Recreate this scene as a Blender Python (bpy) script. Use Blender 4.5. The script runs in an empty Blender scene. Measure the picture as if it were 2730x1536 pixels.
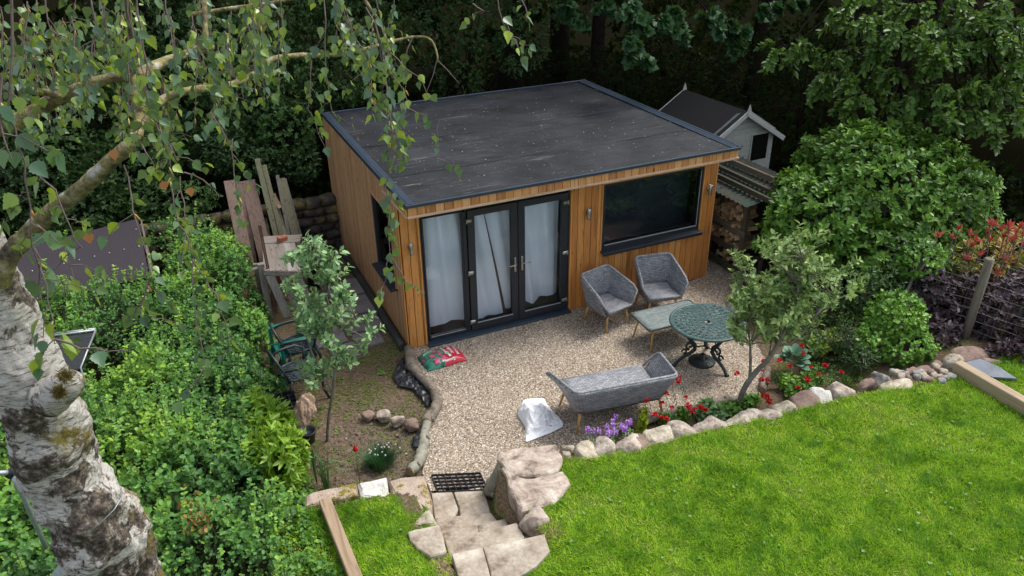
import bpy, bmesh, math, random
import numpy as np
from mathutils import Vector, Matrix, noise
SC = bpy.context.scene
COL = SC.collection
PI = math.pi
# ------------------------------------------------------------------ camera
CP = np.array([-2.668, -9.7434, 6.3574]); YAW, PITCH, ROLL, FPX = 0.4219, 0.4905, -0.0157, 2079.94
def _axes():
    cy, sy, cp, sp = math.cos(YAW), math.sin(YAW), math.cos(PITCH), math.sin(PITCH)
    f = np.array([sy*cp, cy*cp, -sp]); r = np.array([cy, -sy, 0.]); u = np.cross(r, f)
    cr, sr = math.cos(ROLL), math.sin(ROLL)
    return cr*r+sr*u, -sr*r+cr*u, f
AR, AU, AF = _axes()
cam = bpy.data.objects.new('camera', bpy.data.cameras.new('camera')); COL.objects.link(cam)
cam.matrix_world = Matrix(((AR[0], AU[0], -AF[0], CP[0]), (AR[1], AU[1], -AF[1], CP[1]), (AR[2], AU[2], -AF[2], CP[2]), (0, 0, 0, 1)))
cam.data.sensor_width = 36; cam.data.lens = FPX/2730*36; cam.data.clip_start = 0.05; cam.data.clip_end = 2000
SC.camera = cam
# ------------------------------------------------------------------ light
SUN_EL, SUN_AZ = math.radians(58), math.radians(80)      # azimuth measured from +Y towards +X
W = bpy.data.worlds.new('World'); SC.world = W; W.use_nodes = True
wn = W.node_tree; wn.nodes.clear()
sky = wn.nodes.new('ShaderNodeTexSky'); sky.sky_type = 'NISHITA'; sky.sun_disc = False
sky.sun_elevation = SUN_EL; sky.sun_rotation = SUN_AZ; sky.dust_density = 3.0; sky.air_density = 1.0; sky.ozone_density = 1.0
hsv = wn.nodes.new('ShaderNodeHueSaturation'); hsv.inputs['Saturation'].default_value = 0.45
bg = wn.nodes.new('ShaderNodeBackground'); bg.inputs[1].default_value = 0.15
wo = wn.nodes.new('ShaderNodeOutputWorld')
wn.links.new(sky.outputs[0], hsv.inputs['Color']); wn.links.new(hsv.outputs[0], bg.inputs[0]); wn.links.new(bg.outputs[0], wo.inputs[0])
sl = bpy.data.lights.new('sun', 'SUN'); sl.energy = 1.3; sl.angle = math.radians(22); sl.color = (1.0, 0.965, 0.91)
so = bpy.data.objects.new('sun', sl); COL.objects.link(so); so.location = (10, 0, 20)
sd = Vector((math.sin(SUN_AZ)*math.cos(SUN_EL), math.cos(SUN_AZ)*math.cos(SUN_EL), math.sin(SUN_EL)))
so.rotation_euler = sd.to_track_quat('Z', 'Y').to_euler()
SC.view_settings.view_transform = 'Standard'; SC.view_settings.look = 'None'; SC.view_settings.exposure = 0.92; SC.view_settings.gamma = 1
SC.cycles.max_bounces = 6; SC.cycles.transparent_max_bounces = 8; SC.cycles.diffuse_bounces = 3; SC.cycles.glossy_bounces = 3
# ------------------------------------------------------------------ measuring helpers (photo pixel -> place in the garden)
def ray(px, py): return AF + AR*(px-1365)/FPX - AU*(py-768)/FPX
def at(px, py, z=0.): d = ray(px, py); return CP + d*((z-CP[2])/d[2])
def aty(px, py, y): d = ray(px, py); return CP + d*((y-CP[1])/d[1])
def atd(px, py, dist): return CP + ray(px, py)*dist
# ------------------------------------------------------------------ object helpers
def tag(o, label=None, cat=None, group=None, kind=None):
    if label: o['label'] = label
    if cat: o['category'] = cat
    if group: o['group'] = group
    if kind: o['kind'] = kind
    return o
def thing(name, label, cat, loc=(0, 0, 0), rotz=0, group=None):
    o = bpy.data.objects.new(name, None); COL.objects.link(o); o.empty_display_size = .1
    o.location = loc; o.rotation_euler = (0, 0, rotz)
    return tag(o, label, cat, group)
def finish(name, me, mat, parent=None, world=False):
    o = bpy.data.objects.new(name, me); COL.objects.link(o)
    if mat is not None: me.materials.append(mat)
    if parent is not None:
        if world: me.transform(parent.matrix_basis.inverted())
        o.parent = parent
    else:
        n = len(me.vertices)
        if n:
            co = np.empty(n*3, np.float32); me.vertices.foreach_get('co', co); co = co.reshape(-1, 3)
            c = Vector(((co[:, 0].min()+co[:, 0].max())/2, (co[:, 1].min()+co[:, 1].max())/2, co[:, 2].min()))
            me.transform(Matrix.Translation(-c)); o.location = c
    return o
def rotm(ax, ay, az): return np.array(Matrix.Rotation(az, 3, 'Z') @ Matrix.Rotation(ay, 3, 'Y') @ Matrix.Rotation(ax, 3, 'X'))
def nrm(v): v = np.asarray(v, float); return v/(np.linalg.norm(v)+1e-12)
class MB:
    def __init__(s): s.v = []; s.f = []; s.a = []; s.smooth = []; s.uv = None
    def add(s, vs, fs, rnd=0., smooth=False):
        b = len(s.v); s.v += [tuple(map(float, v)) for v in vs]; s.f += [tuple(i+b for i in f) for f in fs]
        s.a += [rnd]*len(vs); s.smooth += [smooth]*len(fs); return s
    def box(s, c, d, R=None, rnd=0., bev=0.):
        x, y, z = d[0]/2, d[1]/2, d[2]/2
        if bev <= 0:
            vs = np.array([(-x, -y, -z), (x, -y, -z), (x, y, -z), (-x, y, -z), (-x, -y, z), (x, -y, z), (x, y, z), (-x, y, z)])
            fs = [(0, 3, 2, 1), (4, 5, 6, 7), (0, 1, 5, 4), (1, 2, 6, 5), (2, 3, 7, 6), (3, 0, 4, 7)]
        else:
            b = min(bev, x*.9, y*.9, z*.9); vs = []; idx = {}
            for sx in (-1, 1):
                for sy in (-1, 1):
                    for sz in (-1, 1):
                        for ax in range(3):
                            p = [sx*(x-b), sy*(y-b), sz*(z-b)]; p[ax] = (sx*x, sy*y, sz*z)[ax]
                            idx[(sx, sy, sz, ax)] = len(vs); vs.append(p)
            vs = np.array(vs); fs = []
            for ax in range(3):
                o1, o2 = [k for k in range(3) if k != ax]
                for sg in (-1, 1):
                    q = []
                    for a, c2 in ((-1, -1), (1, -1), (1, 1), (-1, 1)):
                        t = [0, 0, 0]; t[ax] = sg; t[o1] = a; t[o2] = c2; q.append(idx[(t[0], t[1], t[2], ax)])
                    fs.append(q)
                for a in (-1, 1):
                    for c2 in (-1, 1):
                        t = [0, 0, 0]; t[o1] = a; t[o2] = c2; q = []
                        for e, k in ((-1, o1), (1, o1), (1, o2), (-1, o2)):
                            t2 = list(t); t2[ax] = e; q.append(idx[(t2[0], t2[1], t2[2], k)])
                        fs.append(q)
            for sx in (-1, 1):
                for sy in (-1, 1):
                    for sz in (-1, 1): fs.append([idx[(sx, sy, sz, k)] for k in range(3)])
            # orient outward
            ff = []
            for q in fs:
                P = vs[q]; n = np.cross(P[1]-P[0], P[2]-P[0]); ff.append(tuple(q) if n @ P.mean(0) > 0 else tuple(q[::-1]))
            fs = ff
        if R is not None: vs = vs @ np.asarray(R).T
        return s.add(vs + np.asarray(c, float), fs, rnd)
    def beam(s, p0, p1, w, h, up=(0, 0, 1), rnd=0., bev=0.):
        p0, p1 = np.asarray(p0, float), np.asarray(p1, float); d = p1-p0; L = np.linalg.norm(d); d = d/L
        a = np.cross(up, d); a = nrm(a) if np.linalg.norm(a) > 1e-5 else np.array([1., 0, 0]); b = np.cross(d, a)
        return s.box((p0+p1)/2, (L, w, h), np.array([d, a, b]).T, rnd, bev)
    def tube(s, pts, rad, n=8, rnd=0., cap=True, wob=0., rng=None):
        P = [np.asarray(p, float) for p in pts]; m = len(P)
        if not hasattr(rad, '__len__'): rad = [rad]*m
        vs = []; fs = []; ref = np.array([0.13, 0.31, 1.])
        for i in range(m):
            t = P[min(i+1, m-1)]-P[max(i-1, 0)]; t = nrm(t)
            a = ref - t*(ref@t)
            if np.linalg.norm(a) < .05: a = np.array([1., 0, 0])-t*t[0]
            a = nrm(a); ref = a; b = np.cross(t, a)
            for k in range(n):
                an = 2*PI*k/n; r = rad[i]*(1+(wob*(rng.random()-.5)*2 if rng else 0)); vs.append(P[i]+(a*math.cos(an)+b*math.sin(an))*r)
        for i in range(m-1):
            for k in range(n):
                k2 = (k+1) % n; fs.append((i*n+k, i*n+k2, (i+1)*n+k2, (i+1)*n+k))
        s.add(vs, fs, rnd, True)
        if cap:
            b0 = len(s.v)-len(vs); s.f.append(tuple(b0+k for k in range(n-1, -1, -1))); s.f.append(tuple(b0+(m-1)*n+k for k in range(n))); s.smooth += [False, False]
        return s
    def lathe(s, prof, n=24, c=(0, 0, 0), rnd=0.):
        vs = []; fs = []; m = len(prof)
        for r, z in prof:
            for k in range(n): vs.append((c[0]+r*math.cos(2*PI*k/n), c[1]+r*math.sin(2*PI*k/n), c[2]+z))
        for i in range(m-1):
            for k in range(n): fs.append((i*n+k, i*n+(k+1) % n, (i+1)*n+(k+1) % n, (i+1)*n+k))
        return s.add(vs, fs, rnd, True)
    def prism(s, poly, z0, z1, rnd=0.):
        n = len(poly); A = sum(poly[i][0]*poly[(i+1) % n][1]-poly[(i+1) % n][0]*poly[i][1] for i in range(n))
        if A < 0: poly = poly[::-1]
        zz0 = z0 if hasattr(z0, '__len__') else [z0]*n; zz1 = z1 if hasattr(z1, '__len__') else [z1]*n
        vs = [(p[0], p[1], zz0[i]) for i, p in enumerate(poly)]+[(p[0], p[1], zz1[i]) for i, p in enumerate(poly)]
        return s.add(vs, [tuple(range(n-1, -1, -1)), tuple(range(n, 2*n))]+[(i, (i+1) % n, n+(i+1) % n, n+i) for i in range(n)], rnd)
    def build(s, name, mat, parent=None, world=False):
        me = bpy.data.meshes.new(name); me.from_pydata(s.v, [], s.f); 
        me.polygons.foreach_set('use_smooth', s.smooth)
        at_ = me.attributes.new('rnd', 'FLOAT', 'POINT'); at_.data.foreach_set('value', s.a)
        me.update(); return finish(name, me, mat, parent, world)
# leaves -----------------------------------------------------------------
def half(pts, fold):
    """one leaf from its left outline; both halves folded up along the midrib"""
    n = len(pts); v = [(x, y, y*fold - .12*x*x) for x, y in pts]+[(x, -y, y*fold-.12*x*x) for x, y in pts[1:-1]]
    L = tuple(range(n)); Rr = (0,)+(n-1,)+tuple(n+i for i in range(n-3, -1, -1))
    return np.array(v), [L[::-1], Rr[::-1]]
T_OVAL = half([(0, 0), (.3, .24), (.68, .2), (1, 0)], .35)
T_ROUND = half([(0, 0), (.2, .3), (.55, .38), (.88, .22), (1, 0)], .25)
T_LONG = half([(0, 0), (.35, .15), (.7, .12), (1, 0)], .3)
T_BIRCH = half([(0, 0), (.03, .14), (.13, .33), (.2, .31), (.27, .43), (.36, .36), (.44, .37), (.52, .27), (.6, .28), (.68, .17), (.77, .15), (1, 0)], .18)
T_BIRCHL = half([(0, 0), (.1, .3), (.3, .42), (.6, .27), (1, 0)], .2)
_m = [(0, 0), (.02, .2), (-.08, .42), (.14, .36), (.22, .6), (.36, .42), (.44, .34), (.58, .5), (.6, .3), (.74, .22), (1, 0)]
T_MAPLE = (np.array([(x, y, -.15*y*y) for x, y in _m]+[(x, -y, -.15*y*y) for x, y in _m[1:-1]]), [tuple(range(10, -1, -1)), (0, 10)[::-1]+tuple()])
T_MAPLE = (T_MAPLE[0], [tuple(range(11))[::-1], ((0, 10)+tuple(range(19, 10, -1)))[::-1]])
T_BLADE = (np.array([(0, -.5, 0), (0, .5, 0), (.55, .3, .06), (1, 0, 0), (.55, -.3, .06)]), [(0, 1, 2, 4), (4, 2, 3)])
T_TRI = (np.array([(0, -.5, 0), (0, .5, 0), (1, 0, 0)]), [(0, 1, 2)])
def leaves(name, P, D, U, S, tmpl, mat, parent=None, rnd=None, Wd=None, world=False, extra=None):
    """P origins, D directions, U upper side, S lengths (numpy) -> one mesh of separate leaves"""
    P, D, U = [np.asarray(a, float).reshape(-1, 3) for a in (P, D, U)]; n = len(P); S = np.broadcast_to(np.asarray(S, float), (n,))
    D = D/(np.linalg.norm(D, axis=1, keepdims=True)+1e-9); Y = np.cross(U, D); Y /= (np.linalg.norm(Y, axis=1, keepdims=True)+1e-9); Z = np.cross(D, Y)
    tv, tf = tmpl; k = len(tv); Wd = S if Wd is None else np.broadcast_to(Wd, (n,))
    V = P[:, None, :] + D[:, None, :]*(tv[None, :, 0, None]*S[:, None, None]) + Y[:, None, :]*(tv[None, :, 1, None]*Wd[:, None, None]) + Z[:, None, :]*(tv[None, :, 2, None]*Wd[:, None, None])
    V = V.reshape(-1, 3)
    fl = np.concatenate([np.array(f) for f in tf]); fs = np.array([len(f) for f in tf]); nl = len(fl)
    LI = (fl[None, :] + (np.arange(n)*k)[:, None]).ravel(); st = np.concatenate([[0], np.cumsum(fs)[:-1]]); LS = (st[None, :] + (np.arange(n)*nl)[:, None]).ravel()
    me = bpy.data.meshes.new(name); me.vertices.add(n*k); me.vertices.foreach_set('co', V.astype(np.float32).ravel())
    me.loops.add(len(LI)); me.loops.foreach_set('vertex_index', LI.astype(np.int32)); me.polygons.add(len(LS)); me.polygons.foreach_set('loop_start', LS.astype(np.int32))
    me.update(calc_edges=True)
    if rnd is None: rnd = np.random.RandomState(n % 9973).rand(n)
    a = me.attributes.new('rnd', 'FLOAT', 'POINT'); a.data.foreach_set('value', np.repeat(np.asarray(rnd, np.float32), k))
    return finish(name, me, mat, parent, world)
def basis(D):
    D = D/(np.linalg.norm(D, axis=1, keepdims=True)+1e-9); ref = np.where(np.abs(D[:, 2:3]) > .9, [[1., 0, 0]], [[0, 0, 1.]])
    A = np.cross(ref, D); A /= np.linalg.norm(A, axis=1, keepdims=True); return D, A, np.cross(D, A)
def rosettes(P, D, m, rs, spread=(.5, 1.3), size=(.8, 1.2), base=.08, off=.0):
    """m leaves round every tip; returns P,D,U,S"""
    D, A, B = basis(np.asarray(D, float)); n = len(P)
    ph = (rs.rand(n, 1)*2*PI + np.arange(m)[None, :]*2.4)[..., None]; t = rs.uniform(spread[0], spread[1], (n, m))[..., None]
    rad = A[:, None]*np.cos(ph)+B[:, None]*np.sin(ph)
    d = D[:, None]*np.cos(t)+rad*np.sin(t); u = D[:, None]*np.sin(t)-rad*np.cos(t)
    s = base*rs.uniform(size[0], size[1], (n, m)); p = P[:, None]+D[:, None]*(rs.rand(n, m)[..., None]*-off)
    return p.reshape(-1, 3), d.reshape(-1, 3), u.reshape(-1, 3), s.ravel()
def vnoise(x, y, f, seed):
    g = np.random.RandomState(seed).rand(64, 64)*2-1; X, Y = x*f+1000, y*f+1000; i, j = np.floor(X).astype(int), np.floor(Y).astype(int); u, v = X-i, Y-j; u = u*u*(3-2*u); v = v*v*(3-2*v); i %= 64; j %= 64; i2, j2 = (i+1) % 64, (j+1) % 64
    return (g[i, j]*(1-u)+g[i2, j]*u)*(1-v)+(g[i, j2]*(1-u)+g[i2, j2]*u)*v
def bumpy(N, seed, f=2.2):
    q = N*f+seed*1.7; return .5*np.sin(q[:, 0]*1.9+2*np.sin(q[:, 1]*1.3))+.5*np.sin(q[:, 1]*2.3+q[:, 2]*1.7+1.5*np.sin(q[:, 2]*2.1))
def blob_points(blobs, dens, rs, shell=(.72, 1.04), amp=.13, zmin=.02, freq=2.2, up=.35, inside=.7):
    """points on the outer shell of a union of ellipsoids with the direction a twig would grow there"""
    P, D = [], []
    for i, (c, r) in enumerate(blobs):
        c = np.asarray(c, float); r = np.asarray(r, float); n = int(dens*4*PI*((r[0]*r[1])**1.6/3+(r[0]*r[2])**1.6/3+(r[1]*r[2])**1.6/3)**(1/1.6))
        N = rs.normal(size=(n, 3)); N /= np.linalg.norm(N, axis=1, keepdims=True)
        k = rs.uniform(shell[0]**2, shell[1]**2, n)**.5*(1+amp*bumpy(N*r, i+1., freq)); p = c+N*r*k[:, None]
        ok = p[:, 2] > zmin
        for j, (c2, r2) in enumerate(blobs):
            if j != i: ok &= (((p-np.asarray(c2))/np.asarray(r2))**2).sum(1) > inside**2
        d = N/r; d /= np.linalg.norm(d, axis=1, keepdims=True); d[:, 2] += up; P.append(p[ok]); D.append(d[ok])
    P = np.concatenate(P); D = np.concatenate(D); D += rs.normal(size=D.shape)*.25; return P, D
# ------------------------------------------------------------------ materials
def newmat(name):
    m = bpy.data.materials.new(name); m.use_nodes = True; nt = m.node_tree; nt.nodes.clear()
    o = nt.nodes.new('ShaderNodeOutputMaterial'); b = nt.nodes.new('ShaderNodeBsdfPrincipled'); nt.links.new(b.outputs[0], o.inputs[0]); return m, nt, b, o
def nd(nt, t, **kw):
    n = nt.nodes.new('ShaderNode'+t)
    for k, v in kw.items():
        if k in n.inputs: n.inputs[k].default_value = v
        else: setattr(n, k, v)
    return n
def ramp(nt, stops, fac=None, interp='LINEAR'):
    r = nt.nodes.new('ShaderNodeValToRGB'); r.color_ramp.interpolation = interp; e = r.color_ramp.elements
    while len(e) < len(stops): e.new(.5)
    for i, (p, c) in enumerate(stops): e[i].position = p; e[i].color = (*c, 1) if len(c) == 3 else c
    if fac is not None: nt.links.new(fac, r.inputs[0])
    return r
def mixc(nt, a, b, fac, mode='MIX'):
    m = nt.nodes.new('ShaderNodeMix'); m.data_type = 'RGBA'; m.blend_type = mode
    for s, v in ((m.inputs[6], a), (m.inputs[7], b), (m.inputs[0], fac)):
        if hasattr(v, 'is_output'): nt.links.new(v, s)
        else: s.default_value = v if not isinstance(v, tuple) or len(v) == 4 else (*v, 1)
    return m.outputs[2]
def coords(nt, scale=(1, 1, 1), rot=(0, 0, 0), kind='Object', offs=None):
    t = nt.nodes.new('ShaderNodeTexCoord'); mp = nt.nodes.new('ShaderNodeMapping'); mp.inputs['Scale'].default_value = scale; mp.inputs['Rotation'].default_value = rot
    src = t.outputs[kind]
    if offs is not None:
        va = nt.nodes.new('ShaderNodeVectorMath'); va.operation = 'ADD'; nt.links.new(src, va.inputs[0]); nt.links.new(offs, va.inputs[1]); src = va.outputs[0]
    nt.links.new(src, mp.inputs[0]); return mp.outputs[0]
def bump(nt, b, h, strength=.3, dist=.01):
    n = nt.nodes.new('ShaderNodeBump'); n.inputs['Strength'].default_value = strength; n.inputs['Distance'].default_value = dist
    nt.links.new(h, n.inputs['Height']); nt.links.new(n.outputs[0], b.inputs['Normal']); return n
def M_noise(name, stops, scale=8, rough=.8, bs=.4, bd=.01, detail=8, stretch=(1, 1, 1), metallic=0., spec=.5, bscale=None, distort=0., speck=.75):
    m, nt, b, o = newmat(name); v = coords(nt, stretch)
    n = nd(nt, 'TexNoise', Scale=scale, Detail=detail, Roughness=.62, Distortion=distort); nt.links.new(v, n.inputs['Vector'])
    r = ramp(nt, stops, n.outputs[0]); ns = nd(nt, 'TexNoise', Scale=scale*9, Detail=6, Roughness=.7); nt.links.new(v, ns.inputs['Vector']); sr = ramp(nt, [(.32, (.62, .6, .58)), (.5, (1, 1, 1)), (.7, (1.14, 1.14, 1.12))], ns.outputs[0]); cc = mixc(nt, r.outputs[0], sr.outputs[0], speck, 'MULTIPLY'); nt.links.new(cc, b.inputs['Base Color']); b.inputs['Roughness'].default_value = rough; b.inputs['Metallic'].default_value = metallic
    b.inputs['Specular IOR Level'].default_value = spec
    n2 = nd(nt, 'TexNoise', Scale=bscale or scale*3, Detail=6); nt.links.new(v, n2.inputs['Vector'])
    if bs: bump(nt, b, n2.outputs[0], bs, bd)
    return m
def M_plain(name, col, rough=.5, metallic=0., spec=.5):
    c = np.array(col); return M_noise(name, [(.3, tuple(c*.8)), (.7, tuple(np.minimum(c*1.15, 1)))], 6, rough, .15, .003, metallic=metallic, spec=spec)
def M_leaf(name, cols, rough=.45, trans=.28, tcol=None, spec=.4):
    m, nt, b, o = newmat(name); a = nd(nt, 'Attribute', attribute_name='rnd')
    k = len(cols); r = ramp(nt, [(i/(k-1)*.9+.05, c) for i, c in enumerate(cols)], a.outputs['Fac'])
    nt.links.new(r.outputs[0], b.inputs['Base Color']); b.inputs['Roughness'].default_value = rough; b.inputs['Specular IOR Level'].default_value = spec
    if trans > 0:
        t = nd(nt, 'BsdfTranslucent'); c = mixc(nt, r.outputs[0], tcol or (.35, .5, .05), .5 if tcol else .25); nt.links.new(c, t.inputs[0])
        ms = nd(nt, 'MixShader', Fac=trans); nt.links.new(b.outputs[0], ms.inputs[1]); nt.links.new(t.outputs[0], ms.inputs[2]); nt.links.new(ms.outputs[0], o.inputs[0])
    return m
def M_wood(name, cols, grain=18, rough=.7, axis=2, knots=True, bs=.35, rough_var=.0, kdark=(.09, .03, .01)):
    """planks: colour from the per-plank value, long grain, knots"""
    m, nt, b, o = newmat(name); a = nd(nt, 'Attribute', attribute_name='rnd'); mul = nd(nt, 'Math', operation='MULTIPLY'); mul.inputs[1].default_value = 37.0
    nt.links.new(a.outputs['Fac'], mul.inputs[0]); cx = nd(nt, 'CombineXYZ'); nt.links.new(mul.outputs[0], cx.inputs[0]); nt.links.new(mul.outputs[0], cx.inputs[2])
    s = [grain]*3; s[axis] = grain*.07; v = coords(nt, tuple(s), offs=cx.outputs[0])
    n = nd(nt, 'TexNoise', Scale=1., Detail=5, Roughness=.6, Distortion=1.6); nt.links.new(v, n.inputs['Vector'])
    r = ramp(nt, [(.05, cols[0]), (.5, cols[1]), (.95, cols[2])], a.outputs['Fac'])
    g = ramp(nt, [(.3, (.55, .5, .45)), (.46, (.95, .95, .95)), (.56, (1.1, 1.1, 1.1)), (.7, (.78, .72, .66))], n.outputs[0])
    c = mixc(nt, r.outputs[0], g.outputs[0], 1., 'MULTIPLY')
    if knots:
        s2 = [9.]*3; s2[axis] = 2.4; v2 = coords(nt, tuple(s2), offs=cx.outputs[0]); vo = nd(nt, 'TexVoronoi', Scale=1.); nt.links.new(v2, vo.inputs['Vector'])
        kr = ramp(nt, [(.05, (1, 1, 1)), (.13, (0, 0, 0))], vo.outputs['Distance']); c = mixc(nt, c, kdark, kr.outputs[0])
    nt.links.new(c, b.inputs['Base Color']); b.inputs['Roughness'].default_value = rough; bump(nt, b, n.outputs[0], bs, .004); return m
rng = random.Random(7); RS = np.random.RandomState(11)
def ss(a, b, x): t = np.clip((x-a)/(b-a), 0, 1); return t*t*(3-2*t)
EX = [-60, -2.15, -1.25, -1.0, -.99, -.16, -.15, .62, .9, 2.05, 2.9, 4.4, 5.3, 6., 9., 60]
EY = [-3.3, -3.3, -3.42, -3.6, -4.65, -4.75, -3.55, -3.72, -3.85, -3.98, -4.08, -4.22, -4.38, -4.45, -4.5, -4.5]
def yedge(x): return np.interp(x, EX, EY)
def gz(x, y):
    x = np.asarray(x, float); y = np.asarray(y, float)
    lawn = .575*(1-ss(0, .16, y-yedge(x)+.06))
    st = (x > -1.02) & (x < -.12) & (y > -4.9) & (y < -2.9)
    ramp_ = np.clip((-3.45-y)/1.15*.6-.12, -.06, .5); lawn = np.where(st, ramp_, lawn)
    bed = .12*ss(2.9, 3.6, x)*ss(-3.08, -3.4, y)+.32*ss(4.75, 6.8, x)*ss(-1.6, -3.7, y)
    n = .02*np.sin(x*3.1+np.sin(y*2.3))+.02*np.sin(y*3.7+1.3*np.sin(x*1.9))
    far = -.2*ss(5, 9, y)
    return np.maximum(lawn, bed)+np.where((lawn > .5) | st, .25*n, n)*np.where((x > -.2) & (x < 5.5) & (y > -3.2) & (y < 4.5), .3, 1)-.012+far
def ground():
    xs = np.concatenate([np.linspace(-400, -14, 12), np.arange(-12, -3, .25), np.arange(-3, 8, .06), np.arange(8, 26, .5), np.linspace(28, 400, 12)])
    ys = np.concatenate([np.linspace(-400, -14, 12), np.arange(-12, -6, .25), np.arange(-6, -2, .05), np.arange(-2, 6, .12), np.arange(6, 22, .5), np.linspace(24, 400, 12)])
    X, Y = np.meshgrid(xs, ys); Z = gz(X, Y); V = np.stack([X, Y, Z], -1).reshape(-1, 3); nx, ny = len(xs), len(ys)
    me = bpy.data.meshes.new('ground'); i = np.arange(nx-1)[None, :]+nx*np.arange(ny-1)[:, None]
    F = np.stack([i, i+1, i+nx+1, i+nx], -1).reshape(-1, 4); me.from_pydata(V.tolist(), [], F.tolist())
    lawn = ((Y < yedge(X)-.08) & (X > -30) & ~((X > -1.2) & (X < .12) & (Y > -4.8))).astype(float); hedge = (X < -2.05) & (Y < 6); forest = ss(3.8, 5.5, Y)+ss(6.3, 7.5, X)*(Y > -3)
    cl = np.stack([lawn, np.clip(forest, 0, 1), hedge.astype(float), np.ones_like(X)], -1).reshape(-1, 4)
    a = me.attributes.new('mask', 'FLOAT_COLOR', 'POINT'); a.data.foreach_set('color', cl.astype(np.float32).ravel())
    me.polygons.foreach_set('use_smooth', [True]*len(F))
    m, nt, b, o = newmat('ground'); at_ = nd(nt, 'Attribute', attribute_name='mask'); sp = nd(nt, 'SeparateColor'); nt.links.new(at_.outputs['Color'], sp.inputs[0])
    v = coords(nt); n = nd(nt, 'TexNoise', Scale=3., Detail=10, Roughness=.7); nt.links.new(v, n.inputs[0]); n2 = nd(nt, 'TexNoise', Scale=28., Detail=8, Roughness=.7); nt.links.new(v, n2.inputs[0])
    soil = ramp(nt, [(.3, (.055, .035, .022)), (.5, (.15, .108, .072)), (.7, (.25, .195, .135))], n2.outputs[0])
    moss = ramp(nt, [(.3, (.05, .075, .012)), (.7, (.12, .16, .03))], n2.outputs[0])
    mm = ramp(nt, [(.5, (0, 0, 0)), (.62, (.8, .8, .8))], n.outputs[0]); c = mixc(nt, soil.outputs[0], moss.outputs[0], mm.outputs[0])
    lg = ramp(nt, [(.35, (.05, .1, .012)), (.6, (.1, .17, .02)), (.75, (.2, .19, .08))], n2.outputs[0]); c = mixc(nt, c, lg.outputs[0], sp.outputs[0])
    fo = ramp(nt, [(.3, (.004, .004, .002)), (.7, (.012, .011, .006))], n2.outputs[0]); c = mixc(nt, c, fo.outputs[0], sp.outputs[1])  # forest floor colour carries the shade under the trees
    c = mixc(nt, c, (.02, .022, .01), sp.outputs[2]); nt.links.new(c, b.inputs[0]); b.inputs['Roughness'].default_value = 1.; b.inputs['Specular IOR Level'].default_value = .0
    bump(nt, b, n2.outputs[0], .9, .03)
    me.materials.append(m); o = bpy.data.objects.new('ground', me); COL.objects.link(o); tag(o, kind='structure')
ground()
# gravel ------------------------------------------------------------------
GP = [(1093, 925), (1110, 985), (1160, 1040), (1160, 1085), (1140, 1140), (1130, 1230), (1128, 1262), (1147, 1312), (1290, 1298), (1330, 1262), (1420, 1240), (1500, 1215), (1600, 1185), (1681, 1134), (1855, 1088), (2026, 1052), (2040, 960), (1992, 880), (1948, 812), (1978, 745), (1955, 705), (1885, 668)]
GPW = [tuple(at(*p)[:2]) for p in GP]+[(5.75, .9), (5.45, .9), (5.45, -.02), (0, -.02)]
def inpoly(x, y, poly):
    ins = np.zeros(np.shape(x), bool); n = len(poly)
    for i in range(n):
        x1, y1 = poly[i]; x2, y2 = poly[(i+1) % n]
        if y1 == y2: continue
        c = ((y1 > y) != (y2 > y)) & (x < (x2-x1)*(y-y1)/(y2-y1)+x1); ins ^= c
    return ins
def jag(poly, step, amp, r=rng):
    out = []
    for i in range(len(poly)):
        a, b = np.array(poly[i][:2]), np.array(poly[(i+1) % len(poly)][:2]); k = max(1, int(np.linalg.norm(b-a)/step))
        for j in range(k):
            p = a+(b-a)*j/k
            out.append((p[0]+r.uniform(-amp, amp), p[1]+r.uniform(-amp, amp)))
    return out
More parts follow.
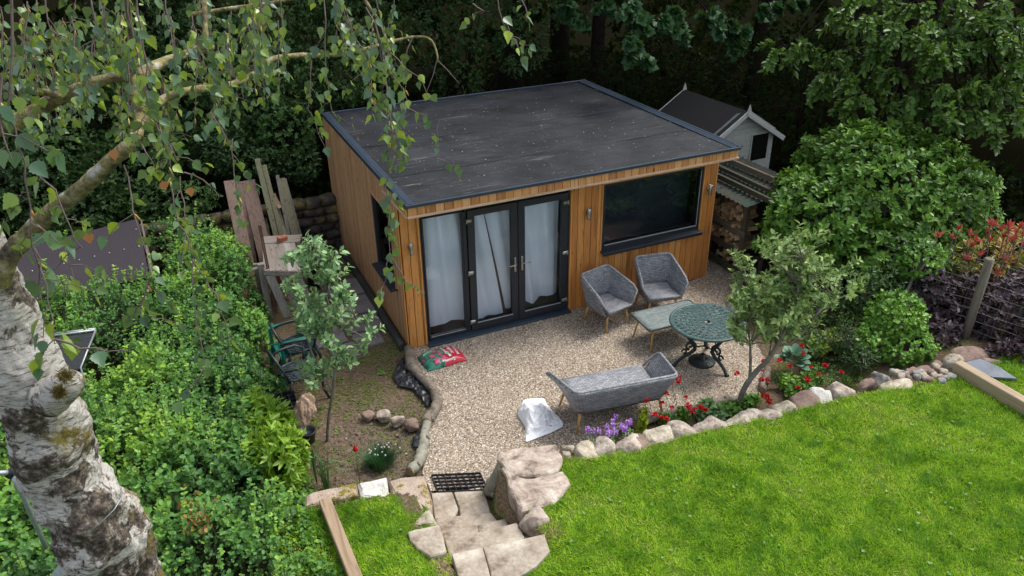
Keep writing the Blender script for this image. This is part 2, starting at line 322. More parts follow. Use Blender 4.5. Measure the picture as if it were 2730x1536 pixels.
def gravel():
    m, nt, b, o = newmat('gravel'); v = coords(nt); wn_ = nd(nt, 'TexNoise', Scale=60.); nt.links.new(v, wn_.inputs[0])
    v2 = mixc(nt, v, wn_.outputs['Color'], .012); vo = nd(nt, 'TexVoronoi', Scale=58.); nt.links.new(v2, vo.inputs['Vector'])
    bw = nd(nt, 'SeparateColor'); nt.links.new(vo.outputs['Color'], bw.inputs[0])
    r = ramp(nt, [(0, (.23, .17, .12)), (.3, (.37, .3, .22)), (.55, (.47, .395, .3)), (.8, (.62, .55, .45)), (1, (.36, .33, .3))], bw.outputs[0])
    d = ramp(nt, [(.0, (1, 1, 1)), (.5, (.75, .72, .7)), (.8, (.25, .2, .17))], vo.outputs['Distance'])
    nz = nd(nt, 'TexNoise', Scale=1.3, Detail=5); nt.links.new(v, nz.inputs[0]); rz = ramp(nt, [(.3, (.8, .78, .76)), (.7, (1.1, 1.08, 1.04))], nz.outputs[0])
    c = mixc(nt, r.outputs[0], d.outputs[0], 1., 'MULTIPLY'); c = mixc(nt, c, rz.outputs[0], 1., 'MULTIPLY'); nt.links.new(c, b.inputs[0]); b.inputs['Roughness'].default_value = .85
    inv = nd(nt, 'Math', operation='SUBTRACT'); inv.inputs[0].default_value = 1.; nt.links.new(vo.outputs['Distance'], inv.inputs[1]); bump(nt, b, inv.outputs[0], 1., .012)
    P = jag(GPW, .12, .02); bm = bmesh.new(); vs = [bm.verts.new((x, y, .018)) for x, y in P]; bm.faces.new(vs); bmesh.ops.triangulate(bm, faces=bm.faces[:])
    for f in bm.faces:
        if f.normal.z < 0: f.normal_flip()
    me = bpy.data.meshes.new('gravel_bed'); bm.to_mesh(me); me.materials.append(m); o = bpy.data.objects.new('gravel', me); COL.objects.link(o); tag(o, kind='structure')
    # loose stones
    n = 64000; x = RS.uniform(-1, 6.2, n); y = RS.uniform(-3.6, .9, n); ok = inpoly(x, y, P); x, y = x[ok], y[ok]; n = len(x)
    ov = np.array([(1, 0, 0), (.3, .9, 0), (-.8, .6, 0), (-.9, -.5, 0), (.2, -1, 0), (.15, .1, .8)]); fs = [(0, 1, 5), (1, 2, 5), (2, 3, 5), (3, 4, 5), (4, 0, 5)]
    th = RS.rand(n)*2*PI; D = np.stack([np.cos(th), np.sin(th), RS.normal(size=n)*.25], -1); U = np.stack([RS.normal(size=n)*.25, RS.normal(size=n)*.25, np.ones(n)], -1)
    m2, nt, b, o = newmat('pebble'); a = nd(nt, 'Attribute', attribute_name='rnd'); r = ramp(nt, [(0, (.2, .14, .1)), (.2, (.35, .28, .205)), (.45, (.46, .385, .29)), (.7, (.6, .53, .42)), (.88, (.78, .72, .62)), (1, (.33, .3, .28))], a.outputs['Fac'])
    nt.links.new(r.outputs[0], b.inputs[0]); b.inputs['Roughness'].default_value = .8
    g = leaves('gravel_stones', np.stack([x, y, np.full(n, .014)], -1), D, U, RS.uniform(.008, .019, n), (ov, fs), m2, Wd=RS.uniform(.008, .016, n))
    tag(g, 'small beige and brown gravel covering the terrace in front of the garden room', 'gravel', kind='stuff')
gravel()
# stone -------------------------------------------------------------------
M_ST = [M_noise('sandstone_pink', [(.37, (.17, .135, .105)), (.46, (.33, .27, .22)), (.54, (.43, .365, .3)), (.63, (.56, .5, .43))], 7, .9, 1., .03, bscale=16, speck=1.),
        M_noise('sandstone_tan', [(.37, (.18, .155, .11)), (.46, (.35, .3, .22)), (.54, (.45, .39, .3)), (.63, (.57, .52, .42))], 7, .9, 1., .03, bscale=16, speck=1.),
        M_noise('stone_grey', [(.37, (.13, .125, .115)), (.5, (.28, .27, .25)), (.63, (.46, .44, .4))], 7, .9, 1., .03, bscale=16, speck=1.),
        M_noise('stone_brown', [(.3, (.12, .08, .065)), (.5, (.22, .15, .12)), (.7, (.34, .25, .2))], 6, .9, .7, .02),
        M_noise('stone_white', [(.3, (.4, .38, .34)), (.55, (.62, .6, .55)), (.7, (.72, .7, .66))], 9, .9, .9, .02)]
def mossy(name, stops, lo=.5, hi=.6, sc=5):
    m, nt, b, o = newmat(name); v = coords(nt); n = nd(nt, 'TexNoise', Scale=6., Detail=8); nt.links.new(v, n.inputs[0]); n3 = nd(nt, 'TexNoise', Scale=sc, Detail=6, Roughness=.7); nt.links.new(v, n3.inputs[0])
    r = ramp(nt, stops, n.outputs[0]); n2 = nd(nt, 'TexNoise', Scale=50., Detail=6); nt.links.new(v, n2.inputs[0]); mo = ramp(nt, [(.35, (.09, .075, .012)), (.65, (.28, .22, .03))], n2.outputs[0])
    k = ramp(nt, [(lo, (0, 0, 0)), (hi, (1, 1, 1))], n3.outputs[0]); c = mixc(nt, r.outputs[0], mo.outputs[0], k.outputs[0]); nt.links.new(c, b.inputs[0]); b.inputs['Roughness'].default_value = .9; bump(nt, b, n2.outputs[0], .7, .02); return m
M_MOSST = mossy('mossy_sandstone', [(.3, (.25, .18, .14)), (.6, (.42, .33, .26))], .52, .58, 4.5)
def rock(name, c, size, rotz=0, seed=0, boxy=.5, mat=None, tilt=(0, 0), amp=.12, sub=3):
    bm = bmesh.new(); bmesh.ops.create_icosphere(bm, subdivisions=sub, radius=1); so_ = Vector((seed*3.1, seed*1.7, seed*.9))
    Rm = Matrix.Rotation(rotz, 3, 'Z') @ Matrix.Rotation(tilt[1], 3, 'Y') @ Matrix.Rotation(tilt[0], 3, 'X')
    pw = 1-boxy*.6; fr_ = random.Random(seed*7+1); fac = [(Vector((fr_.gauss(0, .35), fr_.gauss(0, .35), 1)).normalized(), fr_.uniform(.6, .72))]
    for q_ in range(5): fac.append((Vector((fr_.gauss(0, 1), fr_.gauss(0, 1), fr_.gauss(0, .5))).normalized(), fr_.uniform(.78, .98)))
    for v in bm.verts:
        p = v.co; k = Vector([math.copysign(abs(q)**pw, q) for q in p]); k = k*(1/max(abs(q) for q in k))*boxy*.82+p*(1-boxy*.82) if boxy > 0 else p.copy()
        for q_, (fn, fd) in enumerate(fac):
            dd = k.dot(fn)-fd
            if dd > 0: k = k-fn*dd*.88
        k *= 1+amp*noise.noise(p*1.4+so_)*1.6+amp*.5*noise.noise(p*4+so_)+amp*.25*noise.noise(p*9+so_)
        v.co = Rm @ Vector((k.x*size[0]/2, k.y*size[1]/2, k.z*size[2]/2))
    for f in bm.faces: f.smooth = True
    me = bpy.data.meshes.new(name); bm.to_mesh(me); bm.free(); me.transform(Matrix.Translation(Vector(c)))
    return finish(name, me, mat)
def slab(name, poly, z0, z1, mat, ch=.025, step=.12, amp=.012, tilt=0., parent=None, rough=.012):
    P = jag(poly, step, amp); c = np.mean(np.array(P), 0); A = sum(P[i][0]*P[(i+1) % len(P)][1]-P[(i+1) % len(P)][0]*P[i][1] for i in range(len(P)))
    if A < 0: P = P[::-1]
    rings = []; r2 = random.Random(len(P))
    zmid = (z0+z1-ch)/2
    for z, k in ((z0, .01), (zmid, .0), (z1-ch, 0.), (z1-ch*.35, ch*.5), (z1, ch*1.4), (z1, .25), (z1, .45), (z1, .65), (z1, .85)):
        q = []
        for p in P:
            p = np.array(p); L = max(np.linalg.norm(c-p), .05); kk = k*r2.uniform(.6, 1.5) if k < .2 else k*L; p2 = p+(c-p)/L*min(kk, L*.9); nz_ = noise.noise(Vector((p2[0]*6, p2[1]*6, z1)))*.5+noise.noise(Vector((p2[0]*17, p2[1]*17, z1)))*.3
            o2 = (c-p)/L*rough*nz_*(1.5 if z == zmid else .3); q.append((p2[0]+o2[0], p2[1]+o2[1], z+(rough*nz_ if z >= z1-ch else 0)))
        rings.append(q)
    n = len(P); vs = [v for r in rings for v in r]; fs = [tuple(range(n-1, -1, -1))]
    for j in range(8):
        for i in range(n): fs.append((j*n+i, j*n+(i+1) % n, (j+1)*n+(i+1) % n, (j+1)*n+i))
    b0 = len(vs); vs.append((c[0], c[1], z1)); fs += [(8*n+i, 8*n+(i+1) % n, b0) for i in range(n)]
    mb = MB(); mb.add(vs, fs); return mb.build(name, mat, parent)
M_SLAB = M_noise('flagstone', [(.34, (.17, .13, .09)), (.44, (.31, .255, .195)), (.55, (.4, .345, .275)), (.66, (.53, .475, .39))], 3.6, .85, .5, .015, bscale=14)
M_SLAB2 = M_noise('sandstone_block', [(.35, (.17, .13, .1)), (.44, (.35, .28, .225)), (.55, (.47, .39, .32)), (.66, (.6, .53, .46))], 4, .9, 1., .035, bscale=8, distort=.8)
def c7(pts, z): return [tuple(at(700+x/3.22, 1100+y/3.22, z)[:2]) for x, y in pts]
# steps (far edges seen from above)
for nm, pts, z, lab in [
    ('paving_slab', [(1450, 690), (1622, 665), (1682, 822), (1640, 900), (1480, 920)], .03, 'narrow flagstone left of the joint at the foot of the garden steps'),
    ('paving_slab', [(1640, 680), (1890, 635), (1960, 860), (1700, 930), (1690, 820)], .03, 'wide flagstone right of the joint at the foot of the garden steps'),
    ('stone_step', [(1480, 905), (1700, 880), (1965, 858), (2010, 920), (2000, 1000), (1500, 1100)], .15, 'lowest stone step rising from the flagstones beside the big slab'),
    ('stone_step', [(1550, 1030), (1838, 962), (1850, 1000), (1850, 1080), (1560, 1140)], .3, 'second stone step, its long left hand piece'),
    ('stone_step', [(1842, 962), (2085, 905), (2110, 960), (2100, 1020), (1856, 1080)], .3, 'second stone step, its short rough right hand piece'),
    ('stone_step', [(1560, 1092), (2180, 943), (2250, 1060), (2260, 1120), (1620, 1260)], .45, 'third stone step spanning the full width below the top slabs')]:
    tag(slab(nm, c7(pts, z), z-.13 if z > .05 else -.06, z, M_SLAB, .012, .2, .005, rough=.006), lab, 'step' if 'step' in nm else 'paving slab')
tag(slab('paving_slab', c7([(1622, 1212), (1890, 1155), (1965, 1440), (1960, 1560), (1700, 1560), (1690, 1440)], .6), .46, .6, M_SLAB, .012, .2, .005, rough=.006), 'rust stained flagstone on the left at the top of the garden steps', 'paving slab')
tag(slab('paving_slab', c7([(1898, 1153), (2420, 1042), (2470, 1190), (2350, 1320), (2180, 1420), (2150, 1560), (1975, 1560), (1975, 1440)], .6), .46, .603, M_SLAB, .012, .2, .005, rough=.006), 'large pale flagstone on the right at the top of the garden steps', 'paving slab')
tag(slab('paving_slab', c7([(1250, 1020), (1300, 1000), (1515, 960), (1545, 1010), (1580, 1200), (1440, 1235), (1330, 1170), (1265, 1100)], .61), .47, .615, M_SLAB, .015, .2, .007, rough=.008), 'cracked square flagstone in the grass left of the third step', 'paving slab')
tag(slab('edging_stone', c7([(1300, 930), (1390, 820), (1435, 822), (1500, 925), (1490, 962), (1340, 988), (1290, 975)], .58), .2, .58, M_ST[0], .04), 'small wedge shaped stone above the cracked square flagstone', 'stone')
tag(slab('edging_stone', c7([(1072, 580), (1180, 545), (1390, 525), (1420, 620), (1462, 740), (1455, 850), (1390, 812), (1320, 900), (1230, 880), (1110, 760), (1090, 640)], .55), -.02, .55, M_MOSST, .05), 'big flat stone with yellow moss patches left of the steps', 'stone')
tag(slab('edging_stone', c7([(805, 592), (1058, 540), (1092, 735), (1060, 742), (840, 720)], .56), .05, .56, M_ST[4], .04), 'pale white chiselled stone between the long block and the mossy stone', 'stone')
tag(slab('edging_stone', c7([(362, 705), (420, 680), (800, 597), (822, 700), (560, 760), (370, 800)], .55), .0, .55, M_MOSST, .03), 'long low stone block at the left end of the wall', 'stone')
tag(slab('stone_slab', [tuple(at(x, y, .62)[:2]) for x, y in [(1324, 1207), (1380, 1193), (1447, 1186), (1482, 1184), (1504, 1220), (1490, 1250), (1470, 1262), (1400, 1268), (1362, 1264), (1330, 1232)]], .33, .62, M_SLAB2, .03, .08, .018, rough=.02), 'big pink sandstone slab at the top right of the steps, nearest the gravel', 'stone slab')
tag(slab('stone_slab', [tuple(at(x, y, .61)[:2]) for x, y in [(1336, 1240), (1362, 1266), (1400, 1271), (1470, 1266), (1502, 1256), (1519, 1287), (1500, 1316), (1470, 1338), (1425, 1350), (1386, 1360), (1366, 1320)]], .38, .61, M_SLAB2, .03, .08, .018, rough=.02), 'big pink sandstone slab beside the steps, edged by the lawn', 'stone slab')
tag(rock('boulder', tuple(at(1424, 1398, .48)), (.26, .3, .3), .3, 5, .9, M_SLAB2, amp=.08), 'angular rough boulder between the big slab and the top flagstone', 'boulder')
# facing stones below the big slabs
for i, (x, y, z, w, d, h) in enumerate([(.02, -3.5, .15, .16, .3, .4), (-.03, -3.8, .17, .14, .32, .4), (-.05, -4.05, .24, .14, .26, .36), (-.09, -4.25, .3, .12, .2, .26), (.02, -3.65, .3, .12, .22, .2), (-.12, -4.4, .4, .1, .14, .16)]):
    tag(rock('facing_stone', (x, y, z), (w, d, h), .1*i, 20+i, .8, M_ST[(0, 2, 1, 0, 3, 2)[i]]), 'dark facing stone packed below the big pink slabs, ' + ('beside the curved log', 'in the middle of the stack', 'at the second step', 'at the third step', 'wedged high under the first slab', 'small one at the top step')[i], 'stone')
ROCKS = [  # px, py, w, h, material, boxy, tilt, description
 (1511, 1188, 38, 22, 1, .5, 'small tan stone right beside the big pink slab'), (1511, 1205, 20, 17, 1, .3, 'tiny stone tucked in the lawn edge by the big pink slab'),
 (1562, 1191, 62, 48, 1, .45, 'rounded sandy stone, first large one of the lawn edging'), (1611, 1180, 50, 42, 0, .7, 'angular stone standing beside the yellow leaved plant and purple flowers'),
 (1671, 1178, 80, 52, 0, .4, 'long smooth stone lying slantwise below the purple flowers'), (1716, 1170, 46, 46, 3, .65, 'small brownish stone left of the flat topped grey one'),
 (1762, 1154, 68, 52, 1, .85, 'flat topped square stone below the first red flowers'), (1822, 1134, 70, 54, 0, .45, 'round pinkish stone right of the square one'),
 (1896, 1123, 90, 46, 0, .5, 'long wide stone with a crack, below the red flowers'), (1964, 1114, 72, 42, 1, .6, 'slanting wedge stone between two grey edging stones'),
 (2000, 1102, 62, 36, 0, .6, 'grey pink stone beneath the leaning apple tree stem'), (2046, 1095, 62, 44, 0, .5, 'rounded stone right of the leaning apple tree'),
 (2091, 1077, 50, 38, 1, .35, 'small round greenish stone with shells beside it'), (2149, 1058, 78, 54, 3, .3, 'large round boulder with orange lichen'),
 (2193, 1047, 54, 48, 4, .5, 'pale whitish boulder leaning on the lichened one'), (2246, 1030, 76, 38, 0, .65, 'long angular stone right of the pale boulder'),
 (2309, 1014, 46, 18, 3, .4, 'low mossy dark stone in the lawn edge'), (2355, 1000, 50, 34, 2, .6, 'blue grey angular stone at the left end of the cobble pile'),
 (2387, 1020, 82, 30, 1, .7, 'flat tan stone in front of the cobble pile'), (2472, 982, 36, 36, 3, .5, 'brown upright stone within the cobble pile'),
 (2545, 950, 42, 38, 1, .3, 'rounded tan stone next to the red brown boulder'), (2592, 936, 90, 42, 3, .4, 'big red brown boulder beneath the purple shrub'),
 (2645, 960, 66, 22, 3, .5, 'dull brown stone behind the slate')]
for i, (px, py, w, h, m, bx, lab) in enumerate(ROCKS):
    p = at(px, py+4, .56); s = float((p-CP)@AF)/FPX; hh = .38 if w > 40 else .2
    o = rock('edging_stone', (p[0], p[1], .56-hh*.34), (w*s*1.2, h*s*1.55, hh), -.12+rng.uniform(-.3, .3), i+1, bx, M_ST[m], (rng.uniform(-.2, .2), rng.uniform(-.1, .1)), .1)
    tag(o, lab, 'stone', 'stones edging the lawn')
PEB = [(1270, 840), (1310, 850), (1355, 850), (1420, 840), (1490, 855), (1420, 900), (1500, 890), (1555, 870), (1680, 790), (1700, 765), (1755, 840), (1665, 875), (1720, 890), (1780, 900), (1830, 885), (1620, 915), (1740, 930), (1350, 885), (1585, 900), (1530, 845), (1460, 830), (1390, 865), (1640, 850)]
for i, (x, y) in enumerate(PEB):
    p = at(2030+x/3.623, 760+y/3.623, .58); s = float((p-CP)@AF)/FPX
    tag(rock('cobble', (p[0], p[1], .58), (s*rng.uniform(18, 30), s*rng.uniform(18, 26), .1), rng.uniform(0, 3), 60+i, .3, M_ST[rng.choice((0, 1, 2, 3))], amp=.1, sub=2), ('small cobble in the %s of the pile at the lawn corner' % ('left part' if x < 1450 else ('middle' if x < 1640 else 'right end'))), 'cobble', 'cobbles piled at the lawn corner')
sp_ = [tuple(at(2030+x/3.623, 760+y/3.623, .62)[:2]) for x, y in [(1965, 745), (2115, 708), (2300, 790), (2470, 900), (2240, 885), (2110, 850)]]
tag(slab('slate_slab', sp_, .58, .62, M_noise('slate', [(.3, (.09, .11, .14)), (.7, (.16, .19, .23))], 5, .5, .2, .01), .006, .3, .004, rough=.003), 'smooth blue grey slate slab lying at the lawn corner by small blue flowers', 'slate slab')
# three stones across the soil, left of the log
for i, (px, py, w, h, m) in enumerate([(982, 1109, 34, 20, 3), (1022, 1108, 44, 26, 0), (1060, 1120, 42, 20, 0), (1098, 1130, 40, 32, 3)]):
    p = at(px, py, .06); s = float((p-CP)@AF)/FPX
    tag(rock('stone', (p[0], p[1], .05), (w*s, h*s*1.3, .16), rng.uniform(-.3, .3), 90+i, .4, M_ST[m]), ('narrow dark stone at the left end of the short row on bare soil', 'pink stone second in the short row on bare soil', 'flat pink stone third in the short row on bare soil', 'rounded dark pink stone resting against the curved log')[i], 'stone', 'short row of stones on the soil')
# timber sleepers -----------------------------------------------------------
M_SLEEP = M_wood('sleeper_timber', [(.3, .21, .13), (.36, .27, .18), (.42, .33, .23)], 14, .85, 1, False, .5)
sb = MB(); sb.box((5.98, -6.1, .6), (.13, 3.3, .24), None, .6, .008); tag(sb.build('timber_sleeper', M_SLEEP), 'pale timber sleeper on edge along the right side of the lawn', 'sleeper')
sb = MB(); sb.box((-1.93, -4.7, .56), (.12, 2.65, .24), rotm(0, 0, .03), .2, .008); tag(sb.build('timber_sleeper', M_SLEEP), 'weathered timber sleeper crossing the grass left of the steps', 'sleeper')
# logs edging -----------------------------------------------------------------
M_BARK = M_noise('log_bark', [(.3, (.09, .07, .055)), (.5, (.2, .165, .13)), (.7, (.33, .29, .24))], 7, .9, .9, .02, stretch=(1, 1, 1), distort=.6)
M_BARKG = M_noise('log_bark_smooth', [(.3, (.15, .15, .11)), (.5, (.27, .26, .2)), (.7, (.36, .35, .28))], 7, .85, .5, .01)
M_CUT = M_noise('cut_wood', [(.3, (.22, .13, .08)), (.7, (.45, .32, .2))], 12, .8, .3, .004)
def log(name, pts, rad, mat, lab, cat='log', n=14, z=None, cut=True):
    P = [np.array(p, float) for p in pts]; Q = []; Rr = []
    for i in range(len(P)-1):
        for j in range(4): Q.append(P[i]+(P[i+1]-P[i])*j/4); Rr.append((rad[i]+(rad[i+1]-rad[i])*j/4)*rng.uniform(.84, 1.16))
    Q.append(P[-1]); Rr.append(rad[-1]); t = thing(name, lab, cat, tuple(P[0]*[1, 1, 0]+[0, 0, P[0][2]-rad[0]]))
    mb = MB(); mb.tube(Q, Rr, n, wob=.1, rng=rng)
    for k_ in range(1+len(pts)//2): j_ = rng.randrange(1, len(Q)-1); s_ = np.array([rng.uniform(-1, 1), rng.uniform(-1, .3), rng.uniform(.1, .7)]); s_ = nrm(s_); mb.tube([Q[j_], Q[j_]+s_*Rr[j_]*1.15, Q[j_]+s_*Rr[j_]*rng.uniform(1.3, 1.7)], [Rr[j_]*.6, Rr[j_]*.42, Rr[j_]*.33], 8)
    mb.build('bark', mat, t, True)
    if cut:
        for a, b_, r in ((Q[0], Q[1], Rr[0]), (Q[-1], Q[-2], Rr[-1])):
            d = nrm(a-b_); mb = MB(); mb.tube([a-d*.01, a+d*.006], r*.94, n); mb.build('cut_end', M_CUT, t, True)
    return t
def gp(pts, z): return [at(x, y, z) for x, y in pts]
log('edging_log', gp([(1089, 930), (1096, 975), (1117, 1000), (1140, 1020), (1163, 1045)], .09), [.062, .07, .062, .058, .06], M_BARK, 'curved grey log edging the gravel, from the corner of the garden room')
log('edging_log', gp([(1160, 1046), (1167, 1072), (1157, 1098), (1140, 1118), (1136, 1126)], .09), [.068, .072, .07, .072, .066], M_BARK, 'thick knotty log in the middle of the curved gravel edge')
log('edging_log', gp([(1140, 1122), (1133, 1150), (1130, 1182), (1124, 1215), (1112, 1238), (1092, 1258)], .085), [.062, .06, .062, .075, .07, .066], M_BARKG, 'smooth greenish log at the lower end of the curved gravel edge')
log('edging_log', gp([(1690, 1134), (1760, 1110), (1855, 1088), (1940, 1066), (2024, 1054)], .06), [.05, .055, .05, .05, .045], M_BARK, 'long weathered grey log between gravel and flower bed')
log('edging_log', gp([(2032, 1040), (2040, 1012), (2049, 985)], .08), [.05, .06, .055], M_BARK, 'short thick log in the flower bed beside the leaning apple tree')
log('edging_log', gp([(1985, 870), (1965, 838), (1945, 815)], .08), [.06, .062, .06], M_BARKG, 'short mossy log at the right edge of the gravel behind the round table')
log('edging_log', gp([(1950, 800), (1965, 770), (1975, 745), (1966, 722)], .1), [.07, .07, .065, .06], M_BARKG, 'mossy log below the log store at the far gravel edge')
log('post_log', [(-.12, -3.36, .02), (-.06, -3.42, .2), (.02, -3.46, .42), (.1, -3.45, .56)], [.1, .1, .09, .08], M_BARKG, 'leaning curved log trunk propped behind the big pink slab')
# black sheet, paving behind, plastic grid -------------------------------------
M_BLK = M_noise('black_plastic', [(.3, (.012, .013, .016)), (.7, (.035, .037, .045))], 5, .35, .5, .02, bscale=9)
def sheet(name, poly, z, amp, mat, n=26, seed=0, bulge=0., bc=(0, 0), fr=1.):
    P = [np.array(p[:2]) for p in jag(poly, .03, .002)]; P = [(P[i-1]+P[i]*2+P[(i+1) % len(P)])/4 for i in range(len(P))]; c = sum(P)/len(P); m = len(P); vs = [(c[0], c[1], 0)]; fs = []; rr = max(np.linalg.norm(p-c) for p in P)
    for j in range(1, n+1):
        for p in P: q = c+(p-c)*j/n; vs.append((q[0], q[1], j/n))
    out = []
    for x, y, t in vs:
        v = Vector((x*7*fr, y*7*fr, seed)); bd = math.hypot(x-c[0]-bc[0]*rr, y-c[1]-bc[1]*rr)/rr; k = max(0, 1-(bd/.75)**2)
        out.append((x, y, z+(1-t**6)*(bulge*k**.7*(1+.35*noise.noise(v*.7))+amp*(1-abs(noise.noise(v*1.3))*3)*.6+amp*.5*noise.noise(v*3))+.002))
    fs += [(0, 1+i, 1+(i+1) % m) for i in range(m)]
    for j in range(n-1): fs += [(1+j*m+i, 1+(j+1)*m+i, 1+(j+1)*m+(i+1) % m, 1+j*m+(i+1) % m) for i in range(m)]
    mb = MB(); mb.add(out, fs, 0, True); return mb.build(name, mat)
tag(sheet('weed_sheet', gp([(1075, 950), (1098, 990), (1130, 1030), (1150, 1060), (1140, 1085), (1130, 1070), (1100, 1035), (1062, 1028), (1048, 1000), (1062, 965)], .04), .035, .05, M_BLK), 'crumpled black plastic sheet poking out under the curved log', 'plastic sheet')
tag(sheet('weed_sheet', gp([(1125, 1130), (1110, 1160), (1098, 1165), (1102, 1190), (1118, 1190), (1135, 1150)], .04), .03, .05, M_BLK, 14, 3), 'scrap of black plastic beside the lower curved log', 'plastic sheet')
M_PAVE = M_noise('concrete_paving', [(.3, (.12, .105, .1)), (.6, (.2, .175, .165)), (.8, (.27, .24, .22))], 4, .85, .3, .01)
k = 0
for x, y, w, d in [(-.5, .55, .42, .42), (-.92, .35, .4, .4), (-.47, 1.05, .6, .5), (-1.05, .85, .5, .5), (-.45, 1.65, .6, .6), (-1.05, 1.5, .5, .6), (-.45, 2.3, .6, .6)]:
    tag(slab('paving_slab', [(x-w/2, y-d/2), (x+w/2, y-d/2), (x+w/2, y+d/2), (x-w/2, y+d/2)], -.02, .03+.004*k, M_PAVE, .004, .3, .004, rough=.004), 'square concrete paving slab beside the left wall of the garden room', 'paving slab', 'concrete slabs beside the garden room'); k += 1
mb = MB(); g0, gx, gy = at(1150, 1268, .03), at(1280, 1262, .03)-at(1150, 1268, .03), at(1166, 1307, .03)-at(1150, 1268, .03)
for i in range(9): mb.beam(g0+gx*i/8, g0+gx*i/8+gy*1.15, .006, .035)
for j in range(6): mb.beam(g0+gy*1.15*j/5-gx*.0+[0, 0, .001], g0+gx+gy*1.15*j/5+[0, 0, .001], .006, .034)
tag(mb.build('gravel_grid', M_BLK), 'black plastic gravel grid at the foot of the steps', 'plastic grid')
# ------------------------------------------------------------------ garden room
GW, GD, ZT, OV = 5.42, 4.51, 2.517, .482
M_CLAD = M_wood('larch_cladding', [(.44, .175, .042), (.54, .23, .055), (.62, .29, .08)], 16, .55, 2, True, .3, kdark=(.12, .04, .012))
M_CLADS = M_wood('weathered_cladding', [(.37, .19, .085), (.44, .235, .11), (.5, .29, .145)], 18, .7, 2, True, .4)
M_FASC = M_wood('fascia_cladding', [(.42, .18, .06), (.54, .26, .09), (.62, .35, .15)], 16, .6, 2, True, .3)
M_BATT = M_wood('batten', [(.45, .3, .2), (.5, .36, .25), (.55, .42, .3)], 18, .7, 0, False, .2)
M_FRAME = M_plain('anthracite_frame', (.016, .02, .027), .45)
M_TRIM = M_plain('roof_trim', (.026, .042, .066), .4)
M_STEEL = M_plain('brushed_steel', (.5, .5, .5), .35, 1.)
M_DARK = M_plain('dark_lining', (.02, .018, .016), .9)
def m_glass():
    m, nt, b, o = newmat('window_glass'); g = nd(nt, 'BsdfGlossy', Roughness=.01); t = nd(nt, 'BsdfTransparent', Color=(.95, .98, 1, 1)); fr = nd(nt, 'Fresnel', IOR=1.42)
    mx = nd(nt, 'MixShader'); nt.links.new(fr.outputs[0], mx.inputs[0]); nt.links.new(t.outputs[0], mx.inputs[1]); nt.links.new(g.outputs[0], mx.inputs[2]); nt.links.new(mx.outputs[0], o.inputs[0]); return m
M_GLASS = m_glass()
GR = thing('garden_room', 'flat roofed timber clad garden room with dark french doors and a wide dark window', 'garden room', (GW/2, GD/2, 0))
def boards(mb, x0, x1, w, z0, z1, holes, plane, off, seed=1):
    """vertical boards; plane maps (u, depth, z)"""
    r = random.Random(seed); k0 = 0; x = x0
    while x < x1-.01:
        e = min(x+w, x1); rd = r.random(); cuts = sorted({x, e} | {c for h in holes for c in (h[0], h[1]) if x < c < e})
        for a, b_ in zip(cuts[:-1], cuts[1:]):
            zs = [(z0, z1)]
            for h in holes:
                if a >= h[0]-1e-6 and b_ <= h[1]+1e-6:
                    n = []
                    for q0, q1 in zs:
                        if h[2] > q0: n.append((q0, min(q1, h[2])))
                        if h[3] < q1: n.append((max(q0, h[3]), q1))
                    zs = n
            for q0, q1 in zs:
                if q1-q0 > .01:
                    ga = .0035 if a == x else 0; gb = .0035 if b_ == e else 0; c, R = plane((a+ga+b_-gb)/2, off, (q0+q1)/2)
                    mb.box(c, (b_-a-ga-gb, .02, q1-q0), R, rd, .003)
        x = e
pF = lambda u, o, z: ((u, -o, z), None)
pS = lambda u, o, z: ((-o, u, z), rotm(0, 0, PI/2))
DH = (.275, 2.69, -.1, 2.125); WH = (3.262, 5.155, .975, 2.1)
mb = MB(); boards(mb, 0, GW, .1178, .02, 2.33, [DH, WH], pF, .012, 5); o = mb.build('front_cladding', M_CLAD, GR, True)
SWH = (.34, 1.32, .88, 2.1)
mb = MB(); boards(mb, 0, GD, .0735, .03, 2.44, [SWH], pS, .012, 8); mb.build('side_cladding', M_CLADS, GR, True)
mb = MB(); boards(mb, 0, GW, .128, 2.345, 2.468, [], pF, OV-.01, 9); 
boards(mb, -OV+.02, 0, .115, 2.345, 2.44, [], pS, .012, 10); mb.build('fascia', M_FASC, GR, True)
# dark lining walls behind boards (front pieces round the openings)
mb = MB()
def wallbox(x0, x1, z0, z1, y0=.001, y1=.09): mb.box(((x0+x1)/2, (y0+y1)/2, (z0+z1)/2), (x1-x0, y1-y0, z1-z0))
wallbox(.002, .275, .0, 2.42); wallbox(2.69, 3.262, 0, 2.42); wallbox(5.155, GW-.001, 0, 2.42); wallbox(.275, 2.69, 2.125, 2.42); wallbox(3.262, 5.155, 2.1, 2.42); wallbox(3.262, 5.155, 0, .975)
mb.box((.05, (.09+.34)/2, 1.21), (.1, .25, 2.42)); mb.box((.05, (1.32+GD)/2, 1.21), (.1, GD-1.32, 2.42)); mb.box((.05, .83, .44), (.1, .98, .88)); mb.box((.05, .83, 2.26), (.1, .98, .32))
mb.box((GW-.05, (GD+.09)/2, 1.21), (.098, GD-.09, 2.42)); mb.box((GW/2, GD-.05, 1.21), (GW-.2, .1, 2.42))
mb.build('wall_lining', M_DARK, GR, True)
mb = MB(); mb.box((GW/2, GD/2+.04, .04), (GW-.2, GD-.2, .06)); mb.build('floor', M_noise('inner_floor', [(.3, (.1, .085, .06)), (.7, (.17, .14, .1))], 8, .6), GR, True)
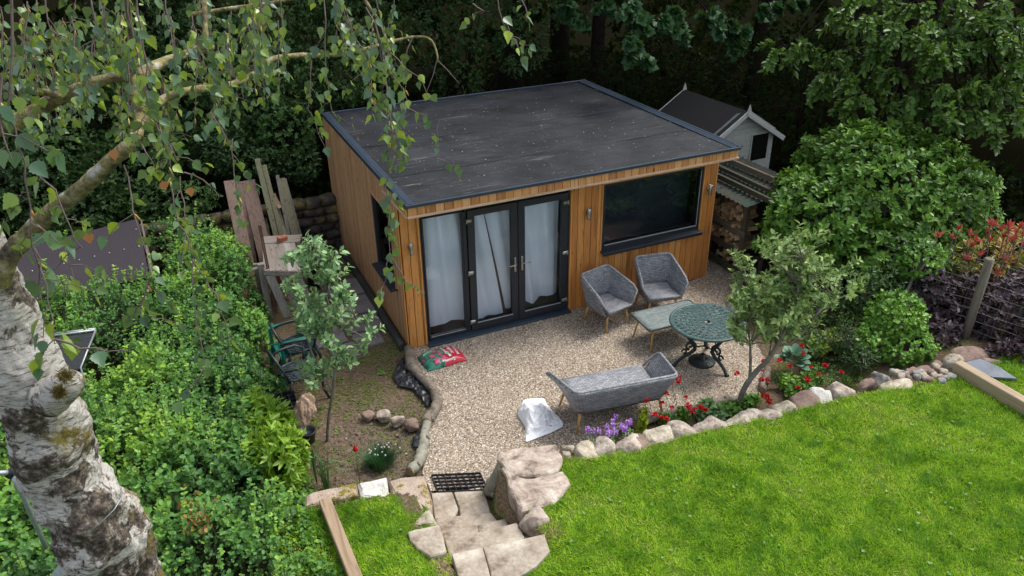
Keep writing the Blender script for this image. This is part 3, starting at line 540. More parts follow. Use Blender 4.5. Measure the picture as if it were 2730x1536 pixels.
# roof
def m_roof():
    m, nt, b, o = newmat('roof_membrane'); v = coords(nt); n = nd(nt, 'TexNoise', Scale=1.1, Detail=10, Roughness=.65); nt.links.new(v, n.inputs[0])
    vs = coords(nt, (1.2, 14, 1)); n2 = nd(nt, 'TexNoise', Scale=1.3, Detail=10, Roughness=.8, Distortion=.9); nt.links.new(vs, n2.inputs[0])
    base = ramp(nt, [(.3, (.009, .011, .014)), (.5, (.018, .021, .026)), (.72, (.032, .036, .043))], n.outputs[0])
    sc = ramp(nt, [(.55, (0, 0, 0)), (.66, (.7, .7, .7))], n2.outputs[0]); n4 = nd(nt, 'TexNoise', Scale=.8, Detail=3); nt.links.new(v, n4.inputs[0]); k = ramp(nt, [(.42, (0, 0, 0)), (.62, (1, 1, 1))], n4.outputs[0])
    f = mixc(nt, sc.outputs[0], k.outputs[0], 1., 'MULTIPLY'); c = mixc(nt, base.outputs[0], (.24, .215, .19), f); nb = nd(nt, 'TexNoise', Scale=1.9, Detail=9, Roughness=.72); nt.links.new(coords(nt, (1, 1.3, 1), (0, 0, .4)), nb.inputs[0]); kb = ramp(nt, [(.34, (.45, .45, .45)), (.5, (1, 1, 1)), (.66, (1.35, 1.33, 1.3))], nb.outputs[0]); c = mixc(nt, c, kb.outputs[0], 1., 'MULTIPLY')
    n5 = nd(nt, 'TexNoise', Scale=60., Detail=4); nt.links.new(v, n5.inputs[0]); sp = ramp(nt, [(.7, (0, 0, 0)), (.74, (.5, .5, .5))], n5.outputs[0]); c = mixc(nt, c, (.3, .28, .24), sp.outputs[0])
    nt.links.new(c, b.inputs[0]); b.inputs['Roughness'].default_value = .68; b.inputs['Specular IOR Level'].default_value = .28; bump(nt, b, n2.outputs[0], .5, .008); return m
M_ROOF = m_roof()
RF = MB(); nx, ny = 60, 60; vs = []
for j in range(ny+1):
    for i in range(nx+1):
        x = .0+GW*i/nx; y = -OV+.03+(GD+OV-.04)*j/ny; vs.append((x, y, 2.492-.02*j/ny+.006*noise.noise(Vector((x*1.5, y*1.5, 3)))+.012*abs(noise.noise(Vector((x*.7+9, y*5, 1))))*(noise.noise(Vector((x*.5, y*.5, 9))) > 0)))
RF.add(vs, [(j*(nx+1)+i, j*(nx+1)+i+1, (j+1)*(nx+1)+i+1, (j+1)*(nx+1)+i) for j in range(ny) for i in range(nx)], 0, True)
ro = RF.build('roof', M_ROOF, GR, True)
mb = MB(); mb.box((GW/2, (GD-OV)/2+.04, 2.44), (GW-.04, GD+OV-.12, .06)); mb.build('roof_deck', M_DARK, GR, True)
for z, y0 in ((0, .75), (.0, 2.35)):
    mb = MB(); mb.beam((.1, y0, 2.502), (GW-.1, y0, 2.502), .06, .006); mb.build('membrane_seam', M_ROOF, ro, True) if False else None
mb = MB(); mb.beam((.12, .72, 2.4875), (GW-.12, .72, 2.4875), .07, .012); mb.beam((.12, 2.3, 2.4795), (GW-.12, 2.3, 2.4795), .07, .012)
sm = mb.build('roof_seam', M_ROOF, ro, False); sm.matrix_parent_inverse = Matrix.Identity(4); sm.location = Vector((0, 0, 0)) - GR.location
mb = MB(); yb, yf = GD, -OV
mb.box((GW/2, yf-.012, 2.494), (GW+.05, .03, .046), None, 0, .004)           # front drip trim
mb.box((-.008, (yb+yf)/2, 2.488), (.036, yb-yf-.004, .06), None, 0, .004); mb.box((.06, (yb+yf)/2, 2.508), (.1, yb-yf-.03, .014), rotm(0, .1, 0), 0, 0)
mb.box((GW+.008, (yb+yf)/2, 2.5), (.036, yb-yf-.004, .06), None, 0, .004); mb.box((GW-.06, (yb+yf)/2, 2.505), (.1, yb-yf-.03, .018), rotm(0, -.2, 0), 0, 0)
mb.box((GW/2, yb+.008, 2.485), (GW+.05, .036, .06), None, 0, .004)
mb.build('roof_trim', M_TRIM, GR, True)
mb = MB(); mb.box((GW/2, -OV-.006, 2.335), (GW+.02, .034, .03), None, .5, .003); mb.box((-.02, -OV/2+.33, 2.335), (.03, OV+.64, .026), None, .6, .003)
mb.build('eaves_batten', M_BATT, GR, True)
mb = MB(); mb.box((GW/2, -OV/2, 2.33), (GW-.01, OV-.05, .012), None, .5); mb.build('soffit', M_FASC, GR, True)
# trims round openings + corner
mb = MB()
for a in ((.262, -.028, 1.06, .024, .035, 2.15), (2.703, -.028, 1.06, .024, .035, 2.15), (3.25, -.028, 1.53, .022, .03, 1.16), (5.167, -.028, 1.53, .022, .03, 1.16)): mb.box(a[:3], a[3:], None, .7, .002)
mb.box((1.482, -.028, 2.138), (2.46, .035, .026), None, .6, .002); mb.box((4.208, -.028, 2.112), (1.94, .03, .022), None, .6, .002)
mb.box((GW+.004, -.012, 1.17), (.02, .036, 2.3), None, .9, .002); mb.box((-.026, -.018, 1.17), (.02, .05, 2.3), None, .4, .002)
mb.build('corner_trim', M_CLAD, GR, True)
# door set
def frame(mb, x0, x1, z0, z1, wx, wz0, wz1, y, th):
    mb.box((x0+wx/2, y, (z0+z1)/2), (wx, th, z1-z0), None, 0, .004); mb.box((x1-wx/2, y, (z0+z1)/2), (wx, th, z1-z0), None, 0, .004)
    mb.box(((x0+x1)/2, y, z0+wz0/2), (x1-x0-2*wx, th, wz0), None, 0, .004); mb.box(((x0+x1)/2, y, z1-wz1/2), (x1-x0-2*wx, th, wz1), None, 0, .004)
mb = MB(); frame(mb, .277, 2.688, .05, 2.12, .03, .03, .02, .02, .07); mb.box((.96, .02, 1.07), (.06, .07, 2.0), None, 0, .004); dfm = mb.build('door_frame', M_FRAME, GR, True)
mb = MB(); mb.box((1.483, -.055, .035), (2.43, .13, .05), rotm(.12, 0, 0), 0, .006); mb.build('door_sill', M_TRIM, GR, True)
M_STRIP = M_plain('grey_strip', (.3, .31, .32), .5)
mb = MB(); frame(mb, .312, .925, .085, 2.095, .025, .05, .02, .0, .05); sp_w = mb.build('side_panel', M_FRAME, GR, True)
mb = MB(); mb.box((.618, .012, 1.11), (.56, .008, 1.93)); g = mb.build('glass', M_GLASS, sp_w, False); g.location = Vector((0, 0, 0))-GR.location
mb = MB(); mb.box((.618, -.032, .142), (.56, .008, .014)); g = mb.build('glazing_bead', M_STRIP, sp_w, False); g.location = -GR.location
for i, (x0, x1, hs) in enumerate(((1.0, 1.797, -1), (1.807, 2.645, 1))):
    mb = MB(); frame(mb, x0, x1, .085, 2.085, .11, .12, .1, -.01, .06); d = mb.build('french_door', M_FRAME, GR, True); d['label'] = 'left leaf of the french doors' if i == 0 else 'right leaf of the french doors'
    def sub(name, m, mat): q = m.build(name, mat, d, False); q.location = -GR.location
    m1 = MB(); m1.box(((x0+x1)/2, .005, 1.09), (x1-x0-.2, .008, 1.83)); sub('glass', m1, M_GLASS)
    m1 = MB(); m1.box(((x0+x1)/2, -.043, .212), (x1-x0-.2, .008, .016)); sub('glazing_bead', m1, M_STRIP)
    hx = x1-.052 if i == 0 else x0+.055
    m1 = MB(); m1.box((hx, -.048, 1.07), (.032, .012, .24), None, 0, .005); s_ = -1 if i == 0 else 1
    m1.tube([(hx, -.05, 1.09), (hx, -.095, 1.09), (hx+s_*.02, -.1, 1.088), (hx+s_*.12, -.1, 1.083)], .009, 8); m1.box((hx, -.056, 1.0), (.012, .008, .02)); sub('handle', m1, M_STEEL)
    xx = x0+.02 if i == 0 else x1-.045
    for zz in (1.93, 1.09, .25):
        m1 = MB(); m1.box((xx, -.052, zz), (.085, .026, .055), None, 0, .012); m1.box((xx+.04*(1 if i else -1), -.05, zz), (.02, .04, .075), None, 0, .005); sub('hinge', m1, M_STEEL)
# wide window
mb = MB(); frame(mb, 3.265, 5.152, .98, 2.098, .045, .07, .04, .01, .07); wd = mb.build('window', M_FRAME, GR, True)
mb = MB(); mb.box((4.21, .02, 1.55), (1.8, .008, 1.02)); g = mb.build('glass', M_GLASS, wd, False); g.location = -GR.location
mb = MB(); mb.box((4.21, -.03, 1.062), (1.78, .01, .016)); mb.box((5.098, -.03, 1.55), (.008, .008, .98)); g = mb.build('glazing_bead', M_STRIP, wd, False); g.location = -GR.location
mb = MB(); mb.box((4.208, -.07, .965), (1.93, .13, .03), rotm(.15, 0, 0), 0, .005); mb.box((4.208, -.128, .938), (1.93, .012, .04), None, 0, .002); g = mb.build('sill', M_FRAME, wd, False); g.location = -GR.location
# side window on the left wall
mb = MB(); 
for a, d_ in (((-.0, .36, 1.49), (.07, .04, 1.21)), ((-.0, 1.3, 1.49), (.07, .04, 1.21)), ((0, .83, .905), (.07, .9, .05)), ((0, .83, 2.075), (.07, .9, .05))): mb.box(a, d_, None, 0, .004)
w2 = mb.build('side_window', M_FRAME, GR, True)
mb = MB(); mb.box((.01, .83, 1.49), (.008, .9, 1.13)); g = mb.build('glass', M_GLASS, w2, False); g.location = -GR.location
mb = MB(); mb.box((-.07, .83, .875), (.13, 1.04, .03), rotm(0, -.12, 0), 0, .005); g = mb.build('sill', M_FRAME, w2, False); g.location = -GR.location
mb = MB()
for a, d_ in (((-.03, .328, 1.49), (.03, .022, 1.24)), ((-.03, 1.332, 1.49), (.03, .022, 1.24)), ((-.04, .83, 2.12), (.06, 1.06, .024))): mb.box(a, d_, None, .4, .002)
g = mb.build('window_trim', M_CLADS, w2, False); g.location = -GR.location
# wall lights
for x in (.12, 2.99, 5.275):
    mb = MB(); mb.lathe([(.001, -.092), (.026, -.092), (.029, -.088), (.029, .088), (.026, .092), (.022, .09), (.02, .07), (.001, .07)], 20, (x, -.085, 1.685))
    mb.tube([(x-.0, -.02, 1.69), (x, -.06, 1.69)], .012, 8); mb.tube([(x-.0, -.022, 1.69), (x, -.032, 1.69)], .035, 16); mb.build('wall_light', M_STEEL, GR, True)
# drain pipe along the foot of the left wall
mb = MB(); mb.tube([(-.1, y, .06) for y in np.linspace(.02, 4.4, 12)], .062, 14); tag(mb.build('drain_pipe', M_noise('black_pipe', [(.3, (.02, .02, .022)), (.7, (.05, .045, .042))], 5, .6)), 'dark round pipe lying along the foot of the left wall', 'pipe')
# curtains
M_CURT = M_noise('curtain_cloth', [(.3, (.82, .85, .91)), (.7, (.88, .91, .95))], 3, .9, .1, .01, speck=0.)
def curtain(xl, xr, hem, y0, seed, lab):
    mb = MB(); nu, nz = 90, 30; vs = []
    for j in range(nz+1):
        t = j/nz
        for i in range(nu+1):
            s = i/nu; zb = hem(s); z = 2.16+(zb-2.16)*t; x = xl(t)+(xr(t)-xl(t))*s; y = y0+.055*math.sin(s*19+seed+1.2*math.sin(t*2+s*3))*(1-.25*t)+.008*math.sin(s*41+seed*2)+.05*t*t*math.sin(s*7+seed)
            vs.append((x, y, z))
    mb.add(vs, [(j*(nu+1)+i, j*(nu+1)+i+1, (j+1)*(nu+1)+i+1, (j+1)*(nu+1)+i) for j in range(nz) for i in range(nu)], 0, True); tag(mb.build('curtain', M_CURT), lab, 'curtain')
curtain(lambda t: .29, lambda t: 1.29+.32*t, lambda s: .17+.04*math.sin(s*5)+.03*(s > .55), .15, 0, 'pale curtain behind the side panel and left french door')
curtain(lambda t: 1.31+.36*t, lambda t: 2.62-.02*t, lambda s: .2+.1*math.exp(-((s-.28)/.12)**2)+.06*s, .17, 2.2, 'pale curtain hanging crookedly behind the right french door')
mb = MB(); mb.box((4.2, .32, 1.55), (1.9, .01, 1.2)); tag(mb.build('window_backing', M_plain('unlit_room_tone', (.012, .017, .032), .8)), 'dark blind added behind the wide window to stand for its unlit room', 'backing')  # added sheet; its near-black navy stands for the dark room
# ------------------------------------------------------------------ playhouse
M_PH = M_noise('sage_paint', [(.3, (.42, .44, .41)), (.7, (.52, .54, .5))], 4, .7, .2, .004)
M_PHT = M_noise('sage_trim', [(.3, (.55, .58, .56)), (.7, (.65, .67, .64))], 4, .7, .2, .004)
M_FELT = M_noise('roof_felt', [(.3, (.009, .009, .011)), (.7, (.018, .018, .021))], 40, .9, .6, .004)
ph = thing('playhouse', 'small sage green wooden playhouse with dark felt roof and white gable boards', 'playhouse', (8.12, 2.6, 0), math.radians(2)); ph.scale = (1.1, .98, 1.19)
def lp(mb, name, mat, par=None, loc=None):
    return mb.build(name, mat, par or ph)
hw, dp, ze, za = .8, 1.9, 1.2, 1.66
mb = MB(); nb = 13
for i in range(nb):
    z0 = -.05+i*.1; 
    if z0 > ze: break
    for xa, xb in ((-hw, -.55), (-.05+.05, .26), (.69, hw)) if .72 < z0+.05 < 1.2 else (((-hw, -.55), (-.0, hw)) if z0 < 1.12 else ((-hw, hw),)):
        mb.box(((xa+xb)/2, 0, z0+.05), (xb-xa, .03, .096), rotm(-.06, 0, 0), rng.random())
for i in range(5):
    z0 = 1.25+i*.1; w = hw*(1-(z0-ze+.0)/(za-ze)); 
    if w > .05: mb.add([(-w-.15, 0, z0), (w+.15, 0, z0), (max(w-.02, .01), 0, z0+.096), (-max(w-.02, .01), 0, z0+.096)], [(0, 1, 2, 3)])
for sx in (-1, 1):
    for i in range(13): mb.box((sx*hw, dp/2, i*.1), (.03, dp, .096), rotm(0, .06*sx, 0))
mb.box((0, dp, .6), (2*hw, .03, 1.3)); lp(mb, 'wall', M_PH)
mb = MB()
for sx in (-1, 1): mb.box((sx*.49, dp/2, ze+.19), (1.14, dp+.22, .03), rotm(0, sx*math.atan2(za-ze, hw), 0))
lp(mb, 'roof', M_FELT)
for y in (-.13, dp+.11):
    mb = MB()
    for sx in (-1, 1): mb.box((sx*.49, y, ze+.165), (1.15, .022, .085), rotm(0, sx*math.atan2(za-ze, hw), 0), 0, .003)
    lp(mb, 'gable_board', M_PHT)
    mb = MB(); mb.prism([(-.045, 0), (0, -.1), (.045, 0), (0, .12)], 0, .02); me_R = rotm(PI/2, 0, 0); mb.v = [tuple(np.array(v) @ me_R.T+[0, y-.012, za+.03]) for v in mb.v]; lp(mb, 'finial', M_PHT)
mb = MB(); mb.box((-.27, -.05, .62), (.52, .025, 1.16), rotm(0, 0, -.16)); d = lp(mb, 'door', M_PH); mb = MB(); mb.beam((-.02, -.1, 1.08), (-.25, -.09, 1.03), .01, .03, (0, 1, 0)); mb.build('hinge', M_FRAME, d)
mb = MB(); mb.box((.475, -.012, .97), (.41, .012, .48)); w = lp(mb, 'window', M_plain('dark_pane', (.01, .01, .01), .2))
mb = MB()
for a, d_ in (((.26, -.02, .97), (.03, .02, .5)), ((.69, -.02, .97), (.03, .02, .5)), ((.475, -.02, 1.22), (.46, .02, .03)), ((.475, -.02, .72), (.46, .02, .03))): mb.box(a, d_)
mb.build('frame', M_PH, w)
# ------------------------------------------------------------------ log store
M_OLD = M_wood('old_timber', [(.07, .05, .035), (.12, .09, .06), (.17, .14, .1)], 16, .9, 1, True, .5)
M_GRNW = M_wood('green_timber', [(.035, .034, .02), (.055, .05, .03), (.08, .07, .042)], 16, .9, 1, False, .5)
ls = thing('log_store', 'open log store of grey timbers with green corrugated roof beside the garden room', 'log store', (6.25, .6, 0))
for y in (-.28, .62, 1.5):
    for x_, z_ in ((5.93, 1.45), (6.75, 1.6)): mb = MB(); mb.box((x_, y, z_/2), (.07, .09, z_), None, rng.random()); mb.build('post', M_OLD, ls, True)
for z in (.16, .5, .88):
    mb = MB(); mb.box((5.885, .6, z), (.025, 1.9, .11), rotm(.03, 0, 0), rng.random(), .003); mb.build('rail', M_GRNW if z < .3 else M_OLD, ls, True)
mb = MB(); mb.box((5.9, .6, 1.4), (.03, 1.95, .12)); mb.box((6.35, -.3, .3), (.8, .02, .1)); mb.box((6.35, -.3, .75), (.8, .02, .1)); mb.box((6.78, .6, .8), (.02, 1.9, 1.6)); mb.build('board', M_OLD, ls, True)
mb = MB(); vs = []; nx, ny = 40, 12
for j in range(ny+1):
    for i in range(nx+1):
        y = -.55+2.3*i/nx; x = 5.68+1.25*j/ny; vs.append((x, y, 1.47+.16*(j/ny)+((.016*math.sin(y*52)))))
mb.add(vs, [(j*(nx+1)+i, j*(nx+1)+i+1, (j+1)*(nx+1)+i+1, (j+1)*(nx+1)+i)[::-1] for j in range(ny) for i in range(nx)], 0, True)
mb.build('roof', M_noise('green_corrugated', [(.35, (.012, .036, .026)), (.46, (.02, .045, .032)), (.52, (.035, .032, .022)), (.68, (.06, .053, .04))], 4, .85, .8, .02), ls, True)
for i, (x, y0, y1, h, lab) in enumerate(((5.99, -.72, 1.7, .09, 'long greenish timber laid on the log store roof nearest the garden room'), (6.25, -.6, 1.6, .07, 'mossy middle timber laid on the log store roof'), (6.55, -.55, 1.2, .1, 'brown plank on edge at the far side of the log store roof'))):
    mb = MB(); mb.box((x, (y0+y1)/2, 1.47+.16*(x-5.68)/1.25+.03+h/2), (.05, y1-y0, h), rotm(0, 0, rng.uniform(-.03, .03)), rng.random(), .004); tag(mb.build('roof_timber', M_GRNW if i < 2 else M_OLD), lab, 'timber', 'timbers on the log store roof')
M_LOGS = M_wood('firewood', [(.3, .18, .09), (.46, .31, .17), (.58, .43, .26)], 30, .85, 0, False, .4)
r3 = random.Random(5); cnt = 0
protos = []
for i in range(5):
    mb = MB(); n = r3.choice((3, 4, 5)); poly = [(math.cos(2*PI*k/n+r3.uniform(-.4, .4))*.5*r3.uniform(.8, 1.1), math.sin(2*PI*k/n+r3.uniform(-.4, .4))*.5*r3.uniform(.8, 1.1)) for k in range(n)]
    mb.prism(poly, -.16, .16, r3.random()); mb.v = [(v[2], v[0]*.105, v[1]*.1) for v in mb.v]; protos.append(mb)
first = {}
for zb, zt in ((.22, .44), (.56, .8), (.92, 1.33)):
    z = zb+.03
    while z < zt:
        y = -.22+r3.uniform(0, .05)
        while y < 1.45:
            if not (zb < .3 and (y > .35 or r3.random() < .5)):
                k = r3.randrange(5)
                if k not in first: o = protos[k].build('firewood_log', M_LOGS); first[k] = o
                else: o = first[k].copy(); COL.objects.link(o)
                o.location = (6.055+r3.uniform(-.04, .045), y, z-.05); o.rotation_euler = (r3.uniform(0, 6), 0, r3.uniform(-.15, .15)); s_ = r3.uniform(.75, 1.1); o.scale = (1, s_, s_); cnt += 1
                tag(o, 'split firewood log stacked in the log store, pale cut end showing', 'firewood log', 'split logs in the log store')
            y += r3.uniform(.075, .105)
        z += .078
# ------------------------------------------------------------------ stone wall behind
def wall_stones():
    m = mossy('dark_wall_stone', [(.3, (.03, .026, .022)), (.6, (.07, .06, .048))], .5, .65, 3); w = thing('stone_wall', 'old mossy dry stone wall at the foot of the dark wood', 'stone wall', (-1.5, 4.3, 0)); r4 = random.Random(3)
    mb = MB(); z = 0
    mb.box((-2.6, 4.42, .42), (5.6, .24, .84)); mb.build('wall_core', m, w, True); bm = bmesh.new()
    for lay in range(6):
        x = -5.4+r4.random()*.2; h = .17
        while x < .3:
            L = r4.uniform(.2, .42); mt = Matrix.Translation((x+L/2, 4.3+r4.uniform(-.03, .03), .09+lay*h*.98)) @ Matrix.Diagonal((L/2*1.0, .16, h/2*1.05, 1)); 
            res = bmesh.ops.create_icosphere(bm, subdivisions=2, radius=1)
            for v in res['verts']:
                p = v.co.copy(); q = p/max(abs(c) for c in p); p = q*.86+p*.16; p *= 1+.2*noise.noise(p*2+Vector((x, lay, 0))*3); v.co = mt @ p
            x += L*.98
    for f in bm.faces: f.smooth = True
    me = bpy.data.meshes.new('wall_stones'); bm.to_mesh(me); finish('wall_stones', me, m, w, True)
wall_stones()
# ------------------------------------------------------------------ left shed, bins, work bench, planks
M_FELTP = M_noise('purple_felt', [(.3, (.026, .021, .026)), (.7, (.042, .035, .042))], 60, .9, .5, .003)
A, B_, C_, D_ = at(-60, 690, 1.35), at(368, 583, 1.35), at(398, 738, .95), at(-60, 835, .95)
sh = thing('low_shed', 'low shed with sloping dark purple felt roof and grey end boards, half hidden by leaves', 'shed', (float((A[0]+B_[0])/2), float(B_[1]), 0))
def quad(mb, a, b, c, d, th):
    n = nrm(np.cross(np.array(b)-a, np.array(d)-a)); n = n if n[2] > 0 else -n; q = [np.array(p, float) for p in (a, b, c, d)]; mb.add([*q, *[p-n*th for p in q]], [(0, 1, 2, 3), (7, 6, 5, 4), (0, 4, 5, 1), (1, 5, 6, 2), (2, 6, 7, 3), (3, 7, 4, 0)])
mid1, mid2 = A+(D_-A)*.48, B_+(C_-B_)*.48
mb = MB(); quad(mb, A, B_, mid2+[0, 0, .0], mid1, .02); lp_ = mb.build('upper_roof_felt', M_FELTP, sh, True)
mb = MB(); up = np.array([0, 0, .012]); quad(mb, mid1+(A-mid1)*.08+up, mid2+(B_-mid2)*.08+up, C_, D_, .02); mb.build('lower_roof_felt', M_FELTP, sh, True)
mb = MB(); 
for t in np.linspace(.03, .97, 11): mb.lathe([(.012, 0), (.01, .006), (.001, .009)], 8, tuple(mid1+(mid2-mid1)*t+[0, -.02, .016]))
for t in (.2, .5, .8): mb.lathe([(.012, 0), (.01, .006), (.001, .009)], 8, tuple(B_+(C_-B_)*t+[-.06, 0, .016]))
mb.build('clout_nails', M_STEEL, sh, True)
M_GREYW = M_wood('grey_weathered', [(.17, .155, .13), (.23, .21, .18), (.3, .28, .25)], 14, .9, 2, True, .5)
mb = MB(); e = np.array([.03, 0, -.03]); mb.add([B_+e, C_+e, C_*[1, 1, 0]+e, B_*[1, 1, 0]+e, B_+e+[.02, 0, 0], C_+e+[.02, 0, 0], C_*[1, 1, 0]+e+[.02, 0, 0], B_*[1, 1, 0]+e+[.02, 0, 0]], [(0, 1, 2, 3), (7, 6, 5, 4), (0, 4, 5, 1), (1, 5, 6, 2), (3, 7, 4, 0)]); mb.box((float(C_[0])-1.2, float(C_[1]+.1), .4), (2.4, .02, .9)); mb.build('end_wall', M_GREYW, sh, True)
M_GPL = M_plain('dark_green_plastic', (.008, .055, .042), .4)
cb = aty(555, 590, 3.78); mb = MB(); mb.lathe([(.36, 0), (.34, .3), (.31, .6), (.32, .64), (.24, .74), (.12, .78), (.001, .79)], 28, (cb[0], cb[1], cb[2]-1.0)); tag(mb.build('compost_bin', M_GPL), 'round dark green plastic compost bin lid rising from the leaves by the wall', 'compost bin')
# bench made of old boards
wb = thing('potting_bench', 'weathered grey wooden work bench with slatted top and sloping board legs', 'work bench', (-1.5, 2.0, 0))
M_GREYX = M_wood('grey_slats', [(.16, .135, .115), (.22, .19, .165), (.32, .29, .26)], 14, .9, 1, True, .6)
def c6(x, y, z): return at(600+x/3.02, 420+y/3.02, z)
fl, fr_, bl, br = c6(312, 915, .88), c6(606, 915, .88), c6(300, 690, .9), c6(560, 690, .9)
for i in range(6):
    a, b = fl+(fr_-fl)*(i+.5)/6, bl+(br-bl)*(i+.5)/6; mb = MB(); mb.beam(a+[0, 0, rng.uniform(-.004, .004)], b, .094, .02, rnd=rng.random(), bev=.002); mb.build('slat', M_GREYX, wb, True)
M_GREYH = M_wood('grey_boards', [(.13, .11, .09), (.19, .165, .14), (.25, .22, .19)], 14, .9, 0, True, .6)
a, b = c6(300, 668, .91), c6(610, 652, .91); mb = MB(); mb.beam(a, b, .3, .022, rnd=.7, bev=.002); mb.build('back_board', M_GREYH, wb, True)
a, b = c6(312, 930, .84), c6(614, 932, .84); mb = MB(); mb.beam(a, b, .03, .07, rnd=.9, bev=.002); mb.build('front_rail', M_GREYH, wb, True)
for x0, x1, yb in ((360, 425, 1320), (470, 522, 1260), (580, 615, 1160)):
    a = c6(x0, 945, .8); b = a+[.16, -.05, -.78]; mb = MB(); mb.beam(a, b, .13, .03, up=(0, 1, 0), rnd=rng.random()); mb.build('leg_board', M_GREYW, wb, True)
a = c6(285, 855, .95); mb = MB(); mb.beam(a, (a[0]-.01, a[1]-.05, 0), .1, .1, up=(0, 1, 0), rnd=.3); mb.build('post', M_GREYW, wb, True); mb = MB(); mb.beam(a+[-.06, .25, -.1], (a[0]-.07, a[1]+.2, 0), .06, .06, up=(0, 1, 0), rnd=.3)
mb.beam(a+[-.12, .1, -.12], a+[.1, .1, -.1], .08, .02); mb.build('post', M_GREYW, wb, True)
mb = MB(); c = c6(462, 668, .93); mb.box((c[0], c[1], .965), (.16, .1, .09), rotm(.1, .05, .4), 0, .012); tag(mb.build('brick', M_noise('brick_red', [(.3, (.22, .07, .04)), (.7, (.42, .16, .09))], 14, .9, .8, .01)), 'broken red brick lying on the back board of the work bench', 'brick')
mb = MB(); c = at(757, 770, .3); mb.box((c[0], c[1]+.15, .35), (.3, .25, .16), rotm(0, 0, .3), 0, .01); tag(mb.build('terracotta_block', M_noise('terracotta', [(.3, (.25, .08, .035)), (.7, (.38, .14, .06))], 10, .9, .5, .01)), 'orange terracotta block stored under the work bench', 'block')
M_PLK = M_wood('pinkish_planks', [(.2, .13, .1), (.27, .19, .145), (.33, .24, .185)], 12, .85, 2, True, .4)
M_GPK = M_wood('mossy_posts', [(.1, .1, .05), (.15, .14, .08), (.2, .19, .12)], 14, .9, 2, True, .5)
PL = [(40, 185, 135, 640, .22, M_PLK, 2.3, 3.7, 'wide pinkish brown plank leaning at the far left of the stack'), (110, 195, 215, 880, .2, M_PLK, 2.2, 3.65, 'long knotty brown plank leaning second from the left'), (180, 185, 296, 670, .25, M_PLK, 2.3, 3.75, 'wide clean brown plank leaning beside the knotty one'),
      (316, 490, 345, 650, .1, M_GPK, 2.7, 3.5, 'short dark board leaning low behind the bench'), (257, 8, 412, 640, .09, M_GPK, 2.5, 3.95, 'tallest grey post leaning against the wood edge'), (313, 60, 455, 632, .08, M_GPK, 2.55, 3.95, 'tall mossy post leaning just right of the tallest one'),
      (388, 290, 485, 625, .08, M_GPK, 2.6, 3.6, 'shorter post with pale freshly cut face'), (420, 142, 512, 622, .06, M_GREYW, 2.6, 3.8, 'thin grey lath leaning left of the broad green post'), (453, 168, 562, 615, .13, M_GPK, 2.55, 3.8, 'broad green stained post leaning towards the right'), (482, 172, 628, 700, .045, M_GREYW, 2.4, 3.8, 'thin dark lath at the right end of the leaning stack')]
for x0, y0, x1, y1, w, m, yb, yt, lab in PL:
    p1, p0 = aty(600+x0/3.02, 420+y0/3.02, 4.22-.15*(3.95-yt)), aty(600+x1/3.02, 420+y1/3.02, 3.72 if y1 < 800 else 3.62); d = p0-p1
    p0 = p0+nrm(d)*min(.8, (p0[2]-.03)/max(-nrm(d)[2], .5))
    mb = MB(); mb.beam(p0, p1, w, .035, up=(0, -.5, .3), rnd=rng.random(), bev=.003); tag(mb.build('leaning_plank', m), lab, 'plank', 'planks leaning against the wall')
mb = MB(); a = c6(381, 290, 1.0); p1 = aty(600+388/3.02, 420+292/3.02, 4.14); p2 = aty(600+440/3.02, 420+402/3.02, 3.97)
mb.beam(p1+[0, -.03, .0], p2+[0, -.03, 0], .07, .012, up=(0, -.5, .3)); tag(mb.build('pale_offcut', M_CUT), 'pale fresh wedge of wood at the top of the shorter leaning post', 'wood offcut')
for dx, lab in ((0, 'left rusty brown angle iron standing behind the bench post'), (14, 'right rusty brown angle iron standing behind the bench post')):
    p1 = aty(600+(271+dx)/3.02, 420+545/3.02, 1.9); mb = MB(); mb.beam((p1[0], 1.9, p1[2]), (p1[0]+.01, 1.85, .1), .02, .03, up=(0, 1, 0)); tag(mb.build('angle_iron', M_noise('rust', [(.3, (.07, .035, .025)), (.7, (.14, .075, .05))], 20, .8)), lab, 'metal bar')
c = at(862, 760, 0); mb = MB(); mb.lathe([(.001, .02), (.24, .02), (.27, .5), (.29, .5), (.29, .53), (.26, .53), (.25, .47), (.001, .45)], 28, (c[0], c[1]+.1, 0)); tag(mb.build('planter_tub', M_BLK), 'large round black plastic tub by the left wall, behind the young apple tree', 'tub')
# ------------------------------------------------------------------ wicker furniture
def m_wicker(name, c0, c1, c2, dark):
    m, nt, b, o = newmat(name); uv = nd(nt, 'UVMap'); br = nd(nt, 'TexBrick'); br.offset = .5; nt.links.new(uv.outputs[0], br.inputs['Vector'])
    br.inputs['Scale'].default_value = 1.; br.inputs['Brick Width'].default_value = .075; br.inputs['Row Height'].default_value = .027; br.inputs['Mortar Size'].default_value = .0035; br.inputs['Mortar Smooth'].default_value = .6
    br.inputs['Color1'].default_value = (*c0, 1); br.inputs['Color2'].default_value = (*c1, 1); br.inputs['Mortar'].default_value = (*dark, 1)
    n = nd(nt, 'TexNoise', Scale=22., Detail=5); nt.links.new(coords(nt), n.inputs[0]); r = ramp(nt, [(.35, (.88, .88, .9)), (.65, c2)], n.outputs[0]); c = mixc(nt, br.outputs[0], r.outputs[0], 1., 'MULTIPLY')
    nt.links.new(c, b.inputs[0]); b.inputs['Roughness'].default_value = .5; iv = nd(nt, 'Math', operation='SUBTRACT'); iv.inputs[0].default_value = 1.; nt.links.new(br.outputs['Fac'], iv.inputs[1]); bump(nt, b, iv.outputs[0], .9, .006); return m
M_WICK = m_wicker('grey_wicker', (.22, .23, .245), (.38, .39, .41), (1.15, 1.15, 1.15), (.06, .06, .065))
M_WICKG = m_wicker('green_grey_wicker', (.19, .225, .22), (.29, .325, .32), (1.1, 1.15, 1.1), (.04, .055, .05))
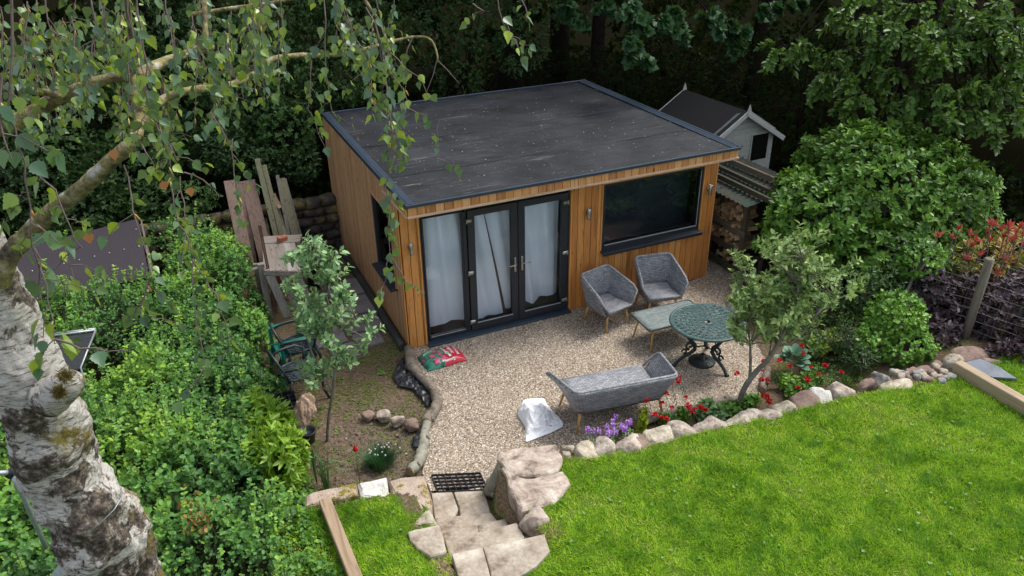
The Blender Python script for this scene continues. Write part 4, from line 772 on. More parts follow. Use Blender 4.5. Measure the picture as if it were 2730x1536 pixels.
M_RIM = M_noise('wicker_rim', [(.4, (.17, .175, .185)), (.6, (.33, .34, .36))], 30, .55, .6, .005, stretch=(1, 1, 1))
M_OAK = M_wood('pale_oak', [(.55, .32, .09), (.6, .38, .12), (.64, .42, .16)], 20, .5, 2, False, .1)
def sheet_uv(name, G, UVs, mat, parent, th=.03, closed=False):
    """grid of points G[i][j] with outward offset thickness"""
    G = np.array(G); a, b_ = G.shape[:2]; du = np.gradient(G, axis=0); dv = np.gradient(G, axis=1); N = np.cross(du, dv); N /= np.linalg.norm(N, axis=2, keepdims=True)+1e-9
    V = np.concatenate([G.reshape(-1, 3), (G-N*th).reshape(-1, 3)]); F = []; n = a*b_
    for i in range(a-1):
        for j in range(b_-1):
            q = [i*b_+j, (i+1)*b_+j, (i+1)*b_+j+1, i*b_+j+1]; F.append(q); F.append([k+n for k in q[::-1]])
    E_ = [(i*b_, (i+1)*b_) for i in range(a-1)]+[((i+1)*b_+b_-1, i*b_+b_-1) for i in range(a-1)]+[(j+1, j) for j in range(b_-1)]+[((a-1)*b_+j, (a-1)*b_+j+1) for j in range(b_-1)]
    for p, q in E_: F.append([q, p, p+n, q+n])
    me = bpy.data.meshes.new(name); me.from_pydata(V.tolist(), [], F); uvl = me.uv_layers.new(name='UVMap'); UU = np.concatenate([np.array(UVs).reshape(-1, 2)]*2)
    li = np.empty(len(me.loops), np.int32); me.loops.foreach_get('vertex_index', li); uvl.data.foreach_set('uv', UU[li].astype(np.float32).ravel()); me.polygons.foreach_set('use_smooth', [True]*len(F)); me.update()
    return finish(name, me, mat, parent)
def tub_seat(name, label, cat, loc, rot, W0, WB, WR, D0, YB, zs, zb, hf, hb, leg, group=None):
    """wicker shell: W0 half seat width, WB half rim width at back, WR half rim width at the arm fronts; D0 half seat depth; YB rim setback"""
    t = thing(name, label, cat, loc, rot, group); r = .09; nseg = 8
    def path(w, wf, y0, y1):
        P = [(-wf, y0)]; 
        for k in range(1, 6): P.append((-wf+(wf-w)*k/6*1., y0+(y1-r-y0)*k/6))
        for k in range(nseg+1): an = PI-PI/2*k/nseg; P.append((-w+r+r*math.cos(an), y1-r+r*math.sin(an)))
        for k in range(1, 12): P.append((-w+r+(2*w-2*r)*k/12, y1))
        for k in range(nseg+1): an = PI/2-PI/2*k/nseg; P.append((w-r+r*math.cos(an), y1-r+r*math.sin(an)))
        for k in range(5, 0, -1): P.append((wf+(w-wf)*k/6*-1+(0) if False else wf-(wf-w)*k/6, y0+(y1-r-y0)*k/6))
        P.append((wf, y0)); return np.array(P)
    lo = path(W0-.02, W0-.01, -D0, D0-.03); hi = path(WB, WR, -D0-.0, YB); n = len(lo); s = np.concatenate([[0], np.cumsum(np.linalg.norm(np.diff(hi, axis=0), axis=1))]); T = s[-1]; armL = (YB+D0)
    zt = np.array([hf+(hb-hf)*min(1, min(q, T-q)/armL)**1.0 for q in s]); G = []; UV = []; m = 9
    for i in range(n):
        row = []; ur = []; endk = min(1, min(s[i], T-s[i])/.07)
        for j in range(m):
            v = j/(m-1); p = lo[i]+(hi[i]-lo[i])*v; z = zb+(zt[i]-zb)*v
            if endk < 1: fr = (1-endk); y = p[1]+fr*.0; z = z-(fr*.05*v**3)
            row.append((p[0], p[1], z)); ur.append((s[i], z))
        G.append(row); UV.append(ur)
    sheet_uv('backrest', G, UV, M_WICK, t, .032)
    # seat pan with rounded front
    ny = 8; G = []; UV = []
    for i in range(13):
        x = -(W0-.03)+2*(W0-.03)*i/12; row = []; ur = []
        for j in range(ny):
            y = D0-.05-(2*D0-.05)*j/(ny-1); z = zs-.012*math.sin(PI*j/(ny-1)); row.append((x, y, z)); ur.append((x, y))
        row.append((x, -D0-.02, zs-.02)); ur.append((x, -D0-.03)); row.append((x, -D0-.01, zb)); ur.append((x, -D0-.12)); G.append(row); UV.append(ur)
    sheet_uv('seat', G, UV, M_WICK, t, -.03)
    # rim
    mb = MB(); pts = [(hi[i][0], hi[i][1], zt[i]-.05*(1-min(1, min(s[i], T-s[i])/.07))) for i in range(n)]
    L0 = [(-(W0-.01), -D0-.02, zs-.03), (-(W0+WR)/2, -D0-.015, (zs+hf)/2-.02)]; R0 = [(-a, b_, c) for a, b_, c in L0[::-1]]
    mb.tube(L0+pts+R0, .019, 8); mb.tube([(-W0+.01, -D0-.02, zs-.02), (W0-.01, -D0-.02, zs-.02)], .019, 8); mb.build('rim', M_RIM, t)
    mb = MB(); mb.box((0, 0, zb+.015), (2*W0-.1, 2*D0-.08, .03)); mb.build('underframe', M_FRAME, t)
    for sx in (-1, 1):
        for sy in (-1, 1):
            mb = MB(); mb.tube([(sx*(W0-.06), sy*(D0-.06), zb+.01), (sx*(W0-.06+leg), sy*(D0-.06+leg), 0)], [.021, .013], 12); mb.build('leg', M_OAK, t)
    return t
tub_seat('wicker_armchair', 'grey wicker tub armchair nearest the french doors, turned slightly', 'armchair', (3.07, -.6, .018), math.radians(13), .25, .3, .37, .27, .32, .375, .29, .6, .8, .05, 'grey wicker garden armchairs')
tub_seat('wicker_armchair', 'grey wicker tub armchair under the wide window, square to the wall', 'armchair', (4.02, -.6, .018), math.radians(-12), .27, .31, .375, .27, .33, .375, .29, .6, .82, .05, 'grey wicker garden armchairs')
tub_seat('wicker_bench', 'long grey wicker bench seen from its back, flared ends', 'bench', (1.93, -2.64, .018), math.radians(171.6), .6, .69, .79, .33, .46, .4, .31, .6, .74, .06)
ct = thing('coffee_table', 'low rectangular green grey wicker coffee table with pale wooden legs', 'coffee table', (3.66, -1.44, .018), math.radians(-2))
G = []; UV = []
for i in range(15):
    x = -.52+1.04*i/14; row = []; ur = []
    e = .02 if i in (0, 14) else 0
    for j in range(9): y = -.28+.56*j/8; yy = y*(1-.12*(i in (0, 14))); row.append((x, yy, .42-.008*(j in (0, 8) or e > 0))); ur.append((x, y))
    G.append(row); UV.append(ur)
sheet_uv('table_top', G, UV, M_WICKG, ct, .03)
mb = MB(); mb.tube([(-.52, -.25, .405), (-.5, -.28, .405), (.5, -.28, .405), (.52, -.25, .405), (.52, .25, .405), (.5, .28, .405), (-.5, .28, .405), (-.52, .25, .405), (-.52, -.25, .405)], .017, 8); mb.build('rim', M_WICKG, ct)
for sx in (-1, 1):
    for sy in (-1, 1): mb = MB(); mb.tube([(sx*.4, sy*.19, .4), (sx*.46, sy*.25, 0)], [.02, .013], 12); mb.build('leg', M_OAK, ct)
# cast table -------------------------------------------------------------
M_CAST = M_noise('green_cast_metal', [(.3, (.02, .055, .05)), (.55, (.045, .1, .095)), (.75, (.1, .16, .16))], 16, .42, .3, .005)
M_CASTD = M_noise('dark_cast_metal', [(.3, (.006, .012, .012)), (.7, (.02, .035, .035))], 16, .45, .3, .005)
rt = thing('cast_iron_table', 'round dark green cast metal table with lattice top and scrolled legs', 'table', (3.71, -2.24, .018))
R_ = .525; mb = MB(); mb.lathe([(R_-.03, .685), (R_, .68), (R_+.008, .695), (R_, .712), (R_-.025, .714), (R_-.035, .7)], 64); mb.lathe([(.045, .69), (.075, .69), (.075, .705), (.045, .705)], 24)
r5 = random.Random(2)
for ring, nn in ((.12, 10), (.19, 15), (.26, 20), (.33, 25), (.4, 30), (.455, 34)):   # petals and rings of the lattice
    mb.tube([(ring*math.cos(a), ring*math.sin(a), .7) for a in np.linspace(0, 2*PI, 49)], .005, 4, cap=False)
    for k in range(nn):
        a0 = 2*PI*k/nn; w = PI/nn*1.15; rr = .095
        mb.tube([((ring-.045+rr*t)*math.cos(a0+w*math.sin(PI*t)*s_), (ring-.045+rr*t)*math.sin(a0+w*math.sin(PI*t)*s_), .701) for s_ in (1,) for t in np.linspace(0, 1, 7)]+[((ring-.045+rr*t)*math.cos(a0-w*math.sin(PI*t)), (ring-.045+rr*t)*math.sin(a0-w*math.sin(PI*t)), .701) for t in np.linspace(1, 0, 7)], .0075, 4, cap=False)
for k in range(20): a0 = 2*PI*k/20+.05*r5.random(); mb.tube([(r_*math.cos(a0+.25*math.sin(r_*14)), r_*math.sin(a0+.25*math.sin(r_*14)), .699) for r_ in np.linspace(.07, R_-.03, 12)], .0075, 4, cap=False)
mb.build('table_rim', M_CAST, rt)
def m_lattice():
    m, nt, b, o = newmat('cast_lattice'); v = coords(nt); vo = nd(nt, 'TexVoronoi', Scale=30., feature='DISTANCE_TO_EDGE'); nt.links.new(v, vo.inputs['Vector']); n = nd(nt, 'TexNoise', Scale=14., Detail=5); nt.links.new(v, n.inputs[0])
    r = ramp(nt, [(.3, (.03, .075, .07)), (.55, (.08, .15, .145)), (.72, (.2, .27, .27))], n.outputs[0]); nt.links.new(r.outputs[0], b.inputs[0]); b.inputs['Roughness'].default_value = .45; k = ramp(nt, [(.24, (0, 0, 0)), (.27, (1, 1, 1))], vo.outputs['Distance'])
    t = nd(nt, 'BsdfTransparent'); ms = nd(nt, 'MixShader'); nt.links.new(k.outputs[0], ms.inputs[0]); nt.links.new(b.outputs[0], ms.inputs[1]); nt.links.new(t.outputs[0], ms.inputs[2]); nt.links.new(ms.outputs[0], o.inputs[0]); return m
mb = MB(); mb.lathe([(.06, .698), (.2, .698), (R_-.03, .698)], 64); mb.build('table_top', m_lattice(), rt)
mb = MB(); mb.lathe([(.001, .1), (.05, .1), (.06, .12), (.03, .14), (.03, .2), (.001, .2)], 20)
for k in range(3):
    a = 2*PI*k/3-PI*.42
    def L(r_, z): return (r_*math.cos(a), r_*math.sin(a), z)
    l = MB(); l.tube([L(.26, .68), L(.3, .62), L(.29, .52), L(.22, .42), L(.15, .34), L(.14, .26), L(.2, .2), L(.3, .15), L(.38, .08), L(.43, .015), L(.46, .02)], [.018, .021, .023, .026, .03, .03, .028, .026, .024, .028, .022], 8)
    l.tube([L(.22+.055*math.cos(q)*(1-q/9), .33+.055*math.sin(q)*(1-q/9)) for q in np.linspace(-1.5, 5, 14)], .018, 6); l.tube([L(.3+.035*math.cos(q), .24+.035*math.sin(q)) for q in np.linspace(0, 5, 10)], .015, 6); l.tube([L(.19+.03*math.cos(q), .45+.03*math.sin(q)) for q in np.linspace(0, 5, 10)], .009, 6)
    l.tube([L(.14, .3), L(.0, .3)], .012, 6); l.build('leg', M_CASTD, rt)
pb = MB(); pb.lathe([(.001, .0), (.19, .0), (.195, .02), (.17, .035), (.1, .05), (.04, .06), (.035, .13), (.028, .13), (.028, .05), (.001, .05)], 40, (0, 0, 0))
for k in range(16): a = 2*PI*k/16; pb.tube([(r_*math.cos(a+.2*math.sin(r_*30)), r_*math.sin(a+.2*math.sin(r_*30)), .07-.2*r_) for r_ in np.linspace(.05, .175, 6)], .006, 4)
o = pb.build('parasol_base', M_CASTD); o.location = (3.73, -2.2, .018); tag(o, 'round dark cast parasol base standing on the gravel beneath the round table', 'parasol base')
# dark cast iron chairs on the left ---------------------------------------
def m_seatl():
    m, nt, b, o = newmat('cast_seat_lattice'); vo = nd(nt, 'TexVoronoi', Scale=26., feature='DISTANCE_TO_EDGE'); nt.links.new(coords(nt), vo.inputs['Vector']); r = ramp(nt, [(.1, (.03, .05, .055)), (.2, (.012, .018, .02))], vo.outputs['Distance']); nt.links.new(r.outputs[0], b.inputs[0]); b.inputs['Roughness'].default_value = .45
    k = ramp(nt, [(.26, (0, 0, 0)), (.29, (1, 1, 1))], vo.outputs['Distance']); t = nd(nt, 'BsdfTransparent'); ms = nd(nt, 'MixShader'); nt.links.new(k.outputs[0], ms.inputs[0]); nt.links.new(b.outputs[0], ms.inputs[1]); nt.links.new(t.outputs[0], ms.inputs[2]); nt.links.new(ms.outputs[0], o.inputs[0]); return m
M_SEATL = m_seatl()
def iron_chair(loc, rot, lab):
    t = thing('cast_iron_chair', lab, 'garden chair', loc, rot, 'black cast metal garden chairs'); s = MB()
    out = [(-.22, -.2), (-.24, .05), (-.2, .2), (0, .23), (.2, .2), (.24, .05), (.22, -.2), (0, -.23), (-.22, -.2)]; s.tube([(x, y, .44) for x, y in out], .014, 8)
    for i in range(-3, 4):
        x = i*.062; s.tube([(x, -.2, .44), (x+.03, -.08, .438), (x-.03, .05, .438), (x, .19, .44)], .006, 5); 
        for y in (-.12, 0, .12): s.tube([(x+.025*math.cos(q), y+.025*math.sin(q), .441) for q in np.linspace(0, 6.28, 8)], .005, 4)
    s.prism(out[:-1], .43, .436); s.build('seat', M_SEATL, t); b_ = MB(); b_.tube([(-.22, .2, .44), (-.26, .27, .62), (-.2, .32, .78), (0, .34, .84), (.2, .32, .78), (.26, .27, .62), (.22, .2, .44)], .018, 8)
    for x in (-.12, -.04, .04, .12): b_.tube([(x, .2, .45), (x*1.6+.03, .25, .56), (x-.02, .29, .68), (x, .33, .8)], .008, 5)
    for q0 in ((-.07, .6), (.07, .6), (0, .7)): b_.tube([(q0[0]+.05*math.cos(q)*(1-q/10), .28, q0[1]+.05*math.sin(q)*(1-q/10)) for q in np.linspace(0, 7, 14)], .007, 5)
    b_.build('backrest', M_CASTD, t)
    for sx in (-1, 1):
        a = MB(); a.tube([(sx*.25, .26, .64), (sx*.29, .1, .66), (sx*.3, -.08, .65), (sx*.27, -.18, .6), (sx*.24, -.17, .52), (sx*.22, -.15, .44)], .018, 7); a.build('armrest', M_CASTD, t)
        for sy in (-1, 1): l = MB(); l.tube([(sx*.2, sy*.18, .44), (sx*.23, sy*.22, .3), (sx*.21, sy*.23, .16), (sx*.25, sy*.28, .0)], [.024, .021, .018, .021], 7); l.build('leg', M_CASTD, t)
    return t
p = at(797, 985, .45); iron_chair((p[0], p[1], 0), math.radians(100), 'black ornate cast metal chair nearest the brown paper sack')
p = at(797, 925, .5); iron_chair((p[0]+.02, p[1]+.15, .03), math.radians(96), 'black ornate cast metal chair pushed in behind the other, below the green plastic one')
# green plastic chair
gc = thing('plastic_chair', 'dark green moulded plastic garden armchair half hidden by the young apple tree', 'garden chair', (0, 0, 0))
M_GCH = M_plain('green_plastic', (.012, .17, .13), .38)
a1, a2, a3, a4 = at(745, 850, .66), at(785, 843, .66), at(753, 930, .66), at(800, 920, .66); cx = (a1+a2+a3+a4)/4; gc.location = (cx[0], cx[1], 0); gc.rotation_euler[2] = math.radians(-82)
for sx in (-1, 1):
    mb = MB(); mb.box((sx*.27, -.02, .655), (.06, .42, .025), None, 0, .01); mb.box((sx*.27, -.2, .5), (.055, .04, .3), None, 0, .01); mb.build('armrest', M_GCH, gc)
    for sy in (-1, 1): mb = MB(); mb.beam((sx*.22, sy*.2, .4), (sx*.27, sy*.26, 0), .05, .05, up=(0, 1, 0)); mb.build('leg', M_GCH, gc)
mb = MB(); mb.box((0, 0, .4), (.46, .44, .025), None, 0, .01); mb.build('seat', M_GCH, gc)
mb = MB(); vs = []; 
for j in range(7):
    for i in range(11): a = -1+2*i/10; vs.append((a*(.25-.02*(j == 6)), .24+.1*j/6-.09*abs(a)**3, .4+.44*j/6-.05*abs(a)**3*(j == 6)))
mb.add(vs, [(j*11+i, j*11+i+1, (j+1)*11+i+1, (j+1)*11+i) for j in range(6) for i in range(10)], 0, True); vs2 = [(v[0]*.98, v[1]+.02, v[2]) for v in vs]; mb.add(vs2, [(j*11+i, (j+1)*11+i, (j+1)*11+i+1, j*11+i+1) for j in range(6) for i in range(10)], 0, True)
mb.tube([(v[0], v[1]+.01, v[2]) for v in vs[66:77]], .016, 6); mb.build('backrest', M_GCH, gc)
# ------------------------------------------------------------------ bags
q = [at(1113, 951, .03), at(1216, 922, .03), at(1246, 960, .03), at(1137, 992, .03)]; c0 = sum(q)/4; ex = nrm((q[1]-q[0])+(q[2]-q[3])); Lx = np.linalg.norm(q[1]-q[0])*.5+np.linalg.norm(q[2]-q[3])*.5; Ly = np.linalg.norm(q[3]-q[0])*.5+np.linalg.norm(q[2]-q[1])*.5
cb_ = thing('compost_bag', 'full red and green plastic compost bag with pink flowers printed on it', 'compost bag', (c0[0], c0[1], .02), math.atan2(ex[1], ex[0]))
def hz(u, v): return .1*(max(0, 1-abs(u)**3.2)*max(0, 1-abs(v)**3))**.55+.012*noise.noise(Vector((u*2.2, v*2.2, 4)))*(1-max(abs(u), abs(v))**4)+.005*math.sin(u*9+v*3)*(1-u*u)
def m_bag():
    m, nt, b, o = newmat('printed_bag'); v = coords(nt); sx = nd(nt, 'SeparateXYZ'); nt.links.new(v, sx.inputs[0]); vo = nd(nt, 'TexVoronoi', Scale=11.); nt.links.new(v, vo.inputs['Vector']); n = nd(nt, 'TexNoise', Scale=9., Detail=4); nt.links.new(v, n.inputs[0])
    g = ramp(nt, [(.35, (.01, .09, .055)), (.5, (.04, .26, .15)), (.62, (.08, .03, .06)), (.7, (.5, .1, .22))], n.outputs[0])
    red = (.5, .018, .035)
    k = nd(nt, 'Math', operation='GREATER_THAN'); k.inputs[1].default_value = .04*Lx; ad = nd(nt, 'Math', operation='MULTIPLY_ADD'); ad.inputs[1].default_value = -.25; nt.links.new(sx.outputs[1], ad.inputs[0]); nt.links.new(sx.outputs[0], ad.inputs[2]); nt.links.new(ad.outputs[0], k.inputs[0])
    c = mixc(nt, g.outputs[0], red, k.outputs[0]); k2 = nd(nt, 'Math', operation='LESS_THAN'); k2.inputs[1].default_value = .0; nt.links.new(sx.outputs[2], k2.inputs[0]); nt.links.new(c, b.inputs[0]); b.inputs['Roughness'].default_value = .32; nz = nd(nt, 'TexNoise', Scale=14., Detail=3, Distortion=1.); nt.links.new(v, nz.inputs[0]); bump(nt, b, nz.outputs[0], .35, .02); return m
mb = MB(); vs = []; N = 28
for j in range(N+1):
    for i in range(N+1): u, v = -1+2*i/N, -1+2*j/N; vs.append((u*Lx/2*(1-.03*v*v), v*Ly/2*(1-.05*u*u), .012+hz(u, v)))
mb.add(vs, [(j*(N+1)+i, j*(N+1)+i+1, (j+1)*(N+1)+i+1, (j+1)*(N+1)+i) for j in range(N) for i in range(N)], 0, True); mb.add([(x, y, .0) for x, y, z in vs], [(j*(N+1)+i, (j+1)*(N+1)+i, (j+1)*(N+1)+i+1, j*(N+1)+i+1) for j in range(N) for i in range(N)], 0, True)
mb.build('sack', m_bag(), cb_)
def decal(name, polys, mat, off=.004):
    """flat print shapes draped on the bag; each a list of (u, v)"""
    mb = MB()
    for P in polys:
        n = len(P); c = np.mean(P, 0); ring = [c+(np.array(p)-c)*.5 for p in P]; pts = [c]+ring+[np.array(p) for p in P]
        mb.add([(a[0]*Lx/2, a[1]*Ly/2, .012+off+hz(a[0], a[1])) for a in pts], [(0, 1+i, 1+(i+1) % n) for i in range(n)]+[(1+i, 1+n+i, 1+n+(i+1) % n, 1+(i+1) % n) for i in range(n)])
    return mb.build(name, mat, cb_)
def star(cu, cv, r, ph): return [(cu+r*(1 if k % 2 == 0 else .42)*math.cos(ph+PI*k/5), cv+1.5*r*(1 if k % 2 == 0 else .42)*math.sin(ph+PI*k/5)) for k in range(10)]
M_PINK = M_noise('pink_print', [(.3, (.5, .04, .12)), (.7, (.75, .18, .32))], 20, .35, 0); M_WHT = M_plain('white_print', (.75, .75, .72), .4); M_MINT = M_plain('mint_print', (.25, .62, .42), .4)
decal('printed_flowers', [star(-.5, -.1, .2, .3), star(-.28, .42, .2, 1.), star(-.12, -.1, .16, .6), star(-.4, -.62, .2, .1), star(-.05, -.55, .2, .9), star(-.1, .2, .12, .2)], M_PINK)
decal('white_band', [[(-.02, .92), (.02, .92), (.12, .5), (.22, 0), (.3, -.5), (.44, -.9), (.34, -.92), (.22, -.5), (.16, -.1), (.07, .45)]], M_WHT, .005)
decal('badge', [[(.2+.1*math.cos(a), -.18+.16*math.sin(a)) for a in np.linspace(0, 2*PI, 17)[:-1]]], M_MINT, .008)
decal('green_label', [[(-.82, .35), (-.3, .62), (-.25, .8), (-.78, .58)]], M_MINT, .006)
def text(body, u, v, size, ang, mat, name='lettering'):
    cu = bpy.data.curves.new(name, 'FONT'); cu.body = body; cu.size = size; cu.align_x = 'CENTER'; cu.offset = .0012; tmp = bpy.data.objects.new(name, cu); COL.objects.link(tmp); bpy.context.view_layer.update()
    me = bpy.data.meshes.new_from_object(tmp.evaluated_get(bpy.context.evaluated_depsgraph_get())); bpy.data.objects.remove(tmp)
    c, s = math.cos(ang), math.sin(ang)
    for w in me.vertices:
        x, y = w.co.x*c-w.co.y*s+u*Lx/2, w.co.x*s+w.co.y*c+v*Ly/2; w.co = (x, y, .012+.007+hz(x/(Lx/2), y/(Ly/2)))
    me.materials.clear(); o = finish(name, me, mat, cb_); return o
text('All Purpose', .62, .22, .075, -PI/2, M_WHT); text('Compost', .38, .34, .085, -PI/2, M_WHT); text('peat free', .8, .35, .045, -PI/2, M_MINT)
text('Maximum', .12, -.86, .05, 0, M_WHT)
M_WBAG = M_noise('white_polythene', [(.3, (.8, .82, .84)), (.7, (.88, .89, .9))], 6, .65, .7, .03, spec=.25, bscale=11, speck=0.)
wp = gp([(1379, 1103), (1389, 1072), (1411, 1060), (1450, 1058), (1458, 1075), (1480, 1100), (1503, 1123), (1500, 1135), (1466, 1152), (1402, 1176), (1400, 1135)], .05)
mb = sheet('plastic_sack', wp, .03, .045, M_WBAG, 40, 8, .17, (-.3, .22), 1.7); tag(mb, 'crumpled white plastic sack lying on the gravel beside the bench', 'plastic sack')

# brown paper sack, pot, tray
M_PAPER = M_noise('brown_paper', [(.3, (.4, .27, .18)), (.7, (.56, .41, .3))], 3, .8, .8, .03, speck=.2)
bm = bmesh.new(); bmesh.ops.create_icosphere(bm, subdivisions=4, radius=1)
for v in bm.verts:
    p = v.co; k = .95+.35*noise.noise(p*1.3+Vector((9, 1, 2)))+.3*abs(noise.noise(Vector((p.x*3.2, p.y*3.2, p.z*1.1))+Vector((4, 2, 7)))); tz = (p.z+1)/2; v.co = Vector((p.x*(.21-.1*tz)*k, p.y*(.16-.12*tz)*k, p.z*.24*k+.2+.1*p.x))
for f in bm.faces: f.smooth = False
me = bpy.data.meshes.new('paper_sack'); bm.to_mesh(me); c = at(815, 1105, .2); me.transform(Matrix.Translation(Vector((c[0]-.02, c[1]+.1, -.02)))); tag(finish('paper_sack', me, M_PAPER), 'crumpled brown paper sack standing on the soil below the black chairs', 'paper sack')
c = at(822, 1168, .08); mb = MB(); mb.lathe([(.001, .02), (.075, .02), (.1, .18), (.112, .18), (.112, .2), (.095, .2), (.088, .15), (.001, .14)], 24, (c[0], c[1], 0)); tag(mb.build('plant_pot', M_BLK), 'small empty black plant pot in front of the brown paper sack', 'plant pot')
mb = MB(); c = at(757, 1075, .25)
for i in range(5): mb.beam((c[0]-.16+.08*i, c[1]-.2, .25), (c[0]-.16+.08*i, c[1]+.2, .25), .006, .08); mb.beam((c[0]-.16, c[1]-.2+.1*i, .25), (c[0]+.16, c[1]-.2+.1*i, .25), .006, .078)
mb.box((c[0], c[1], .2), (.33, .41, .01)); tag(mb.build('seed_tray', M_BLK), 'black gridded plastic seed tray resting in the leaves below the black chairs', 'seed tray')
# galvanised frames in the leaves at left
M_GALV = M_noise('galvanised', [(.3, (.3, .33, .35)), (.7, (.5, .53, .55))], 30, .45, .2, .003, metallic=.6)
def pxz(pts): return [atd(*p) for p in pts]
fr = thing('mesh_cage', 'galvanised frame with fine dark netting sunk in the leaves behind the birch trunk', 'mesh frame', tuple(at(190, 900, .9)*[1, 1, 0]+[0, 0, .5]))
P4 = [at(100, 900, 1.12), at(255, 880, 1.12), at(215, 980, 1.0), at(110, 990, 1.)]
mb = MB(); mb.tube([P4[0], P4[1]], .014, 8); mb.tube([P4[1], P4[2], P4[2]*[1, 1, 0]+[0, 0, .3]], .012, 8); mb.tube([P4[1]+[-.02, .2, -.08], P4[0]+[0, .2, -.08]], .012, 8); mb.build('frame', M_GALV, fr, True)
mb = MB(); mb.add([p+np.array([0, 0, -.02]) for p in P4], [(0, 1, 2, 3)]); mb.build('netting', M_noise('dark_netting', [(.45, (.006, .008, .009)), (.66, (.05, .06, .065))], 160, .6, .2, .002, detail=2), fr, True)
fr = thing('pipe_frame', 'grey galvanised tube frame with elbow joint left of the birch trunk', 'tube frame', tuple(at(40, 1250, .9)*[1, 1, 0]+[0, 0, .3]))
J = atd(31, 1260, 6.2); mb = MB(); mb.tube([J, atd(62, 1205, 6.5)], .022, 10); mb.tube([J, atd(-40, 1262, 6.1)], .022, 10); mb.tube([J, atd(60, 1320, 6.35), atd(105, 1420, 6.7), atd(150, 1520, 7.2)], .022, 10); mb.build('tube', M_GALV, fr, True)
mb = MB(); mb.tube([J-[.03, 0, .03], J+[.03, 0, .03]], .032, 10); mb.build('elbow_joint', M_FRAME, fr, True)
mb = MB(); bp = [atd(125, 1545, 6.2), atd(193, 1490, 6.5), atd(235, 1545, 6.1), atd(190, 1620, 5.9)]
bp = [p*[1, 1, 0]+[0, 0, bp[0][2]] for p in bp]; mb.prism([tuple(p[:2]) for p in bp], bp[0][2]-.5, bp[0][2]); tag(mb.build('storage_box', M_plain('grey_lid', (.07, .1, .1), .5)), 'corner of a dark grey green plastic box lid below the birch trunk', 'storage box')
# ------------------------------------------------------------------ wire fence
M_POST = M_wood('fence_post_wood', [(.15, .13, .1), (.2, .175, .13), (.25, .22, .165)], 14, .9, 2, False, .4)
wf = thing('wire_fence', 'sagging wire mesh fence on round wooden posts along the right side', 'fence', (6.7, -2, 0))
posts = [(6.42, -.25, .02, 1.45, .04), (7.03, -3.8, .3, 1.66, .058), (7.6, -6.6, .4, 1.9, .055)]
for x, y, z0, z1, r_ in posts: mb = MB(); mb.tube([(x, y, z0-.3), (x+.02, y, z0+.6), (x+.05, y+.01, z1)], r_, 14, wob=.04, rng=rng); mb.build('post', M_POST, wf, True)
mb = MB()
for (xa, ya, _, za_, _), (xb, yb_, _, zb_, _) in zip(posts[:-1], posts[1:]):
    A_, B2 = np.array([xa, ya, za_]), np.array([xb, yb_, zb_])
    for k in range(8): 
        h = .03+.15*k; mb.tube([A_+(B2-A_)*t-[0, 0, h+.06*math.sin(PI*t)*(1+.3*math.sin(k*2))]+[.03*math.sin(t*9+k), 0, 0] for t in np.linspace(0, 1, 14)], .0022, 4, cap=False)
    for t in np.arange(.02, 1, .045): p_ = A_+(B2-A_)*t-[0, 0, .06*math.sin(PI*t)]; mb.tube([p_-[0, 0, .03], p_-[.02, 0, .6], p_-[0, 0, 1.1]], .0018, 4, cap=False)
mb.build('wire_mesh', M_noise('old_wire', [(.3, (.12, .12, .12)), (.7, (.24, .24, .24))], 9, .6, 0), wf, True)
mb = MB(); mb.tube([(5.97, .3, 0), (6.0, .35, .7), (5.86, .33, 1.5)], .035, 12); ob = mb.build('round_pole', M_GRNW); tag(ob, 'thin round greenish pole standing upright before the stacked logs', 'pole')
# ------------------------------------------------------------------ plants
L_DARK = M_leaf('leaf_dark', [(.012, .032, .009), (.026, .066, .016), (.045, .105, .022), (.085, .17, .035)], .5, .2)
L_SHADE = M_leaf('leaf_shade', [(.005, .01, .004), (.009, .018, .006), (.014, .027, .008)], .9, .1, spec=.05)  # shade of the wood is put into these near-black leaf colours
L_MAPLE = M_leaf('leaf_maple', [(.01, .035, .012), (.022, .07, .022), (.045, .12, .035)], .55, .15, spec=.25)
L_CHERRY = M_leaf('leaf_cherry', [(.025, .06, .012), (.06, .14, .022), (.12, .23, .035), (.22, .36, .06)], .4, .3)
L_RHOD = M_leaf('leaf_glossy', [(.025, .07, .01), (.06, .15, .018), (.12, .26, .03), (.24, .41, .06)], .42, .22, spec=.35)
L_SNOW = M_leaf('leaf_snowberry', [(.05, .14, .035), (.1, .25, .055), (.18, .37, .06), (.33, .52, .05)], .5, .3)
L_SNOW2 = M_leaf('leaf_tip', [(.15, .3, .03), (.22, .4, .035), (.3, .46, .05)], .45, .35)
L_BIRCH = M_leaf('leaf_birch', [(.04, .1, .06), (.07, .15, .085), (.11, .2, .08), (.22, .33, .05), (.36, .47, .05)], .33, .3, (.35, .45, .03), .6)
L_BIRCHO = M_leaf('leaf_dead', [(.4, .14, .05), (.5, .22, .09)], .6, .2, (.5, .2, .05))
L_APPLE = M_leaf('leaf_apple', [(.1, .21, .085), (.18, .34, .14), (.3, .47, .2), (.45, .6, .3)], .5, .25)
L_APPLEG = M_leaf('leaf_apple_grey', [(.12, .21, .07), (.23, .36, .12), (.37, .5, .17), (.5, .62, .2)], .5, .25)
L_PURP = M_leaf('leaf_purple', [(.025, .018, .022), (.045, .032, .038), (.075, .052, .062), (.12, .075, .09)], .55, .12, (.2, .05, .06))
L_PHOT = M_leaf('leaf_photinia', [(.1, .2, .03), (.24, .32, .05), (.45, .42, .08), (.5, .2, .08), (.55, .05, .05)], .4, .25, (.5, .3, .05))
L_RED = M_leaf('leaf_red', [(.45, .03, .035), (.52, .08, .08), (.3, .06, .07), (.45, .2, .1)], .45, .25, (.5, .08, .05))
